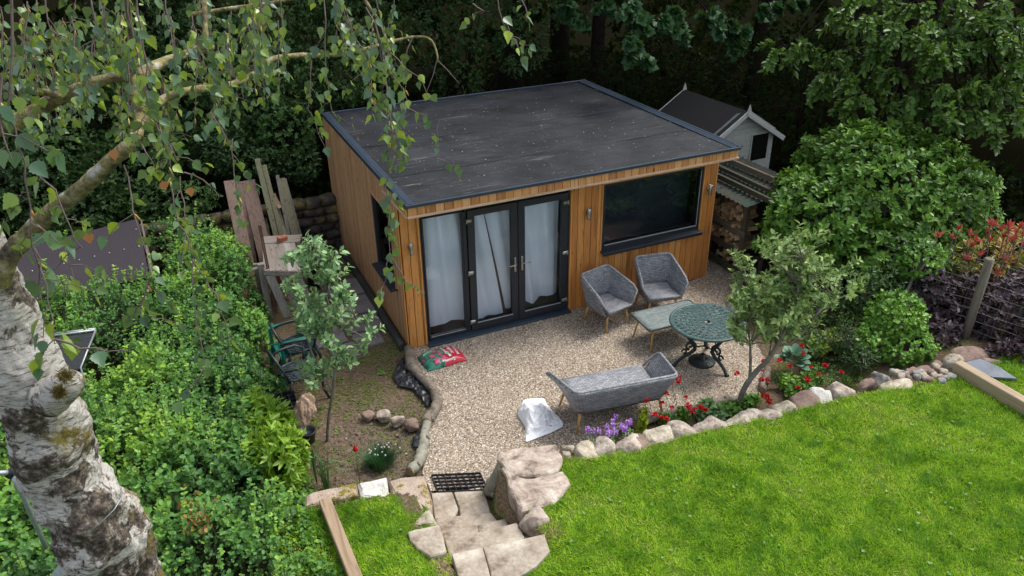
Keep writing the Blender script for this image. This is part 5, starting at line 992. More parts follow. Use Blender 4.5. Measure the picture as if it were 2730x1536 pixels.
L_IVY = M_leaf('leaf_ivy', [(.035, .1, .02), (.09, .22, .03), (.18, .38, .05), (.3, .5, .08)], .4, .2)
L_BRIGHT = M_leaf('leaf_laurel', [(.09, .2, .02), (.2, .36, .03), (.33, .5, .04)], .4, .35)
L_HOSTA = M_leaf('leaf_hosta', [(.1, .2, .13), (.14, .27, .18), (.19, .33, .22)], .5, .15)
L_GRASS = M_leaf('grass_blades', [(.07, .21, .006), (.18, .39, .01), (.32, .55, .014), (.46, .64, .03), (.6, .62, .16)], .5, .3, spec=.3)
L_BLADE = M_leaf('strap_leaf', [(.05, .14, .05), (.09, .21, .09)], .45, .2)
M_TWIG = M_noise('twig_bark', [(.3, (.07, .045, .04)), (.7, (.17, .13, .115))], 20, .8, .3, .002)
M_APB = M_noise('apple_bark', [(.3, (.1, .09, .07)), (.7, (.22, .2, .165))], 14, .85, .6, .005)
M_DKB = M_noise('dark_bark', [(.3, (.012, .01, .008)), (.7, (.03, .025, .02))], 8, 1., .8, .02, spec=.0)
def m_birch():
    m, nt, b, o = newmat('birch_bark'); v = coords(nt); vz = coords(nt, (1.6, 1.6, 9)); n1 = nd(nt, 'TexNoise', Scale=2.1, Detail=9, Roughness=.68, Distortion=.4); nt.links.new(v, n1.inputs[0])
    n2 = nd(nt, 'TexNoise', Scale=7., Detail=8, Roughness=.7, Distortion=.5); nt.links.new(vz, n2.inputs[0]); n3 = nd(nt, 'TexNoise', Scale=24., Detail=8, Roughness=.7); nt.links.new(v, n3.inputs[0])
    white = ramp(nt, [(.36, (.07, .055, .045)), (.42, (.3, .26, .21)), (.47, (.6, .56, .5)), (.7, (.76, .73, .68))], n2.outputs[0]); burr = ramp(nt, [(.36, (.015, .011, .009)), (.48, (.08, .06, .045)), (.58, (.22, .18, .14)), (.68, (.5, .46, .41))], n3.outputs[0])
    geo = nd(nt, 'NewGeometry') if False else nt.nodes.new('ShaderNodeNewGeometry'); sz = nd(nt, 'SeparateXYZ'); nt.links.new(geo.outputs['Position'], sz.inputs[0])
    mr = nd(nt, 'MapRange'); mr.inputs[1].default_value = 1.4; mr.inputs[2].default_value = 4.4; mr.inputs[3].default_value = .05; mr.inputs[4].default_value = -.06; nt.links.new(sz.outputs[2], mr.inputs[0])
    ad = nd(nt, 'Math', operation='ADD'); nt.links.new(n1.outputs[0], ad.inputs[0]); nt.links.new(mr.outputs[0], ad.inputs[1]); k = ramp(nt, [(.5, (0, 0, 0)), (.53, (1, 1, 1))], ad.outputs[0]); c = mixc(nt, white.outputs[0], burr.outputs[0], k.outputs[0])
    n4 = nd(nt, 'TexNoise', Scale=1.7, Detail=7, Roughness=.7); nt.links.new(coords(nt, (1, 1, 1), (.5, 1, 2)), n4.inputs[0]); mo = ramp(nt, [(.3, (.07, .06, .01)), (.7, (.27, .21, .03))], n3.outputs[0])
    sxx = nd(nt, 'MapRange'); sxx.inputs[1].default_value = -3.7; sxx.inputs[2].default_value = -3.2; sxx.inputs[3].default_value = -.12; sxx.inputs[4].default_value = .14; nt.links.new(sz.outputs[0], sxx.inputs[0]); ad2 = nd(nt, 'Math', operation='ADD'); nt.links.new(n4.outputs[0], ad2.inputs[0]); nt.links.new(sxx.outputs[0], ad2.inputs[1])
    k2 = ramp(nt, [(.56, (0, 0, 0)), (.63, (1, 1, 1))], ad2.outputs[0]); c = mixc(nt, c, mo.outputs[0], k2.outputs[0]); nt.links.new(c, b.inputs[0]); b.inputs['Roughness'].default_value = .85; bump(nt, b, n3.outputs[0], 1., .035); return m
M_BIRCH = m_birch()
# --- lawn grass
def lawn():
    rs = np.random.RandomState(4); n = 470000; x = rs.uniform(-2.6, 9., n); y = rs.uniform(-8.2, -3.1, n)
    d = yedge(x)-.02-y; ok = (d > rs.uniform(-.06, .05, n)) & ((x < -1.02) | (x > -.14) | (y < -4.7))
    holes = [c7([(1250, 1020), (1300, 1000), (1515, 960), (1560, 1060), (1580, 1200), (1440, 1232), (1330, 1170)], .6), [tuple(at(a, b_, .6)[:2]) for a, b_ in [(1324, 1207), (1482, 1184), (1504, 1220), (1492, 1254), (1519, 1287), (1500, 1316), (1470, 1338), (1386, 1360), (1340, 1260)]],
             c7([(1620, 1212), (2420, 1042), (2470, 1190), (2350, 1320), (2180, 1420), (2150, 1560), (1700, 1560)], .6), c7([(1072, 580), (1390, 525), (1462, 740), (1455, 850), (1390, 812), (1320, 900), (1230, 880), (1110, 760)], .55), [(-1.99, -6.1), (-1.87, -6.1), (-1.87, -3.35), (-1.99, -3.35)], [(5.9, -8), (6.06, -8), (6.06, -4.4), (5.9, -4.4)]]
    for h in holes: ok &= ~inpoly(x, y, h)
    # inside the frame only, density falls off with view
    P3 = np.stack([x, y, np.full(n, .6)], -1)-CP; zz = P3 @ AF; px = 1365+FPX*(P3 @ AR)/zz; py = 768-FPX*(P3 @ AU)/zz; ok &= (px > -400) & (px < 3150) & (py < 1850)
    x, y = x[ok], y[ok]; n = len(x); q = np.stack([x, y, x*0], -1)
    patch = .45*vnoise(x, y, 1.1, 1)+.35*vnoise(x+y*.3, y, 3.1, 2)+.5*vnoise(x, y, 7.5, 3)+.45*vnoise(y, x, 15, 4); thin = .5*vnoise(x, y, 1.7, 5)+.5*vnoise(x, y, 5.5, 6)+.5*vnoise(x, y, 12, 7)
    keep = rs.rand(n) > np.clip((thin-.38)*2.2, 0, .93); x, y, patch, thin = x[keep], y[keep], patch[keep], thin[keep]; n = len(x)
    L = (.052+.036*np.clip(patch, -1, 1))*rs.uniform(.5, 1.4, n); a = rs.rand(n)*2*PI+.0; lean = rs.uniform(.25, 1.25, n)
    ga = 4*vnoise(x, y, 4., 9)+2*vnoise(x, y, 11., 10); a = np.where(rs.rand(n) < .55, ga+rs.normal(size=n)*.7, a)
    D = np.stack([np.cos(a)*np.sin(lean), np.sin(a)*np.sin(lean), np.cos(lean)], -1); U = np.stack([-np.cos(a)*np.cos(lean), -np.sin(a)*np.cos(lean), np.sin(lean)], -1)
    r_ = np.clip(.4-.34*patch+.42*np.clip(thin, -.3, 1)+rs.normal(size=n)*.17, 0, 1); z = gz(x, y)-.004
    o = leaves('lawn_grass', np.stack([x, y, z], -1), D, U, L, T_TRI, L_GRASS, rnd=r_, Wd=rs.uniform(.004, .008, n)); tag(o, 'soft uneven green lawn grass above the stone edging and beside the steps', 'grass', kind='stuff')
    # broad leaved weeds in the lawn
    m = 190; x = rs.uniform(-1.8, 7, m); y = rs.uniform(-7.2, -3.6, m); ok = (y < yedge(x)-.12) & ((x < -1.1) | (x > -.05)); 
    for h in holes: ok &= ~inpoly(x, y, h)
    x, y = x[ok], y[ok]; P, D, U, S = rosettes(np.stack([x, y, gz(x, y)+.02], -1), np.tile([0, 0, 1.], (len(x), 1)), 4, rs, (1., 1.4), base=.022); 
    tag(leaves('lawn_weeds', P, D, U, S, T_ROUND, M_leaf('weed_leaf', [(.08, .2, .03), (.14, .3, .06), (.25, .4, .14)], .5, .2)), 'pale clover and daisy leaves dotted through the lawn', 'weeds', kind='stuff')
lawn()
# --- snowberry thicket on the left
def thicket():
    rs = np.random.RandomState(5)
    def hfun(x, y): return .8+.3*vnoise(x, y, .9, 31)+.22*vnoise(x, y, 2.4, 32)+.12*vnoise(x, y, 6, 33)-.5*ss(.5, 0., -2.0+.2*ss(-.4, .6, y)-x)-.35*ss(-2.8, -3.6, y)+(gz(x, y)*(y < -3))+.18*ss(.9, 2., y)+.22*ss(2.2, 3., y)*(x > -3.3)
    n = 23000; x = rs.uniform(-6.6, -1.78, n); y = rs.uniform(-6.4, 3.85, n); rb = -2.02+.2*ss(-.4, .6, y)-.1*np.sin(y*3)-.05*np.sin(y*7)-.05*ss(-3, -4, y)
    ok = (x < rb) & ~((x < -3.15) & (x > -5.6) & (y > 2.1+.15*np.sin(x*5)) & (y < 3.6)) & ~((np.abs(x+4.25) < .5) & (np.abs(y-.35) < .2)); ok &= (np.hypot(x+3.5, y+5.25) > .4); x, y = x[ok], y[ok]; n = len(x)
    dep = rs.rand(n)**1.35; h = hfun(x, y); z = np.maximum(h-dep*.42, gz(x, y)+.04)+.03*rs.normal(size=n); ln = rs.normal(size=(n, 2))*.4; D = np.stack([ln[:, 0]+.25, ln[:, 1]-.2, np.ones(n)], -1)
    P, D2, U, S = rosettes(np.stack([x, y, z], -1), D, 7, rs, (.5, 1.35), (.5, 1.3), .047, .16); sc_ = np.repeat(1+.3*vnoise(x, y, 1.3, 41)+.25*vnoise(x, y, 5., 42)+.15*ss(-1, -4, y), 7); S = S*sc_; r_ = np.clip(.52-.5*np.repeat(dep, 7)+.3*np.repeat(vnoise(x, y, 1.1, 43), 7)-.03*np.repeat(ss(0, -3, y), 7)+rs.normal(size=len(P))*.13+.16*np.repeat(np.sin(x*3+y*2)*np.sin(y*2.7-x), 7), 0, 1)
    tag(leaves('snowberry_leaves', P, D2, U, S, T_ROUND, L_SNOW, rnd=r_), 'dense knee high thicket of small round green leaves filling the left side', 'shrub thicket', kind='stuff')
    k = rs.rand(n) < .3; k &= dep < .25; P, D2, U, S = rosettes(np.stack([x[k], y[k], z[k]+.05], -1), D[k], 4, rs, (.3, 1.1), (.6, 1.1), .026, .05); tag(leaves('snowberry_tips', P, D2, U, S, T_ROUND, L_SNOW2), 'fresh yellow green shoots all over the leafy thicket', 'young shoots', kind='stuff')
    hi = (rs.rand(n) < .012) & (x < -2.2); hs = rs.uniform(.12, .3, hi.sum()); xs, ys, zs = x[hi], y[hi], hfun(x[hi], y[hi])
    PP = np.concatenate([np.stack([xs+.05*k*hs, ys, zs+hs*k/5], -1) for k in range(6)]); P, D2, U, S = rosettes(PP, np.tile([0.1, 0, 1.], (len(PP), 1)), 3, rs, (.8, 1.4), (.6, 1.2), .045, .0); tag(leaves('tall_shoots', P, D2, U, S, T_ROUND, L_SNOW, rnd=rs.uniform(.3, 1, len(P))), 'taller leafy shoots standing out of the thicket', 'shoots', kind='stuff')
    mb = MB()
    for q_, z0_, z1_ in zip(np.stack([xs, ys], -1), zs, hs): mb.tube([(q_[0], q_[1], z0_-.4), (q_[0]+.05*z1_, q_[1], z0_+z1_)], .003, 3, cap=False)
    for i in range(0, n, 9): mb.tube([(x[i], y[i], max(z[i]-.5, 0)), (x[i]+rng.uniform(-.05, .05), y[i], z[i])], .004, 3, cap=False)
    tag(mb.build('snowberry_stems', M_TWIG), 'thin stems under the leafy thicket', 'stems', kind='stuff')
thicket()
def bush(name, label, cat, blobs, dens, m, base, tm, mat, seed, trunk=True, size=(.7, 1.25), spread=(.5, 1.35), off=.1, group=None, rbias=0., bark=None, amp=.13, shell=(.72, 1.04), up=.35, cull=True, freq=2.2, zmin=.02):
    rs = np.random.RandomState(seed); P, D = blob_points(blobs, dens, rs, amp=amp, shell=shell, up=up, freq=freq, zmin=zmin); P0 = np.array(blobs[0][0], float)
    if cull:   # twigs that face well away from every viewpoint in the garden are left bare
        v = CP-P; v /= np.linalg.norm(v, axis=1, keepdims=True); dn = D/np.linalg.norm(D, axis=1, keepdims=True); k = (v*dn).sum(1) > -.55; P, D = P[k], D[k]
    n = len(P); c = bumpy(P, seed*.37, 2.6); p, d, u, s = rosettes(P, D, m, rs, spread, size, base, off); r_ = np.clip(.5+rbias+.18*np.repeat(c, m)+rs.normal(size=len(p))*.16, 0, 1)
    t = thing(name, label, cat, (P0[0], P0[1], float(gz(P0[0], P0[1]))), 0, group); leaves('foliage', p, d, u, s, tm, mat, t, rnd=r_, world=True)
    if trunk:
        mb = MB()
        for c_, r in blobs:
            b0 = np.array([P0[0]+rng.uniform(-.15, .15), P0[1]+rng.uniform(-.1, .1), float(gz(P0[0], P0[1]))-.05]); e = np.array(c_, float)+[0, 0, .2*r[2]]; mb.tube([b0, b0+(e-b0)*.4+[rng.uniform(-.1, .1), 0, .1], b0+(e-b0)*.75, e], [.035, .028, .02, .01], 6)
            for q in range(7):
                a = np.array([rng.gauss(0, 1), rng.gauss(0, 1), rng.gauss(.2, 1)]); a = nrm(a)*np.array(r)*.85; mb.tube([b0+(e-b0)*.7, e+a*.5, np.array(c_)+a], [.016, .011, .005], 4, cap=False)
        mb.build('stems', bark or M_APB, t, True)
    return t
def B(px, py, d, r): return (tuple(atd(px, py, d)), r)
# right hand shrubs
bush('magnolia_bush', 'large rounded evergreen bush of bright glossy green leaves right of the log store', 'bush', [B(2350, 525, 12.9, (1.35, 1.0, 1.05)), B(2170, 600, 12.5, (.8, .8, .75)), B(2500, 560, 12.8, (.95, .8, .85)), B(2270, 430, 13.1, (.85, .8, .6)), B(2440, 440, 13.2, (.7, .7, .55)), B(2400, 680, 12.3, (.95, .7, .7)), B(2560, 480, 13., (.45, .5, .4)), B(2120, 520, 12.9, (.4, .4, .5))], 82, 7, .108, T_OVAL, L_RHOD, 21, amp=.16, shell=(.7, 1.12), up=.7)
bush('hedge_shrub', 'dark shrub under the glossy bush, behind the leaning apple tree', 'bush', [B(2230, 800, 12.0, (.7, .5, .6)), B(2100, 790, 12.3, (.5, .4, .45)), B(2330, 800, 11.8, (.5, .45, .7)), B(2200, 930, 11.3, (.5, .4, .3)), B(2430, 760, 12.2, (.55, .5, .5))], 110, 6, .05, T_OVAL, M_leaf('leaf_midgreen', [(.02, .05, .012), (.04, .1, .02), (.08, .17, .03)], .5, .2), 22)
bush('ivy_mound', 'bright green ivy covering a rounded stump by the cobble pile', 'ivy', [B(2395, 850, 11.0, (.42, .4, .42)), B(2420, 930, 10.9, (.4, .35, .32)), B(2320, 920, 11.0, (.35, .3, .3)), B(2450, 690, 11.6, (.4, .35, .3))], 260, 6, .045, T_MAPLE, L_IVY, 23, shell=(.85, 1.04))
bush('box_shrub', 'low dark box shrub behind the mossy edging stone', 'bush', [B(2295, 960, 10.7, (.35, .25, .25)), B(2250, 900, 10.9, (.25, .2, .25))], 300, 6, .03, T_OVAL, L_DARK, 24)
bush('purple_shrub', 'dark purple leaved shrub growing through the wire fence', 'bush', [B(2570, 830, 11.5, (.55, .4, .6)), B(2480, 800, 11.5, (.35, .35, .5)), B(2690, 850, 11.2, (.6, .4, .6)), B(2720, 800, 11.3, (.6, .4, .45)), B(2500, 900, 11.1, (.35, .25, .3)), B(2700, 950, 10.5, (.4, .3, .25)), B(2810, 900, 10.4, (.4, .4, .5))], 130, 6, .085, T_OVAL, L_PURP, 25)
bush('photinia', 'tall shrub with scarlet young shoots among yellow green leaves at the right edge', 'bush', [B(2660, 710, 12.0, (.75, .5, .5)), B(2560, 690, 12.0, (.35, .3, .35)), B(2720, 670, 12.0, (.5, .5, .45)), B(2780, 740, 11.6, (.4, .4, .4))], 85, 6, .09, T_LONG, L_PHOT, 26, rbias=-.1)
rs = np.random.RandomState(8); PP = np.array([atd(x, y, 11.35) for x, y in [(2555, 610), (2585, 625), (2632, 618), (2650, 600), (2668, 612), (2690, 615), (2710, 618), (2728, 625), (2540, 635), (2590, 655), (2700, 640), (2640, 640), (2612, 680), (2500, 630), (2660, 730), (2700, 760), (2640, 598), (2676, 628), (2690, 600), (2718, 608), (2600, 645), (2730, 650), (2680, 690), (2575, 690)]])
p, d, u, s = rosettes(PP, np.tile([0, -.2, 1.], (len(PP), 1)), 9, rs, (.15, .9), (.6, 1.2), .12, .05); t = thing('red_shoots_spray', 'spray of vivid scarlet shoots topping the shrub at the right edge', 'shoots', tuple(PP[3]*[1, 1, 0]+[0, 0, .5])); leaves('foliage', p, d, u, s, T_LONG, L_RED, t, world=True)
mb = MB(); 
for q_ in PP: mb.tube([q_, q_-[rng.uniform(-.1, .1), 0, .45], q_*[1, 1, 0]+[-.1, .1, .9]], .007, 4)
mb.build('stems', M_TWIG, t, True)
# --- trees with explicit limbs
def limb_tree(name, label, cat, limbs, bark, leafsets, group=None, seed=1, base=None):
    t = thing(name, label, cat, tuple(base if base is not None else limbs[0][0][0]), 0, group); mb = MB(); 
    for pts, rad in limbs:
        P = [np.array(p, float) for p in pts]; Q = []; R2 = []
        for i in range(len(P)-1):
            p0, p1, p2, p3 = P[max(i-1, 0)], P[i], P[i+1], P[min(i+2, len(P)-1)]
            for j in range(4): k = j/4; Q.append(.5*((2*p1)+(p2-p0)*k+(2*p0-5*p1+4*p2-p3)*k*k+(3*p1-p0-3*p2+p3)*k**3)); R2.append(rad[i]+(rad[i+1]-rad[i])*k)
        Q.append(P[-1]); R2.append(rad[-1]); mb.tube(Q, R2, 10 if rad[0] > .03 else 5, wob=.06, rng=rng)
    mb.build('branches', bark, t, True)
    for nm, args in leafsets: leaves(nm, *args[:4], args[4], args[5], t, rnd=args[6], world=True)
    return t
def sprays(tips, dirs, n_each, L, rs, droop=.3):
    """side twigs growing from points, returns twig polylines and leaf anchor points/directions"""
    tw, P, D = [], [], []
    for p, d in zip(tips, dirs):
        for k in range(n_each):
            a = nrm(np.array(d)+rs.normal(size=3)*.55); l = L*rs.uniform(.6, 1.3); e1 = p+a*l*.5; e2 = e1+nrm(a+[0, 0, -droop])*l*.5; tw.append([p, e1, e2])
            for s_ in np.linspace(.15, 1, max(3, int(l/.035))): q_ = p+(e1-p)*min(1, s_*2) if s_ < .5 else e1+(e2-e1)*(s_*2-1); P.append(q_); D.append(a)
    return tw, np.array(P), np.array(D)
def apple(name, label, main, clumps, mat, seed, yoff, lsize, per, L, n_each, dn=1.):
    rs = np.random.RandomState(seed); limbs = [main[0]]+main[1:]; tips = []; dirs = []
    for px, py, dp, w in clumps:
        for k in range(int(w*dn)): tips.append(atd(px+rs.uniform(-28, 28), py+rs.uniform(-24, 24), dp+rs.uniform(-.3, .3))); dirs.append([rs.normal()*.5, rs.normal()*.5, 1.])
    tips = np.array(tips); tw, P, D = sprays(tips, dirs, n_each, L, rs, .0); allp = np.concatenate([np.array(l[0]) for l in limbs])
    for q_ in tips: j = np.argmin(np.linalg.norm(allp-q_, axis=1)+1.5*np.maximum(allp[:, 2]-q_[2]+.1, 0)); limbs.append(([allp[j], (allp[j]+q_)/2+[0, 0, .03], q_], [.012, .008, .006]))
    for q_ in tw: limbs.append((q_, [.005, .004, .003]))
    p, d, u, s = rosettes(P, D, per, rs, (.6, 1.35), (.6, 1.25), lsize, .03); return limb_tree(name, label, 'tree', limbs, M_APB, [('foliage', (p, d, u, s, T_OVAL, mat, np.clip(.45+rs.normal(size=len(p))*.25, 0, 1)))])
g0 = at(872, 1177, 0)
def A_(px, py, dd=0.): return atd(px, py, float((g0-CP)@AF)-dd)
apple('apple_tree', 'slender young apple tree growing from the soil in front of the potting bench', [([A_(872, 1180), A_(876, 1120, .15), A_(886, 1050, .3), A_(892, 985, .45), A_(880, 930, .5), A_(885, 860, .65), A_(868, 780, .8), A_(850, 700, .95), A_(836, 640, 1.05)], [.022, .02, .019, .016, .013, .012, .01, .008, .005]),
      ([A_(890, 1008, .4), A_(860, 990, .4), A_(835, 950, .45), A_(812, 880, .55), A_(800, 810, .6)], [.011, .01, .009, .007, .005]), ([A_(888, 900, .6), A_(915, 880, .6), A_(950, 850, .7)], [.008, .006, .004])],
      [(843, 650, 8.85, 3), (868, 690, 8.85, 4), (852, 735, 8.9, 5), (890, 745, 8.9, 4), (905, 790, 9.0, 3), (815, 700, 9, 2), (790, 800, 9.2, 3), (812, 845, 9.2, 5), (850, 840, 9.1, 6), (875, 860, 9.1, 6), (835, 885, 9.2, 5), (880, 900, 9.2, 4), (795, 870, 9.3, 3), (905, 830, 9.1, 3), (955, 870, 9.1, 2), (930, 950, 9.3, 3), (900, 960, 9.35, 3), (880, 990, 9.4, 3), (955, 960, 9.3, 2), (860, 940, 9.3, 2), (810, 1010, 9.4, 2), (840, 1040, 9.4, 1), (985, 885, 9.1, 1)], L_APPLE, 31, 0, .085, 2, .19, 3)
g0 = at(1970, 1080, .12)
apple('apple_tree', 'leaning old apple tree with grey green leaves beside the round table', [([A_(1970, 1082), A_(1980, 1045, .1), A_(1999, 1012, .15), A_(2022, 985, .2), A_(2048, 958, .3), A_(2070, 925, .35), A_(2085, 895, .45), A_(2110, 840, .55), A_(2130, 760, .75), A_(2140, 690, .9)], [.04, .038, .036, .034, .03, .026, .022, .017, .012, .006]),
      ([A_(1999, 1012, .15), A_(2001, 970, .2), A_(2000, 920, .3), A_(1995, 860, .45), A_(2005, 790, .6)], [.024, .02, .016, .012, .008]), ([A_(2070, 925, .35), A_(2120, 905, .3), A_(2170, 850, .5), A_(2230, 800, .6), A_(2290, 775, .6)], [.014, .012, .01, .008, .005])],
      [(1975, 730, 9.9, 3), (1990, 780, 9.8, 5), (2010, 830, 9.8, 5), (1980, 860, 9.9, 4), (2030, 870, 9.8, 5), (2060, 830, 9.8, 5), (2050, 770, 9.7, 5), (2090, 790, 9.7, 5), (2120, 830, 9.8, 5), (2070, 700, 9.5, 4), (2110, 730, 9.5, 5), (2140, 690, 9.4, 4), (2100, 650, 9.4, 2), (2180, 650, 9.5, 1), (2155, 760, 9.6, 5), (2190, 800, 9.7, 4), (2160, 850, 9.8, 4), (2040, 910, 9.9, 4), (1960, 800, 9.9, 2), (2230, 710, 9.6, 2), (2210, 750, 9.6, 3), (2290, 770, 9.6, 2), (2130, 890, 9.9, 3), (2090, 880, 9.9, 4), (1975, 900, 10., 3), (2170, 720, 9.5, 3)], L_APPLEG, 32, 0, .075, 3, .22, 3, 1.15)
# --- woodland background
TRS = []
def tree(name, label, x, y, h, r, crown, seed, mat, tmpl=T_OVAL, dens=34, lsz=.24, lean=(0, 0), extra=None, bark=None, group='tall trees of the dark wood', m=6):
    rs = np.random.RandomState(seed); z0 = float(gz(x, y))-.1; top = np.array([x+lean[0]*h, y+lean[1]*h, h]); t = thing(name, label, 'tree', (x, y, z0), 0, group); mb = MB(); b0 = np.array([x, y, z0])
    P = [b0+(top-b0)*k+[.12*math.sin(k*7+seed), .1*math.sin(k*5), 0] for k in np.linspace(0, 1, 8)]; mb.tube(P, [r*1.25, r*1.02, r*.95, r*.88, r*.75, r*.6, r*.4, r*.2], 14, wob=.08, rng=rng)
    for c, rr in crown:
        for k in range(5):
            a = nrm(rs.normal(size=3))*np.array(rr)*.7; s0 = P[rs.randint(3, 7)]; mb.tube([s0, (s0+np.array(c)+a)/2+[0, 0, .3], np.array(c)+a], [r*.35, r*.2, .03], 6)
    mb.build('trunk', bark or M_DKB, t, True)
    P, D = blob_points(crown, dens/4, rs, shell=(.5, 1.05), zmin=2.5, inside=.5, amp=.2, freq=.8); p, d, u, s = rosettes(P, D, m, rs, (.7, 1.4), (.7, 1.3), lsz, .4); leaves('crown', p, d, u, s, tmpl, mat, t, world=True); return t  # crown overhead is spread and thickened to block sky light
tree('tall_tree', 'thick dark leaning trunk just behind the far edge of the garden room roof', 6.3, 10.2, 11, .34, [((5, 9, 8.5), (5, 4, 3)), ((2, 8, 7.5), (3.5, 3, 2.2))], 41, L_SHADE, lean=(.09, -.02))
tree('tall_tree', 'dim tree trunk in the wood at the left, behind the hanging birch twigs', -2.5, 9.6, 11, .28, [((-3, 8.5, 8.5), (4.5, 4, 3)), ((-6.5, 7, 7.6), (3.5, 3.5, 2.5))], 42, L_SHADE)
tree('tall_tree', 'slim dark trunk rising behind the playhouse', 13.6, 8.6, 10, .2, [((12, 8, 8.5), (4.5, 4, 3)), ((9.5, 11, 9), (4, 4, 3))], 43, L_SHADE)
tree('tall_tree', 'dark trunk deep in the wood at the upper right', 19, 8, 10, .22, [((18, 6.5, 8), (4.5, 4.5, 3)), ((20, 1, 8.2), (3.5, 4, 2.6))], 44, L_SHADE)
tree('tall_tree', 'dim trunk deep in the wood above the roof', 9.8, 14, 12, .3, [((7, 14, 9), (7, 4, 4)), ((0, 14, 9), (6, 4, 4))], 45, L_SHADE)
tree('tall_tree', 'faint trunk at the far left of the wood', -7.5, 12, 12, .3, [((-8, 12.5, 8.5), (5, 4, 4)), ((14, 14, 9), (5, 4, 4))], 46, L_SHADE)
rs = np.random.RandomState(77)
# far wood: one mass, added to block light from the horizon
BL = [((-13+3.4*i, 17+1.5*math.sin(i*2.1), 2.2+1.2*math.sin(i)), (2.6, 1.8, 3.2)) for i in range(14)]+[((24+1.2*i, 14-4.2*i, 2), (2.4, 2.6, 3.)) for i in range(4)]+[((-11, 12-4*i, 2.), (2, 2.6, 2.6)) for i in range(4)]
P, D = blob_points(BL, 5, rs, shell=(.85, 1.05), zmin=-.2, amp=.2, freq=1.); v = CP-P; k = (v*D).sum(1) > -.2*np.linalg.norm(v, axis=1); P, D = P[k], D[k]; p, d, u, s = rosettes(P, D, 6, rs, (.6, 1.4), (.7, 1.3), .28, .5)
tag(leaves('woodland', p, d, u, s, T_OVAL, L_SHADE), 'dark undergrowth and foliage added to close the wood far behind', 'woodland', kind='stuff')
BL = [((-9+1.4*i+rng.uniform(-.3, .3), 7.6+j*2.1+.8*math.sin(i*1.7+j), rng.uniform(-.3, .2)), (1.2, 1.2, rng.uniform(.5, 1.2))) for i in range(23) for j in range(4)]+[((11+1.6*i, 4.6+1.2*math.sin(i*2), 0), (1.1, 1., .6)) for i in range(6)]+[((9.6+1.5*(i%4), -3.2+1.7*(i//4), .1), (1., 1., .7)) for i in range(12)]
P, D = blob_points(BL, 7, rs, shell=(.8, 1.05), zmin=-.3, amp=.25, freq=2.); p, d, u, s = rosettes(P, D, 6, rs, (.6, 1.4), (.7, 1.3), .13, .15); tag(leaves('undergrowth', p, d, u, s, T_MAPLE, L_SHADE), 'low ivy and bramble covering the dark woodland floor', 'undergrowth', kind='stuff')
# left background shrubs (elder and holly wall behind the stone wall)
def shr(lab, blobs, seed, mat=L_DARK, base=.07, dens=105, tm=T_OVAL, name='woodland_shrub', **k): return bush(name, lab, 'shrub', blobs, dens, 6, base, tm, mat, seed, off=.12, amp=.22, shell=(.7, 1.08), freq=1.6, group='shrubs at the edge of the wood', bark=M_DKB, **k)
shr('dark green shrub behind the low shed at the left edge', [B(60, 520, 13.6, (.9, .6, .8)), B(-60, 400, 13.5, (.9, .7, 1.)), B(230, 560, 13.8, (.8, .6, .5)), B(150, 420, 14., (.9, .6, .7))], 51)
shr('mid green shrub above the low shed, left of the leaning planks', [B(330, 480, 14., (.85, .6, .7)), B(450, 540, 14.1, (.75, .5, .5)), B(400, 400, 14.4, (.8, .6, .6))], 52, rbias=.12)
shr('tall leafy shrub rising left of the leaning planks', [B(470, 260, 15., (1.1, .7, 1.)), B(330, 200, 15., (1., .7, .9)), B(520, 150, 15., (.9, .7, .8)), B(390, 60, 15., (1.2, .8, .8))], 53)
shr('tall leafy shrub just left of the garden room roof corner', [B(650, 300, 15.2, (.8, .6, .8)), B(740, 200, 15.4, (.9, .6, .8)), B(640, 130, 15.2, (.85, .6, .7)), B(760, 350, 15.2, (.6, .5, .6)), B(700, 50, 15.2, (1., .7, .7))], 54, rbias=.1)
shr('shrub in shade right above the leaning planks', [B(590, 400, 14.6, (.6, .5, .5)), B(700, 430, 14.9, (.5, .4, .35)), B(800, 440, 15.3, (.45, .4, .4))], 55, rbias=-.1)
shr('leafy shrub behind the back left corner of the roof', [B(860, 120, 16., (.9, .7, .8)), B(960, 80, 16.5, (.9, .7, .8)), B(900, 220, 16.2, (.7, .6, .6)), B(1000, 200, 17, (.6, .5, .6))], 56, rbias=.04)
shr('dark ivy clad shrub behind the middle of the roof', [B(1150, 90, 17.5, (1., .8, .9)), B(1280, 60, 17.5, (1., .8, .8)), B(1230, 190, 18, (.7, .6, .8)), B(1390, 120, 17.5, (.7, .6, .7)), B(1420, 30, 17, (.9, .7, .6))], 57, dens=50, base=.07)
shr('dim bushy growth behind the playhouse roof', [B(1650, 210, 18.5, (1.3, .9, .7)), B(1850, 170, 19, (1.3, .9, .8)), B(1500, 190, 20, (1., .8, .7)), B(2000, 200, 18.5, (1.1, .8, .9))], 58, L_SHADE, .08, 30)
shr('shaded leafy growth behind the playhouse, under the cherry', [B(2130, 300, 17.5, (1., .8, .7)), B(2250, 380, 17., (1., .8, .5)), B(2150, 180, 18., (1.2, .8, .8))], 59, L_SHADE, .08, 36)
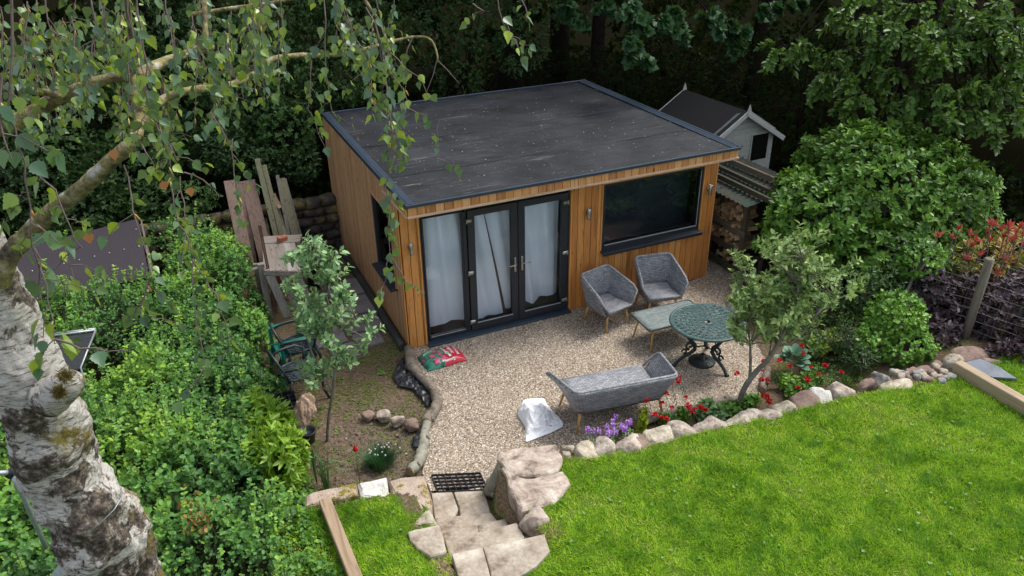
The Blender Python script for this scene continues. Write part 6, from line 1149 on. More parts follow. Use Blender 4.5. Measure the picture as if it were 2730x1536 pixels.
# maple boughs hanging in from a tall maple
def hang_tree(name, label, trunk, clumps, base_len, tm, mat, seed, per, leafs, bark=M_DKB, crown=None, n_each=4, L=.35, droop=.5, bias=.5, group=None, jit=(26, 20, .35), sprd=(.6, 1.3)):
    rs = np.random.RandomState(seed); limbs = [trunk]; tips = []; dirs = []
    top = np.array(trunk[0][-1]); 
    for px, py, dp, w in clumps:
        c = atd(px, py, dp); s0 = np.array(trunk[0][rs.randint(len(trunk[0])//2, len(trunk[0]))]); mid = (s0+c)/2+[0, 0, .35]; limbs.append(([s0, mid, c], [.045, .025, .01]))
        for k in range(int(w)): q_ = atd(px+rs.uniform(-1, 1)*jit[0], py+rs.uniform(-1, 1)*jit[1], dp+rs.uniform(-1, 1)*jit[2]); tips.append(q_); dirs.append(nrm(q_-s0)+[0, -.3, -.1]); limbs.append(([c, (c+q_)/2+[0, 0, .04], q_], [.01, .007, .005]))
    tw, P, D = sprays(tips, dirs, n_each, L, rs, droop)
    for q_ in tw: limbs.append((q_, [.006, .005, .003]))
    p, d, u, s = rosettes(P, D, per, rs, sprd, (.7, 1.25), base_len, .03); u[:, 2] = np.abs(u[:, 2])+.5; sets = [('foliage', (p, d, u, s, tm, mat, np.clip(bias+rs.normal(size=len(p))*.22, 0, 1)))]
    if crown:
        P, D = blob_points(crown, 6, rs, shell=(.5, 1.05), zmin=2.5, amp=.2, freq=.8); p, d, u, s = rosettes(P, D, 6, rs, (.7, 1.4), (.7, 1.3), .19, .4); sets.append(('crown', (p, d, u, s, T_OVAL, L_SHADE, rs.rand(len(p)))))
    return limb_tree(name, label, 'tree', limbs, bark, sets, group, base=trunk[0][0])
hang_tree('maple_tree', 'maple whose lobed green leaf sprays hang in at the top centre', ([(7.6, 7.6, -.2), (7.5, 7.5, 2.5), (7.4, 7.2, 5), (7.2, 7, 8)], [.2, .17, .15, .1]), [(1672, 20, 14.2, 4), (1700, 55, 14.2, 3), (1672, 110, 14., 3), (1695, 150, 14, 2), (1720, 55, 14.2, 1), (1785, 35, 14.5, 4), (1805, 70, 14.5, 3), (1895, 30, 14.8, 3), (1925, 75, 14.8, 3), (1960, 105, 14.8, 4), (1620, 15, 15, 3), (1560, 50, 15.5, 3), (2040, 25, 15, 3), (2100, 15, 15, 2), (1530, 15, 15.5, 3)], .125, T_MAPLE, L_MAPLE, 61, 3, None, crown=[((7.5, 7, 8.2), (4.5, 3.5, 2.6))], n_each=3, L=.22, droop=.8, jit=(24, 20, .35))
hang_tree('cherry_tree', 'cherry tree with long drooping pale green leaves over the upper right corner', ([(12.2, 2.6, -.2), (12.25, 2.6, 2.), (12.4, 2.5, 4.2), (12.6, 2.3, 6.5)], [.11, .1, .09, .06]),
    [(2380, 75, 13, 8), (2320, 50, 13.2, 6), (2440, 95, 13, 7), (2500, 60, 13.2, 7), (2560, 50, 13.2, 7), (2620, 40, 13, 8), (2690, 60, 13, 8), (2720, 110, 12.8, 6), (2470, 135, 12.8, 7), (2520, 135, 12.8, 7), (2590, 110, 13, 8), (2650, 110, 13, 8), (2680, 160, 12.8, 7), (2230, 190, 13.8, 6), (2180, 210, 13.8, 5), (2280, 215, 13.6, 6), (2340, 220, 13.5, 6), (2100, 130, 14.2, 5), (2080, 150, 14.2, 3), (2160, 130, 14, 4), (2230, 140, 13.8, 4), (2290, 255, 13.4, 5), (2400, 260, 13.2, 6), (2460, 240, 13.2, 6), (2540, 240, 13, 7), (2600, 230, 12.9, 8), (2680, 230, 12.8, 8), (2620, 290, 12.7, 6), (2560, 295, 12.8, 5), (2480, 300, 13, 4), (2700, 310, 12.6, 5), (2400, 320, 13.2, 3), (2340, 150, 13.6, 5), (2420, 180, 13.3, 5), (2250, 60, 13.6, 4), (2260, 15, 13.4, 5), (2350, 10, 13.4, 5), (2450, 10, 13.4, 5), (2550, 5, 13.2, 6), (2660, 5, 13, 6), (2640, 350, 12.8, 3), (2350, 330, 13.4, 3)],
    .125, T_OVAL, L_CHERRY, 62, 2, None, crown=[((13.5, 2, 6.8), (3.8, 3.2, 1.8))], n_each=2, L=.32, droop=.7, jit=(32, 16, .5), bias=.42, sprd=(.4, 1.))
# --- the birch in front
def birch():
    rs = np.random.RandomState(71); t = thing('birch_tree', 'old silver birch leaning in from the left with rough mossy trunk and hanging leafy twigs', 'tree', (-3.44, -5.23, .55)); 
    pts = [(440, 1900, 6.55, .3), (372, 1700, 5.85, .27), (305, 1520, 5.3, .245), (258, 1400, 5.02, .26), (186, 1290, 4.82, .215), (138, 1180, 4.64, .2), (98, 1070, 4.48, .2), (55, 970, 4.34, .2), (12, 860, 4.2, .17), (-22, 770, 4.08, .14), (-45, 690, 4., .125), (-110, 500, 3.8, .12), (-160, 200, 3.5, .1), (-200, -150, 3.2, .08)]
    C = [atd(a, b_, c) for a, b_, c, _ in pts]; R3 = [q[3] for q in pts]; Q = []; RR = []
    for i in range(len(C)-1):
        p0, p1, p2, p3 = C[max(i-1, 0)], C[i], C[i+1], C[min(i+2, len(C)-1)]
        for j in range(18): k = j/18; Q.append(.5*((2*p1)+(p2-p0)*k+(2*p0-5*p1+4*p2-p3)*k*k+(3*p1-p0-3*p2+p3)*k**3)); RR.append(R3[i]+(R3[i+1]-R3[i])*k)
    mb = MB(); mb.tube(Q, RR, 110); V = []; QA = np.array(Q)
    for v in mb.v:
        p = Vector(v); q_ = np.array(v); j = int(np.argmin(((QA-q_)**2).sum(1))); o_ = q_-Q[j]; r_ = np.linalg.norm(o_)+1e-6; low = 1-min(1, max(0, (v[2]-2.2)/2.4))
        k = .2*noise.noise(p*2.6)+(.14+.12*low)*noise.noise(p*6)+(.07+.1*low)*abs(noise.noise(p*13))+(.03+.05*low)*noise.noise(p*30); V.append(tuple(Q[j]+o_*(1+k)))
    mb.v = V; mb.build('trunk', M_BIRCH, t, True)
    # stub of a lost limb, and the cut end facing right
    mb = MB(); a, b_ = atd(130, 1060, 4.3), atd(203, 1010, 4.12); Q2 = [a+(b_-a)*k for k in np.linspace(0, 1, 9)]; mb.tube(Q2, [.11, .108, .1, .096, .09, .085, .08, .07, .03], 28)
    mb.v = [tuple(np.array(v)*(1)+np.array([0, 0, 1])*.012*noise.noise(Vector(v)*14)) for v in mb.v]; mb.build('limb_stub', M_BIRCH, t, True)
    ms = M_noise('moss_tuft', [(.3, (.09, .07, .008)), (.7, (.27, .21, .03))], 40, .95, 1., .02)
    for x, y, r_, dd in ((175, 1003, .038, 3.93), (158, 1046, .036, 3.98)): mb = MB(); c = atd(x, y, dd); P = c+rs.normal(size=(700, 3))*r_*.35; D = (P-c); leaves('moss_tuft', P, D+rs.normal(size=P.shape)*.01, rs.normal(size=P.shape), .022, T_TRI, ms, t, Wd=.004, world=True)
    # limbs
    limbs = []
    def LB(ps, rad): limbs.append(([atd(*p) for p in ps], rad))
    LB([(-30, 790, 4.05), (20, 690, 3.95), (75, 625, 3.85), (130, 570, 3.75), (210, 510, 3.6), (285, 440, 3.5), (345, 385, 3.45), (372, 330, 3.5), (365, 250, 3.6), (362, 205, 3.65)], [.09, .052, .044, .04, .036, .032, .029, .025, .022, .019])
    LB([(-60, 345, 3.9), (20, 335, 3.9), (70, 310, 3.9), (140, 270, 3.9), (225, 232, 3.9), (290, 210, 3.9), (360, 208, 3.9)], [.046, .042, .038, .035, .031, .027, .022])
    LB([(372, 330, 3.5), (420, 275, 3.7), (470, 250, 3.8), (540, 236, 3.95), (620, 225, 4.1), (690, 190, 4.3), (720, 160, 4.35), (790, 148, 4.5), (880, 148, 4.6), (960, 135, 4.7), (1040, 112, 4.8), (1110, 98, 4.9), (1150, 108, 4.9), (1166, 150, 4.9), (1163, 170, 4.9)], [.03, .021, .02, .019, .018, .018, .016, .015, .013, .012, .01, .008, .007, .006, .004])
    LB([(1165, 160, 4.9), (1195, 190, 4.95), (1225, 224, 5.)], [.005, .004, .002]); LB([(1163, 165, 4.9), (1155, 200, 4.9), (1138, 243, 4.9)], [.004, .003, .002])
    LB([(500, 142, 4.), (540, 126, 4.), (565, 128, 4.), (548, 90, 4.), (545, 0, 4.), (545, -60, 4.)], [.02, .02, .015, .014, .012, .01]); LB([(362, 205, 3.65), (430, 170, 3.8), (500, 142, 4.)], [.03, .025, .02]); LB([(500, 40, 4.2), (620, 22, 4.3), (740, 5, 4.4), (860, -20, 4.5)], [.012, .011, .01, .008])
    LB([(360, 205, 3.7), (350, 100, 3.4), (330, -60, 3.1)], [.014, .011, .01])
    LB([(960, -20, 4.4), (985, 20, 4.4), (1012, 60, 4.5), (1030, 110, 4.5), (1040, 200, 4.5)], [.01, .009, .008, .007, .005]); LB([(60, 240, 3.8), (150, 252, 3.85), (155, 275, 3.88)], [.018, .016, .015])
    ms_, P, D, S = [], [], [], []; cat = []
    def strand(ps, dist, wob=.02, lsz=.045, dens=1., r0=.0035, twigs=.5, start=.15):
        pts3 = [atd(x, y, dist if not hasattr(dist, '__len__') else dist[0]+(dist[1]-dist[0])*i/(len(ps)-1)) for i, (x, y) in enumerate(ps)]; seg = [pts3[0]]
        for a, b_ in zip(pts3[:-1], pts3[1:]):
            for k in range(1, 5): seg.append(a+(b_-a)*k/4+rs.normal(size=3)*wob*.18)
        n = len(seg); limbs.append((seg[::2]+([seg[-1]] if n % 2 == 0 else []), list(np.linspace(r0, .0013, len(seg[::2]+([seg[-1]] if n % 2 == 0 else []))))))
        tot = sum(np.linalg.norm(seg[i+1]-seg[i]) for i in range(n-1)); m = int(tot/.034*dens)
        for k in range(m):
            s_ = start+(1-start)*(k+rs.rand())/m; f = s_*(n-1); i = min(int(f), n-2); q_ = seg[i]+(seg[i+1]-seg[i])*(f-i); side = nrm([rs.normal(), rs.normal(), rs.normal()*.2])
            if rs.rand() < twigs*.45:
                e = q_+side*.05*rs.uniform(.6, 2)+[0, 0, -.05*rs.uniform(.3, 1.6)]; limbs.append(([q_, (q_+e)/2+[0, 0, .01], e], [.0018, .0014, .001])); pl = [e, (q_+e)/2, e-[0, 0, .012]]
            else: pl = [q_]
            for w in pl:
                pe = w+nrm(side+rs.normal(size=3)*.5)*.016+[0, 0, .003]; limbs.append(([w, pe], [.0009, .0007])); P.append(pe); D.append(nrm(side*.5+[0, 0, -1.]+rs.normal(size=3)*.35)); S.append(lsz*rs.uniform(.65, 1.15))
            if rs.rand() < .13*dens: cat.append((q_, nrm([rs.normal()*.3, rs.normal()*.3, -1.])))
    ST = [([(30, -20), (35, 150), (25, 300), (55, 390), (75, 480), (82, 600), (98, 700), (105, 760)], (1.9, 2.05), 1.), ([(65, 440), (120, 480), (165, 540), (190, 610), (215, 660)], 2.1, .9), ([(90, 660), (110, 720), (128, 800), (145, 900), (150, 915)], (2.0, 2.0), 1.1), ([(148, 905), (215, 925), (290, 935), (350, 935)], 2.0, .45),
          ([(340, -20), (350, 80), (372, 160), (388, 240), (395, 290), (370, 340), (320, 370)], (2.5, 2.6), 1.2), ([(365, -20), (372, 80), (385, 180), (392, 270), (420, 330), (440, 370)], (2.6, 2.7), 1.2), ([(395, 285), (425, 350), (460, 400), (470, 430)], 2.7, 1.),
          ([(330, 440), (345, 500), (360, 560), (378, 640), (400, 720), (405, 740)], 2.6, .6), ([(400, 740), (385, 790), (375, 830), (395, 860)], 2.6, 1.3), ([(378, 385), (405, 430), (425, 465)], 3., .6),
          ([(455, 490), (465, 550), (480, 600), (498, 640), (512, 690), (515, 770), (520, 860), (545, 940), (548, 985)], (3., 2.85), 1.15), ([(480, 470), (488, 540), (495, 600), (510, 620)], 3., 1.), ([(510, 690), (545, 740), (580, 790), (600, 860), (615, 945)], (2.9, 2.9), 1.2), ([(545, 985), (520, 1030), (495, 1060)], 2.9, .6), ([(490, 460), (540, 480), (585, 522)], 3., .5), ([(460, 380), (450, 430), (458, 500)], 3., 1.2),
          ([(620, 370), (622, 430), (630, 500), (640, 560), (640, 610)], 3.3, 1.2), ([(560, 300), (600, 360), (625, 400)], 3.4, 1.),
          ([(862, -20), (865, 60), (866, 150), (870, 215), (876, 240), (885, 300), (930, 330)], (3.6, 3.6), .9), ([(830, 160), (828, 220), (822, 290), (845, 350), (868, 390)], 3.8, .7), ([(900, -20), (905, 40), (915, 120), (925, 160)], 3.6, 1.3), ([(925, 40), (945, 100), (985, 160), (990, 240), (988, 265), (1015, 310)], 3.6, 1.), ([(1000, 60), (1015, 130), (1030, 200), (1033, 300), (1035, 380)], 3.5, 1.1), ([(975, 20), (1000, 60), (1010, 120), (1022, 180), (1070, 230), (1090, 290)], 3.5, .9),
          ([(1040, 140), (1080, 180), (1120, 210), (1145, 265)], 3.7, .9), ([(1045, 260), (1040, 320), (1050, 380), (1045, 440), (1025, 500), (1040, 560), (1035, 620), (1040, 680)], (3.6, 3.5), 1.3), ([(1035, 300), (1060, 380), (1090, 420)], 3.5, .9), ([(1040, 680), (1070, 730), (1110, 770), (1130, 790)], 3.5, .9), ([(1040, 680), (1030, 730), (1015, 780)], 3.5, 1.), ([(1170, 320), (1168, 380), (1165, 430)], 3.6, .7), ([(1100, 100), (1080, 160), (1085, 240)], 3.6, .9), ([(1060, 270), (1110, 300), (1140, 310)], 3.6, .5),
          ([(1325, -20), (1340, 60), (1355, 90), (1368, 110)], 3.4, .8), ([(1380, -20), (1402, 20), (1408, 60), (1395, 40)], 3.3, 1.1), ([(1350, 60), (1362, 100), (1385, 130)], 3.4, 1.), ([(1260, 10), (1290, 30), (1280, 40)], 3.5, .5), ([(100, 600), (170, 660), (200, 760)], 2.2, .6), ([(5, 200), (-5, 330), (30, 420)], 1.7, .8), ([(240, -20), (250, 60), (245, 130), (255, 200)], (3., 3.), 1.1), ([(120, -20), (130, 60), (145, 120)], 2.8, 1.1), ([(440, -20), (450, 60), (470, 150), (480, 230)], 3.2, 1.1)]
    for ps, dist, dn in ST: strand(ps, dist, dens=dn, lsz=.047 if (dist if not hasattr(dist, '__len__') else dist[0]) < 3.2 else .05)
    for k in range(112):      # the many more distant hanging twigs of the crown
        x = rs.uniform(-40, 700) if k < 100 else rs.uniform(700, 1060); y = rs.uniform(-60, 230) if x < 480 else rs.uniform(-60, 120); dd = rs.uniform(3.4, 5.4); l = rs.uniform(90, 230)*4/dd; dx = rs.uniform(-.1, .25); strand([(x, y), (x+l*dx*.4, y+l*.35), (x+l*dx*.8, y+l*.7), (x+l*dx, y+l)], dd, dens=1.35, lsz=.05, start=0.)
    mb = MB()
    big = [l for l in limbs if l[1][0] > .006]; small = [l for l in limbs if l[1][0] <= .006]
    for ps, rad in big:
        A = [np.array(p) for p in ps]; Q = []; R2 = []
        for i in range(len(A)-1):
            p0, p1, p2, p3 = A[max(i-1, 0)], A[i], A[i+1], A[min(i+2, len(A)-1)]
            for j in range(5): k = j/5; Q.append(.5*((2*p1)+(p2-p0)*k+(2*p0-5*p1+4*p2-p3)*k*k+(3*p1-p0-3*p2+p3)*k**3)); R2.append((rad[i]+(rad[i+1]-rad[i])*k)*rs.uniform(.93, 1.07))
        Q.append(A[-1]); R2.append(rad[-1]); mb.tube(Q, R2, 14, wob=.07, rng=rng)
    mb.build('branches', M_noise('branch_bark', [(.32, (.03, .025, .016)), (.44, (.12, .1, .055)), (.52, (.22, .19, .06)), (.6, (.3, .27, .17)), (.7, (.52, .5, .45))], 13, .9, 1., .012, speck=1.), t, True); mb = MB()
    for ps, rad in small: mb.tube(ps, rad, 4 if rad[0] > .001 else 3, cap=False)
    mb.build('twigs', M_TWIG, t, True); P, D, S = np.array(P), np.array(D), np.array(S); U = rs.normal(size=P.shape)*.6+[0, -.5, .6]; r_ = np.clip(.42+rs.normal(size=len(P))*.28, 0, 1)
    leaves('foliage', P, D, U, S, T_BIRCH, L_BIRCH, t, rnd=r_, Wd=S*rs.uniform(.85, 1.1, len(S)), world=True)
    cm = M_leaf('catkins', [(.3, .3, .06), (.42, .4, .1), (.45, .22, .06)], .7, 0); mb = MB()
    cat.sort(key=lambda q: (q[0]-CP) @ AF)
    for i, (q_, d) in enumerate(cat):
        l = rs.uniform(.022, .038); m1 = MB() if i < 100 else mb; m1.tube([q_, q_+d*.25*l, q_+d*.7*l, q_+d*l], [.0012, .0038, .0038, .0015], 6, rnd=rs.rand(), wob=.2, rng=rng)
        if i < 100: m1.build('catkin', cm, t, True)
    tag(mb.build('small_catkins', cm, t, True), kind='stuff')
    D2 = [(300, 400, 2.6), (435, 483, 2.85), (505, 500, 2.9), (232, 620, 2.3)]; leaves('dead_leaves', [atd(*q) for q in D2], [(0, 0, -1)]*4, [(0, -1, .2)]*4, .04, T_BIRCH, L_BIRCHO, t, world=True)
    mb = MB(); c = atd(300, 1345, 4.95); ring = [c+np.array([.37*math.cos(a), .36*math.sin(a), .16*math.cos(a+.4)+.0]) for a in np.linspace(0, 2*PI, 40)]; mb.tube(ring, .0035, 5, cap=False); return t
birch()
mb = MB(); pts = [(178, 1455, 4.9), (200, 1442, 4.78), (235, 1420, 4.7), (275, 1388, 4.66), (305, 1358, 4.68), (325, 1325, 4.76), (322, 1302, 4.9)]
mb.tube([atd(*p) for p in pts], .0035, 5); tag(mb.build('wire_loop', M_GALV), 'thin pale wire tied round the birch trunk', 'wire')
# --- border plants
def clump(name, label, cat, c, n, h, rad, mat, seed, w=.008, lean=.5, tm=T_BLADE, group=None, flowers=None):
    rs = np.random.RandomState(seed); a = rs.rand(n)*2*PI; rr = rad*rs.rand(n)**.6; P = np.stack([c[0]+rr*np.cos(a), c[1]+rr*np.sin(a), np.full(n, c[2])], -1); l = rs.uniform(.1, lean, n); D = np.stack([np.cos(a)*np.sin(l), np.sin(a)*np.sin(l), np.cos(l)], -1); U = np.stack([-np.cos(a), -np.sin(a), .3+0*a], -1)
    t = thing(name, label, cat, tuple(c), 0, group); leaves('leaf_clump', P, D, U, h*rs.uniform(.6, 1.1, n), tm, mat, t, Wd=w*rs.uniform(.7, 1.2, n), world=True); return t
c = at(1015, 1240, 0); t = clump('chives', 'tussock of thin dark chives with pale round flower heads on the soil', 'herb', c, 900, .26, .14, M_leaf('chive_leaf', [(.02, .09, .03), (.05, .16, .06)], .5, .1), 81, .006, .95)
M_PALEF = M_plain('pale_flower', (.5, .42, .42), .8); mb = MB()
for k in range(16): a = rng.uniform(0, 6.28); q = np.array(c)+[.2*math.cos(a)*rng.random()+.05, .2*math.sin(a)*rng.random(), rng.uniform(.2, .3)]; mb.lathe([(.001, -.012), (.012, -.006), (.013, .004), (.001, .013)], 8, tuple(q))
mb.build('flower_head', M_PALEF, t, True)
c = at(872, 1300, 0); t = clump('iris_leaves', 'tall arching blue green strap leaves below the young apple tree', 'plant', c, 14, .7, .05, L_BLADE, 82, .02, .22)
mb = MB(); c2 = at(845, 1290, 0)
def strap(p0, d, h, r_, w, mb):
    L = []; Rr = []
    for s_ in np.linspace(0, 1, 10): L.append(np.array(p0)+np.array([d[0]*r_*s_**1.6, d[1]*r_*s_**1.6, h*math.sin(min(1, s_*1.25)*PI/2)-h*.5*max(0, s_-.55)**1.2*1.6])); Rr.append(w*math.sin(PI*min(.98, .12+s_*.86)))
    sd_ = nrm(np.cross(d, (0, 0, 1))); vs = []
    for p, q in zip(L, Rr): vs += [p+sd_*q, p-[0, 0, q*.3], p-sd_*q]
    mb.add(vs, [(i*3+k, i*3+k+1, (i+1)*3+k+1, (i+1)*3+k) for i in range(9) for k in range(2)], rng.random(), True)
for d, h, r_ in (((.95, -.2, 0), .34, .42), ((.9, -.35, 0), .26, .4), ((-.3, .9, 0), .5, .15), ((.2, .5, 0), .55, .1), ((-.9, -.1, 0), .4, .3), ((.5, -.6, 0), .5, .18)): strap(c2, d, h, r_, .016, mb)
mb.build('arching_leaves', L_BLADE, t, True)
c = at(2115, 975, .15); t = thing('hosta', 'blue green hosta with broad pointed leaves in the flower bed', 'plant', tuple(c)); rs = np.random.RandomState(83); n = 38; a = np.arange(n)*2.4; l = np.linspace(.35, 1.35, n); r_ = .03+.07*np.linspace(0, 1, n)
D = np.stack([np.cos(a)*np.sin(l), np.sin(a)*np.sin(l), np.cos(l)], -1); leaves('foliage', np.array(c)+np.stack([np.cos(a)*r_, np.sin(a)*r_, .16-.1*np.linspace(0, 1, n)], -1), D, np.stack([-np.cos(a)*np.cos(l), -np.sin(a)*np.cos(l), np.sin(l)], -1), rs.uniform(.12, .19, n), T_ROUND, L_HOSTA, t, world=True)
# red flowers (geum) -------------------------------------------------------
M_REDF = M_leaf('red_petal', [(.55, .008, .012), (.7, .02, .02), (.6, .03, .05)], .5, .2, (.7, .02, .02)); M_STEMG = M_plain('green_stem', (.06, .14, .03), .6)
RF_ = [(1711, 1039), (1729, 1040), (1709, 1049), (1723, 1068), (1764, 1028), (1776, 1048), (1790, 1012), (1790, 1020), (1809, 1016), (1814, 1004), (1829, 1058), (1792, 1085), (1746, 1104), (1764, 1112), (1778, 1116), (1836, 1083), (1844, 1098), (1852, 1091), (1868, 1085), (1881, 1092), (1765, 1073), (2079, 959), (2036, 962), (2032, 1012), (2046, 1012), (2032, 988), (2107, 976), (2162, 977), (2182, 997), (2154, 1012), (2140, 942), (2136, 921), (2201, 974), (2243, 991), (2130, 1034), (2035, 1054), (2045, 1056), (2052, 1065), (2049, 1072), (1966, 994)]
rs = np.random.RandomState(84); fbase = None
def flower(px, py, lab, ms=1.):
    h = rng.uniform(.32, .5) if px < 1900 else rng.uniform(.18, .3); top = None
    zb = .03 if px < 1900 else .12; c = at(px, py, zb+h); g = np.array([c[0]+rng.uniform(-.05, .05), c[1]+rng.uniform(-.04, .04)-.02, zb-.03])
    if px < 1850:      # those bending out over the bench grow from the narrow bed beside the stones
        g = np.array([c[0]+.05, min(c[1], -3.12), .0])
    return c, g
P0 = rs.normal(size=(26, 3)); P0 /= np.linalg.norm(P0, axis=1, keepdims=True); P0[:, 2] = np.abs(P0[:, 2])*.8
tmpf = leaves('petals', P0*.006, P0+rs.normal(size=P0.shape)*.2, rs.normal(size=P0.shape)+[0, 0, .5], .024, T_ROUND, M_REDF); fm = tmpf.data; bpy.data.objects.remove(tmpf)
co = np.empty(len(fm.vertices)*3, np.float32); fm.vertices.foreach_get('co', co); co = co.reshape(-1, 3); co -= co.mean(0); fm.vertices.foreach_set('co', co.ravel())
for i, (px, py) in enumerate(RF_):
    c, g = flower(px, py, ''); where = 'leaning out before the back of the wicker bench' if px < 1820 and py < 1075 else ('low beside the square edging stone' if px < 1800 else ('at the gravel edge between bench and leaning apple tree' if px < 1900 else ('close to the foot of the leaning apple tree' if px < 2060 else 'among and around the blue green hosta'))); t = thing('red_flower', 'red double flower '+where, 'flower', tuple(g), 0, 'red border flowers'); o = bpy.data.objects.new('petals', fm); COL.objects.link(o); o.parent = t; o.location = c-g; s_ = rng.uniform(1.1, 1.7); o.scale = (s_,)*3; o.rotation_euler = (rng.uniform(-.5, .5), rng.uniform(-.5, .5), rng.uniform(0, 6))
    mb = MB(); mb.tube([g, (g+c)/2+[rng.uniform(-.02, .02), .02, .03], c-[0, 0, .008]], .0025, 4); mb.build('stem', M_STEMG, t, True)
# purple wallflowers
M_PURF = M_leaf('purple_petal', [(.3, .1, .5), (.42, .18, .62), (.55, .3, .72)], .5, .2, (.5, .2, .7))
for i, (px, py) in enumerate([(1642, 1110), (1634, 1123), (1634, 1133), (1566, 1145), (1580, 1148), (1597, 1148), (1618, 1140), (1628, 1152), (1642, 1150), (1656, 1135), (1664, 1145), (1673, 1128), (1680, 1125), (1667, 1140), (1620, 1158)]):
    c = at(px, py, .38); g = np.array([c[0]+.0, c[1]-.03, .0]); t = thing('wallflower', 'spike of small purple flowers behind the lawn stones near the bench leg', 'flower', tuple(g), 0, 'purple wallflowers')
    n = 34; a = rs.rand(n)*6.28; z = rs.uniform(-.05, .035, n); P = np.stack([c[0]+.012*np.cos(a), c[1]+.012*np.sin(a), c[2]+z], -1); leaves('petals', P, np.stack([np.cos(a), np.sin(a), .3+0*a], -1), np.stack([-.3*np.cos(a), -.3*np.sin(a), 1+0*a], -1), .02, T_ROUND, M_PURF, t, world=True)
    mb = MB(); mb.tube([g, c], .003, 4); mb.build('stem', M_STEMG, t, True); n = 14; a = rs.rand(n)*6.28; leaves('foliage', np.array(g)+np.stack([0*a, 0*a, rs.uniform(.08, .3, n)], -1), np.stack([np.cos(a), np.sin(a), .5+0*a], -1), np.tile([0, 0, 1.], (n, 1)), .05, T_LONG, L_APPLE, t, world=True)
def low(name, label, cat, pts, z, r_, hh, mat, base, seed, tm=T_OVAL, m=6, dens=300, kind=None):
    return bush(name, label, cat, [((*at(x, y, z+hh*.5)[:2], z+hh*.45), (r_*q, r_*q, hh*.6)) for x, y, q in pts], dens, m, base, tm, mat, seed, trunk=False, cull=False)
low('golden_plant', 'small plant with yellow lime leaves between the purple flowers and the stones', 'plant', [(1712, 1130, 1), (1716, 1112, .6)], 0, .07, .3, M_leaf('lime_leaf', [(.35, .45, .03), (.5, .6, .06)], .5, .3), .05, 91, T_ROUND, 5, 700)
low('lupin_plant', 'grey green leafy plant at the edge of the gravel behind the stones', 'plant', [(1885, 1085, 1.), (1905, 1105, 1.1), (1870, 1100, .7)], 0, .13, .26, L_APPLE, .05, 92, T_MAPLE, 5, 380)
low('geum_foliage', 'low green leafy clump beneath the red flowers beside the square stone', 'plant', [(1790, 1125, 1), (1770, 1118, .8), (1820, 1105, .8)], 0, .12, .2, L_RHOD, .045, 93, T_ROUND, 5, 400)
low('bed_foliage', 'rounded green leaves at the foot of the leaning apple tree', 'plant', [(1955, 1085, 1), (1935, 1090, .8), (1990, 1070, .9), (2010, 1065, .6)], .1, .13, .14, L_SNOW, .055, 94, T_ROUND, 5, 300)
low('geum_clump', 'bushy green clump under the red flowers behind the round boulder', 'plant', [(2110, 1020, 1.1), (2140, 1030, 1.2), (2165, 1010, 1), (2120, 1050, .9)], .15, .17, .16, L_RHOD, .05, 95, T_ROUND, 5, 260)
low('blue_flower_plant', 'dark leafy low plant dotted with blue flowers left of the hosta', 'plant', [(2070, 1005, 1), (2085, 1020, .9)], .15, .12, .1, L_DARK, .03, 96, T_LONG, 5, 500)
low('ground_cover', 'fine green ground cover between hosta and the edging stones', 'plant', [(2200, 1000, 1.4), (2240, 1000, 1.3), (2170, 985, 1.), (2270, 1010, .8)], .14, .2, .05, L_SNOW, .03, 97, T_OVAL, 5, 260)
low('astilbe', 'yellowish green divided leaves beside the dark shrubs behind the hosta', 'plant', [(2200, 905, 1.2), (2230, 895, 1.2), (2180, 925, 1), (2250, 920, .9)], .18, .16, .2, M_leaf('leaf_yellowish', [(.1, .2, .03), (.22, .32, .04), (.4, .36, .05)], .5, .25), .06, 98, T_MAPLE, 5, 260)
low('azalea', 'shrub with scattered coral red leaves below the glossy bush', 'plant', [(2262, 860, 1.3), (2285, 830, 1.2), (2255, 820, 1)], .25, .18, .35, M_leaf('leaf_coral', [(.02, .06, .015), (.04, .1, .02), (.06, .14, .03), (.45, .07, .03)], .5, .2), .045, 99, T_OVAL, 5, 200)
low('laurel', 'bright yellow green long leaved shrub at the edge of the thicket', 'shrub', [(700, 1170, 1.2), (730, 1130, 1), (760, 1200, 1.1), (715, 1220, 1.2), (745, 1240, .9), (690, 1110, .8)], .3, .22, .65, L_BRIGHT, .13, 100, T_LONG, 7, 110)
low('weedy_patch', 'small leafy weeds on the bare soil near the black chairs', 'weeds', [(905, 1010, .7), (850, 1090, .8), (960, 1075, .6), (930, 1110, .8), (850, 1140, .8), (1015, 990, .7), (900, 1150, .8), (820, 1060, .7)], 0, .1, .05, L_SNOW, .03, 101, T_ROUND, 5, 300)
low('white_flower_patch', 'leafy patch with tiny white flowers left of the timber sleeper', 'plant', [(850, 1480, 1.2), (830, 1440, 1.1), (870, 1520, 1.2), (800, 1500, 1.2), (815, 1390, 1.)], .5, .14, .12, L_SNOW, .04, 102, T_LONG, 5, 260)
c = at(958, 1277, .1); t = thing('red_bud', 'single dark red pointed bud behind the white chiselled stone', 'flower', tuple(c-[0, 0, .1])); mb = MB(); mb.lathe([(.001, 0), (.022, .02), (.025, .05), (.012, .09), (.001, .11)], 12, (c[0], c[1], .5-.0)); mb.build('petals', M_REDF, t, True); mb = MB(); mb.tube([(c[0], c[1], 0), (c[0], c[1], .5)], .005, 5); mb.build('stem', M_STEMG, t, True)
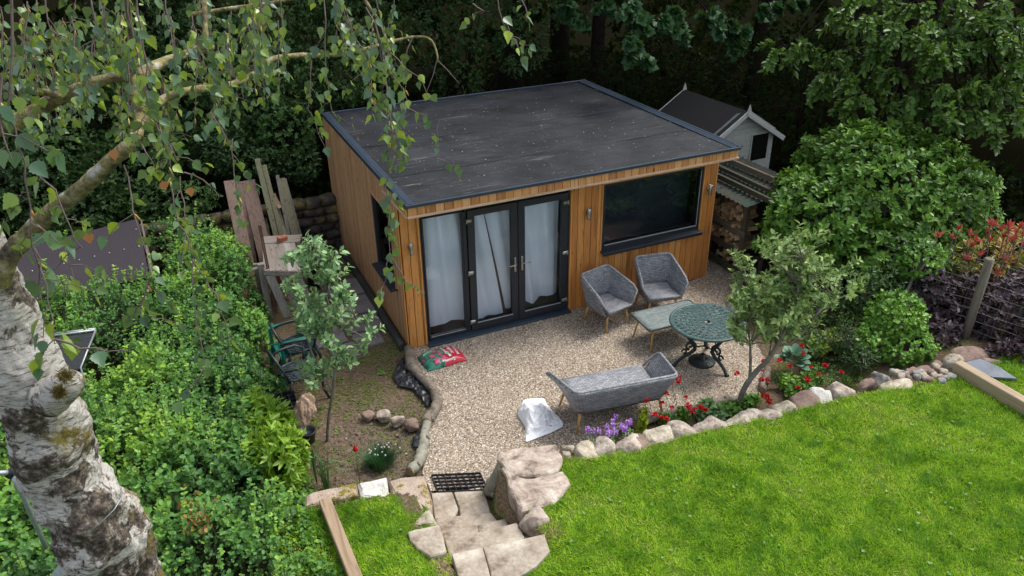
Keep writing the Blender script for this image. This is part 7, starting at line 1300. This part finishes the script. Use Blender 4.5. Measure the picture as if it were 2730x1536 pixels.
# dying brown leaves in the thicket, fern
rs = np.random.RandomState(86); c = at(520, 1380, 1.16); P = c+rs.normal(size=(90, 3))*[.06, .1, .09]+[0, 0, .02]; t = thing('dead_twig', 'hanging spray of dead rust brown leaves in the thicket', 'dead twig', tuple(c*[1, 1, 0]+[0, 0, .3])); leaves('dead_leaves', P, rs.normal(size=P.shape)*.5+[0, 0, -1], rs.normal(size=P.shape), .045, T_ROUND, M_leaf('rust_leaf', [(.25, .08, .02), (.4, .18, .05), (.35, .3, .1)], .7, .2), t, world=True)
mb = MB(); mb.tube([c-[0, 0, .5], c+[.02, 0, .12]], .005, 5); mb.build('stem', M_TWIG, t, True)
# moss, crumbs and seedlings on the bare soil
n = 5200; x = rs.uniform(-2.0, .1, n); y = rs.uniform(-3.2, .4, n); k = noise; ok = ~inpoly(x, y, GPW) & ((np.sin(x*4+1.5*np.sin(y*3))*np.sin(y*4.3+x)+.55*rs.rand(n)) > .12); x, y = x[ok], y[ok]; P, D, U, S = rosettes(np.stack([x, y, gz(x, y)+.01], -1), np.tile([0, 0, 1.], (len(x), 1)), 4, rs, (.8, 1.4), base=.017); tag(leaves('soil_moss', P, D, U, S, T_OVAL, M_leaf('moss_leaf', [(.06, .1, .015), (.12, .18, .02), (.2, .26, .04)], .7, .1)), 'thin moss and seedlings creeping over the bare soil', 'moss', kind='stuff')
n = 6000; x = rs.normal(-.95, .42, n); y = rs.normal(-2.2, .55, n); kk = ~inpoly(x, y, GPW) & (x < 0) & (x > -2); x, y = x[kk], y[kk]; n = len(x); ov = np.array([(1, 0, 0), (.3, .9, 0), (-.8, .6, 0), (-.9, -.5, 0), (.2, -1, 0), (.15, .1, .8)]); fs = [(0, 1, 5), (1, 2, 5), (2, 3, 5), (3, 4, 5), (4, 0, 5)]; a = rs.rand(n)*6.28
tag(leaves('soil_clods', np.stack([x, y, gz(x, y)+.0], -1), np.stack([np.cos(a), np.sin(a), rs.normal(size=n)*.2], -1), np.tile([0, 0, 1.], (n, 1)), rs.uniform(.006, 1, n)**3*.045+.006, (ov, fs), M_noise('clod', [(.3, (.06, .042, .03)), (.7, (.2, .15, .11))], 20, .95, .5, .01), Wd=rs.uniform(.006, 1, n)**3*.04+.006), 'loose dug clods of dark soil', 'soil', kind='stuff')
n = 900; x = rs.uniform(-2, 5.6, n); y = rs.uniform(-3.5, 4, n); roof = rs.rand(n) < .62; xr = rs.uniform(.1, GW-.1, n); yr = rs.uniform(-.4, 4.4, n)**1.0; k = roof; x[k] = xr[k]; y[k] = yr[k]; z = np.where(k, 2.515, gz(x, y)+.035); ok = k | (inpoly(x, y, GPW) | ((x < 0) & (x > -1.9) & (y < .3))); x, y, z = x[ok], y[ok], z[ok]; n = len(x); a = rs.rand(n)*6.28
tag(leaves('fallen_litter', np.stack([x, y, z], -1), np.stack([np.cos(a), np.sin(a), 0*a], -1), np.tile([0, 0, 1.], (n, 1)), rs.uniform(.008, .028, n), T_ROUND, M_leaf('litter', [(.12, .09, .06), (.3, .24, .15), (.45, .42, .3)], .8, 0)), 'small dry fallen leaves and catkin bits scattered on roof and ground', 'leaf litter', kind='stuff')
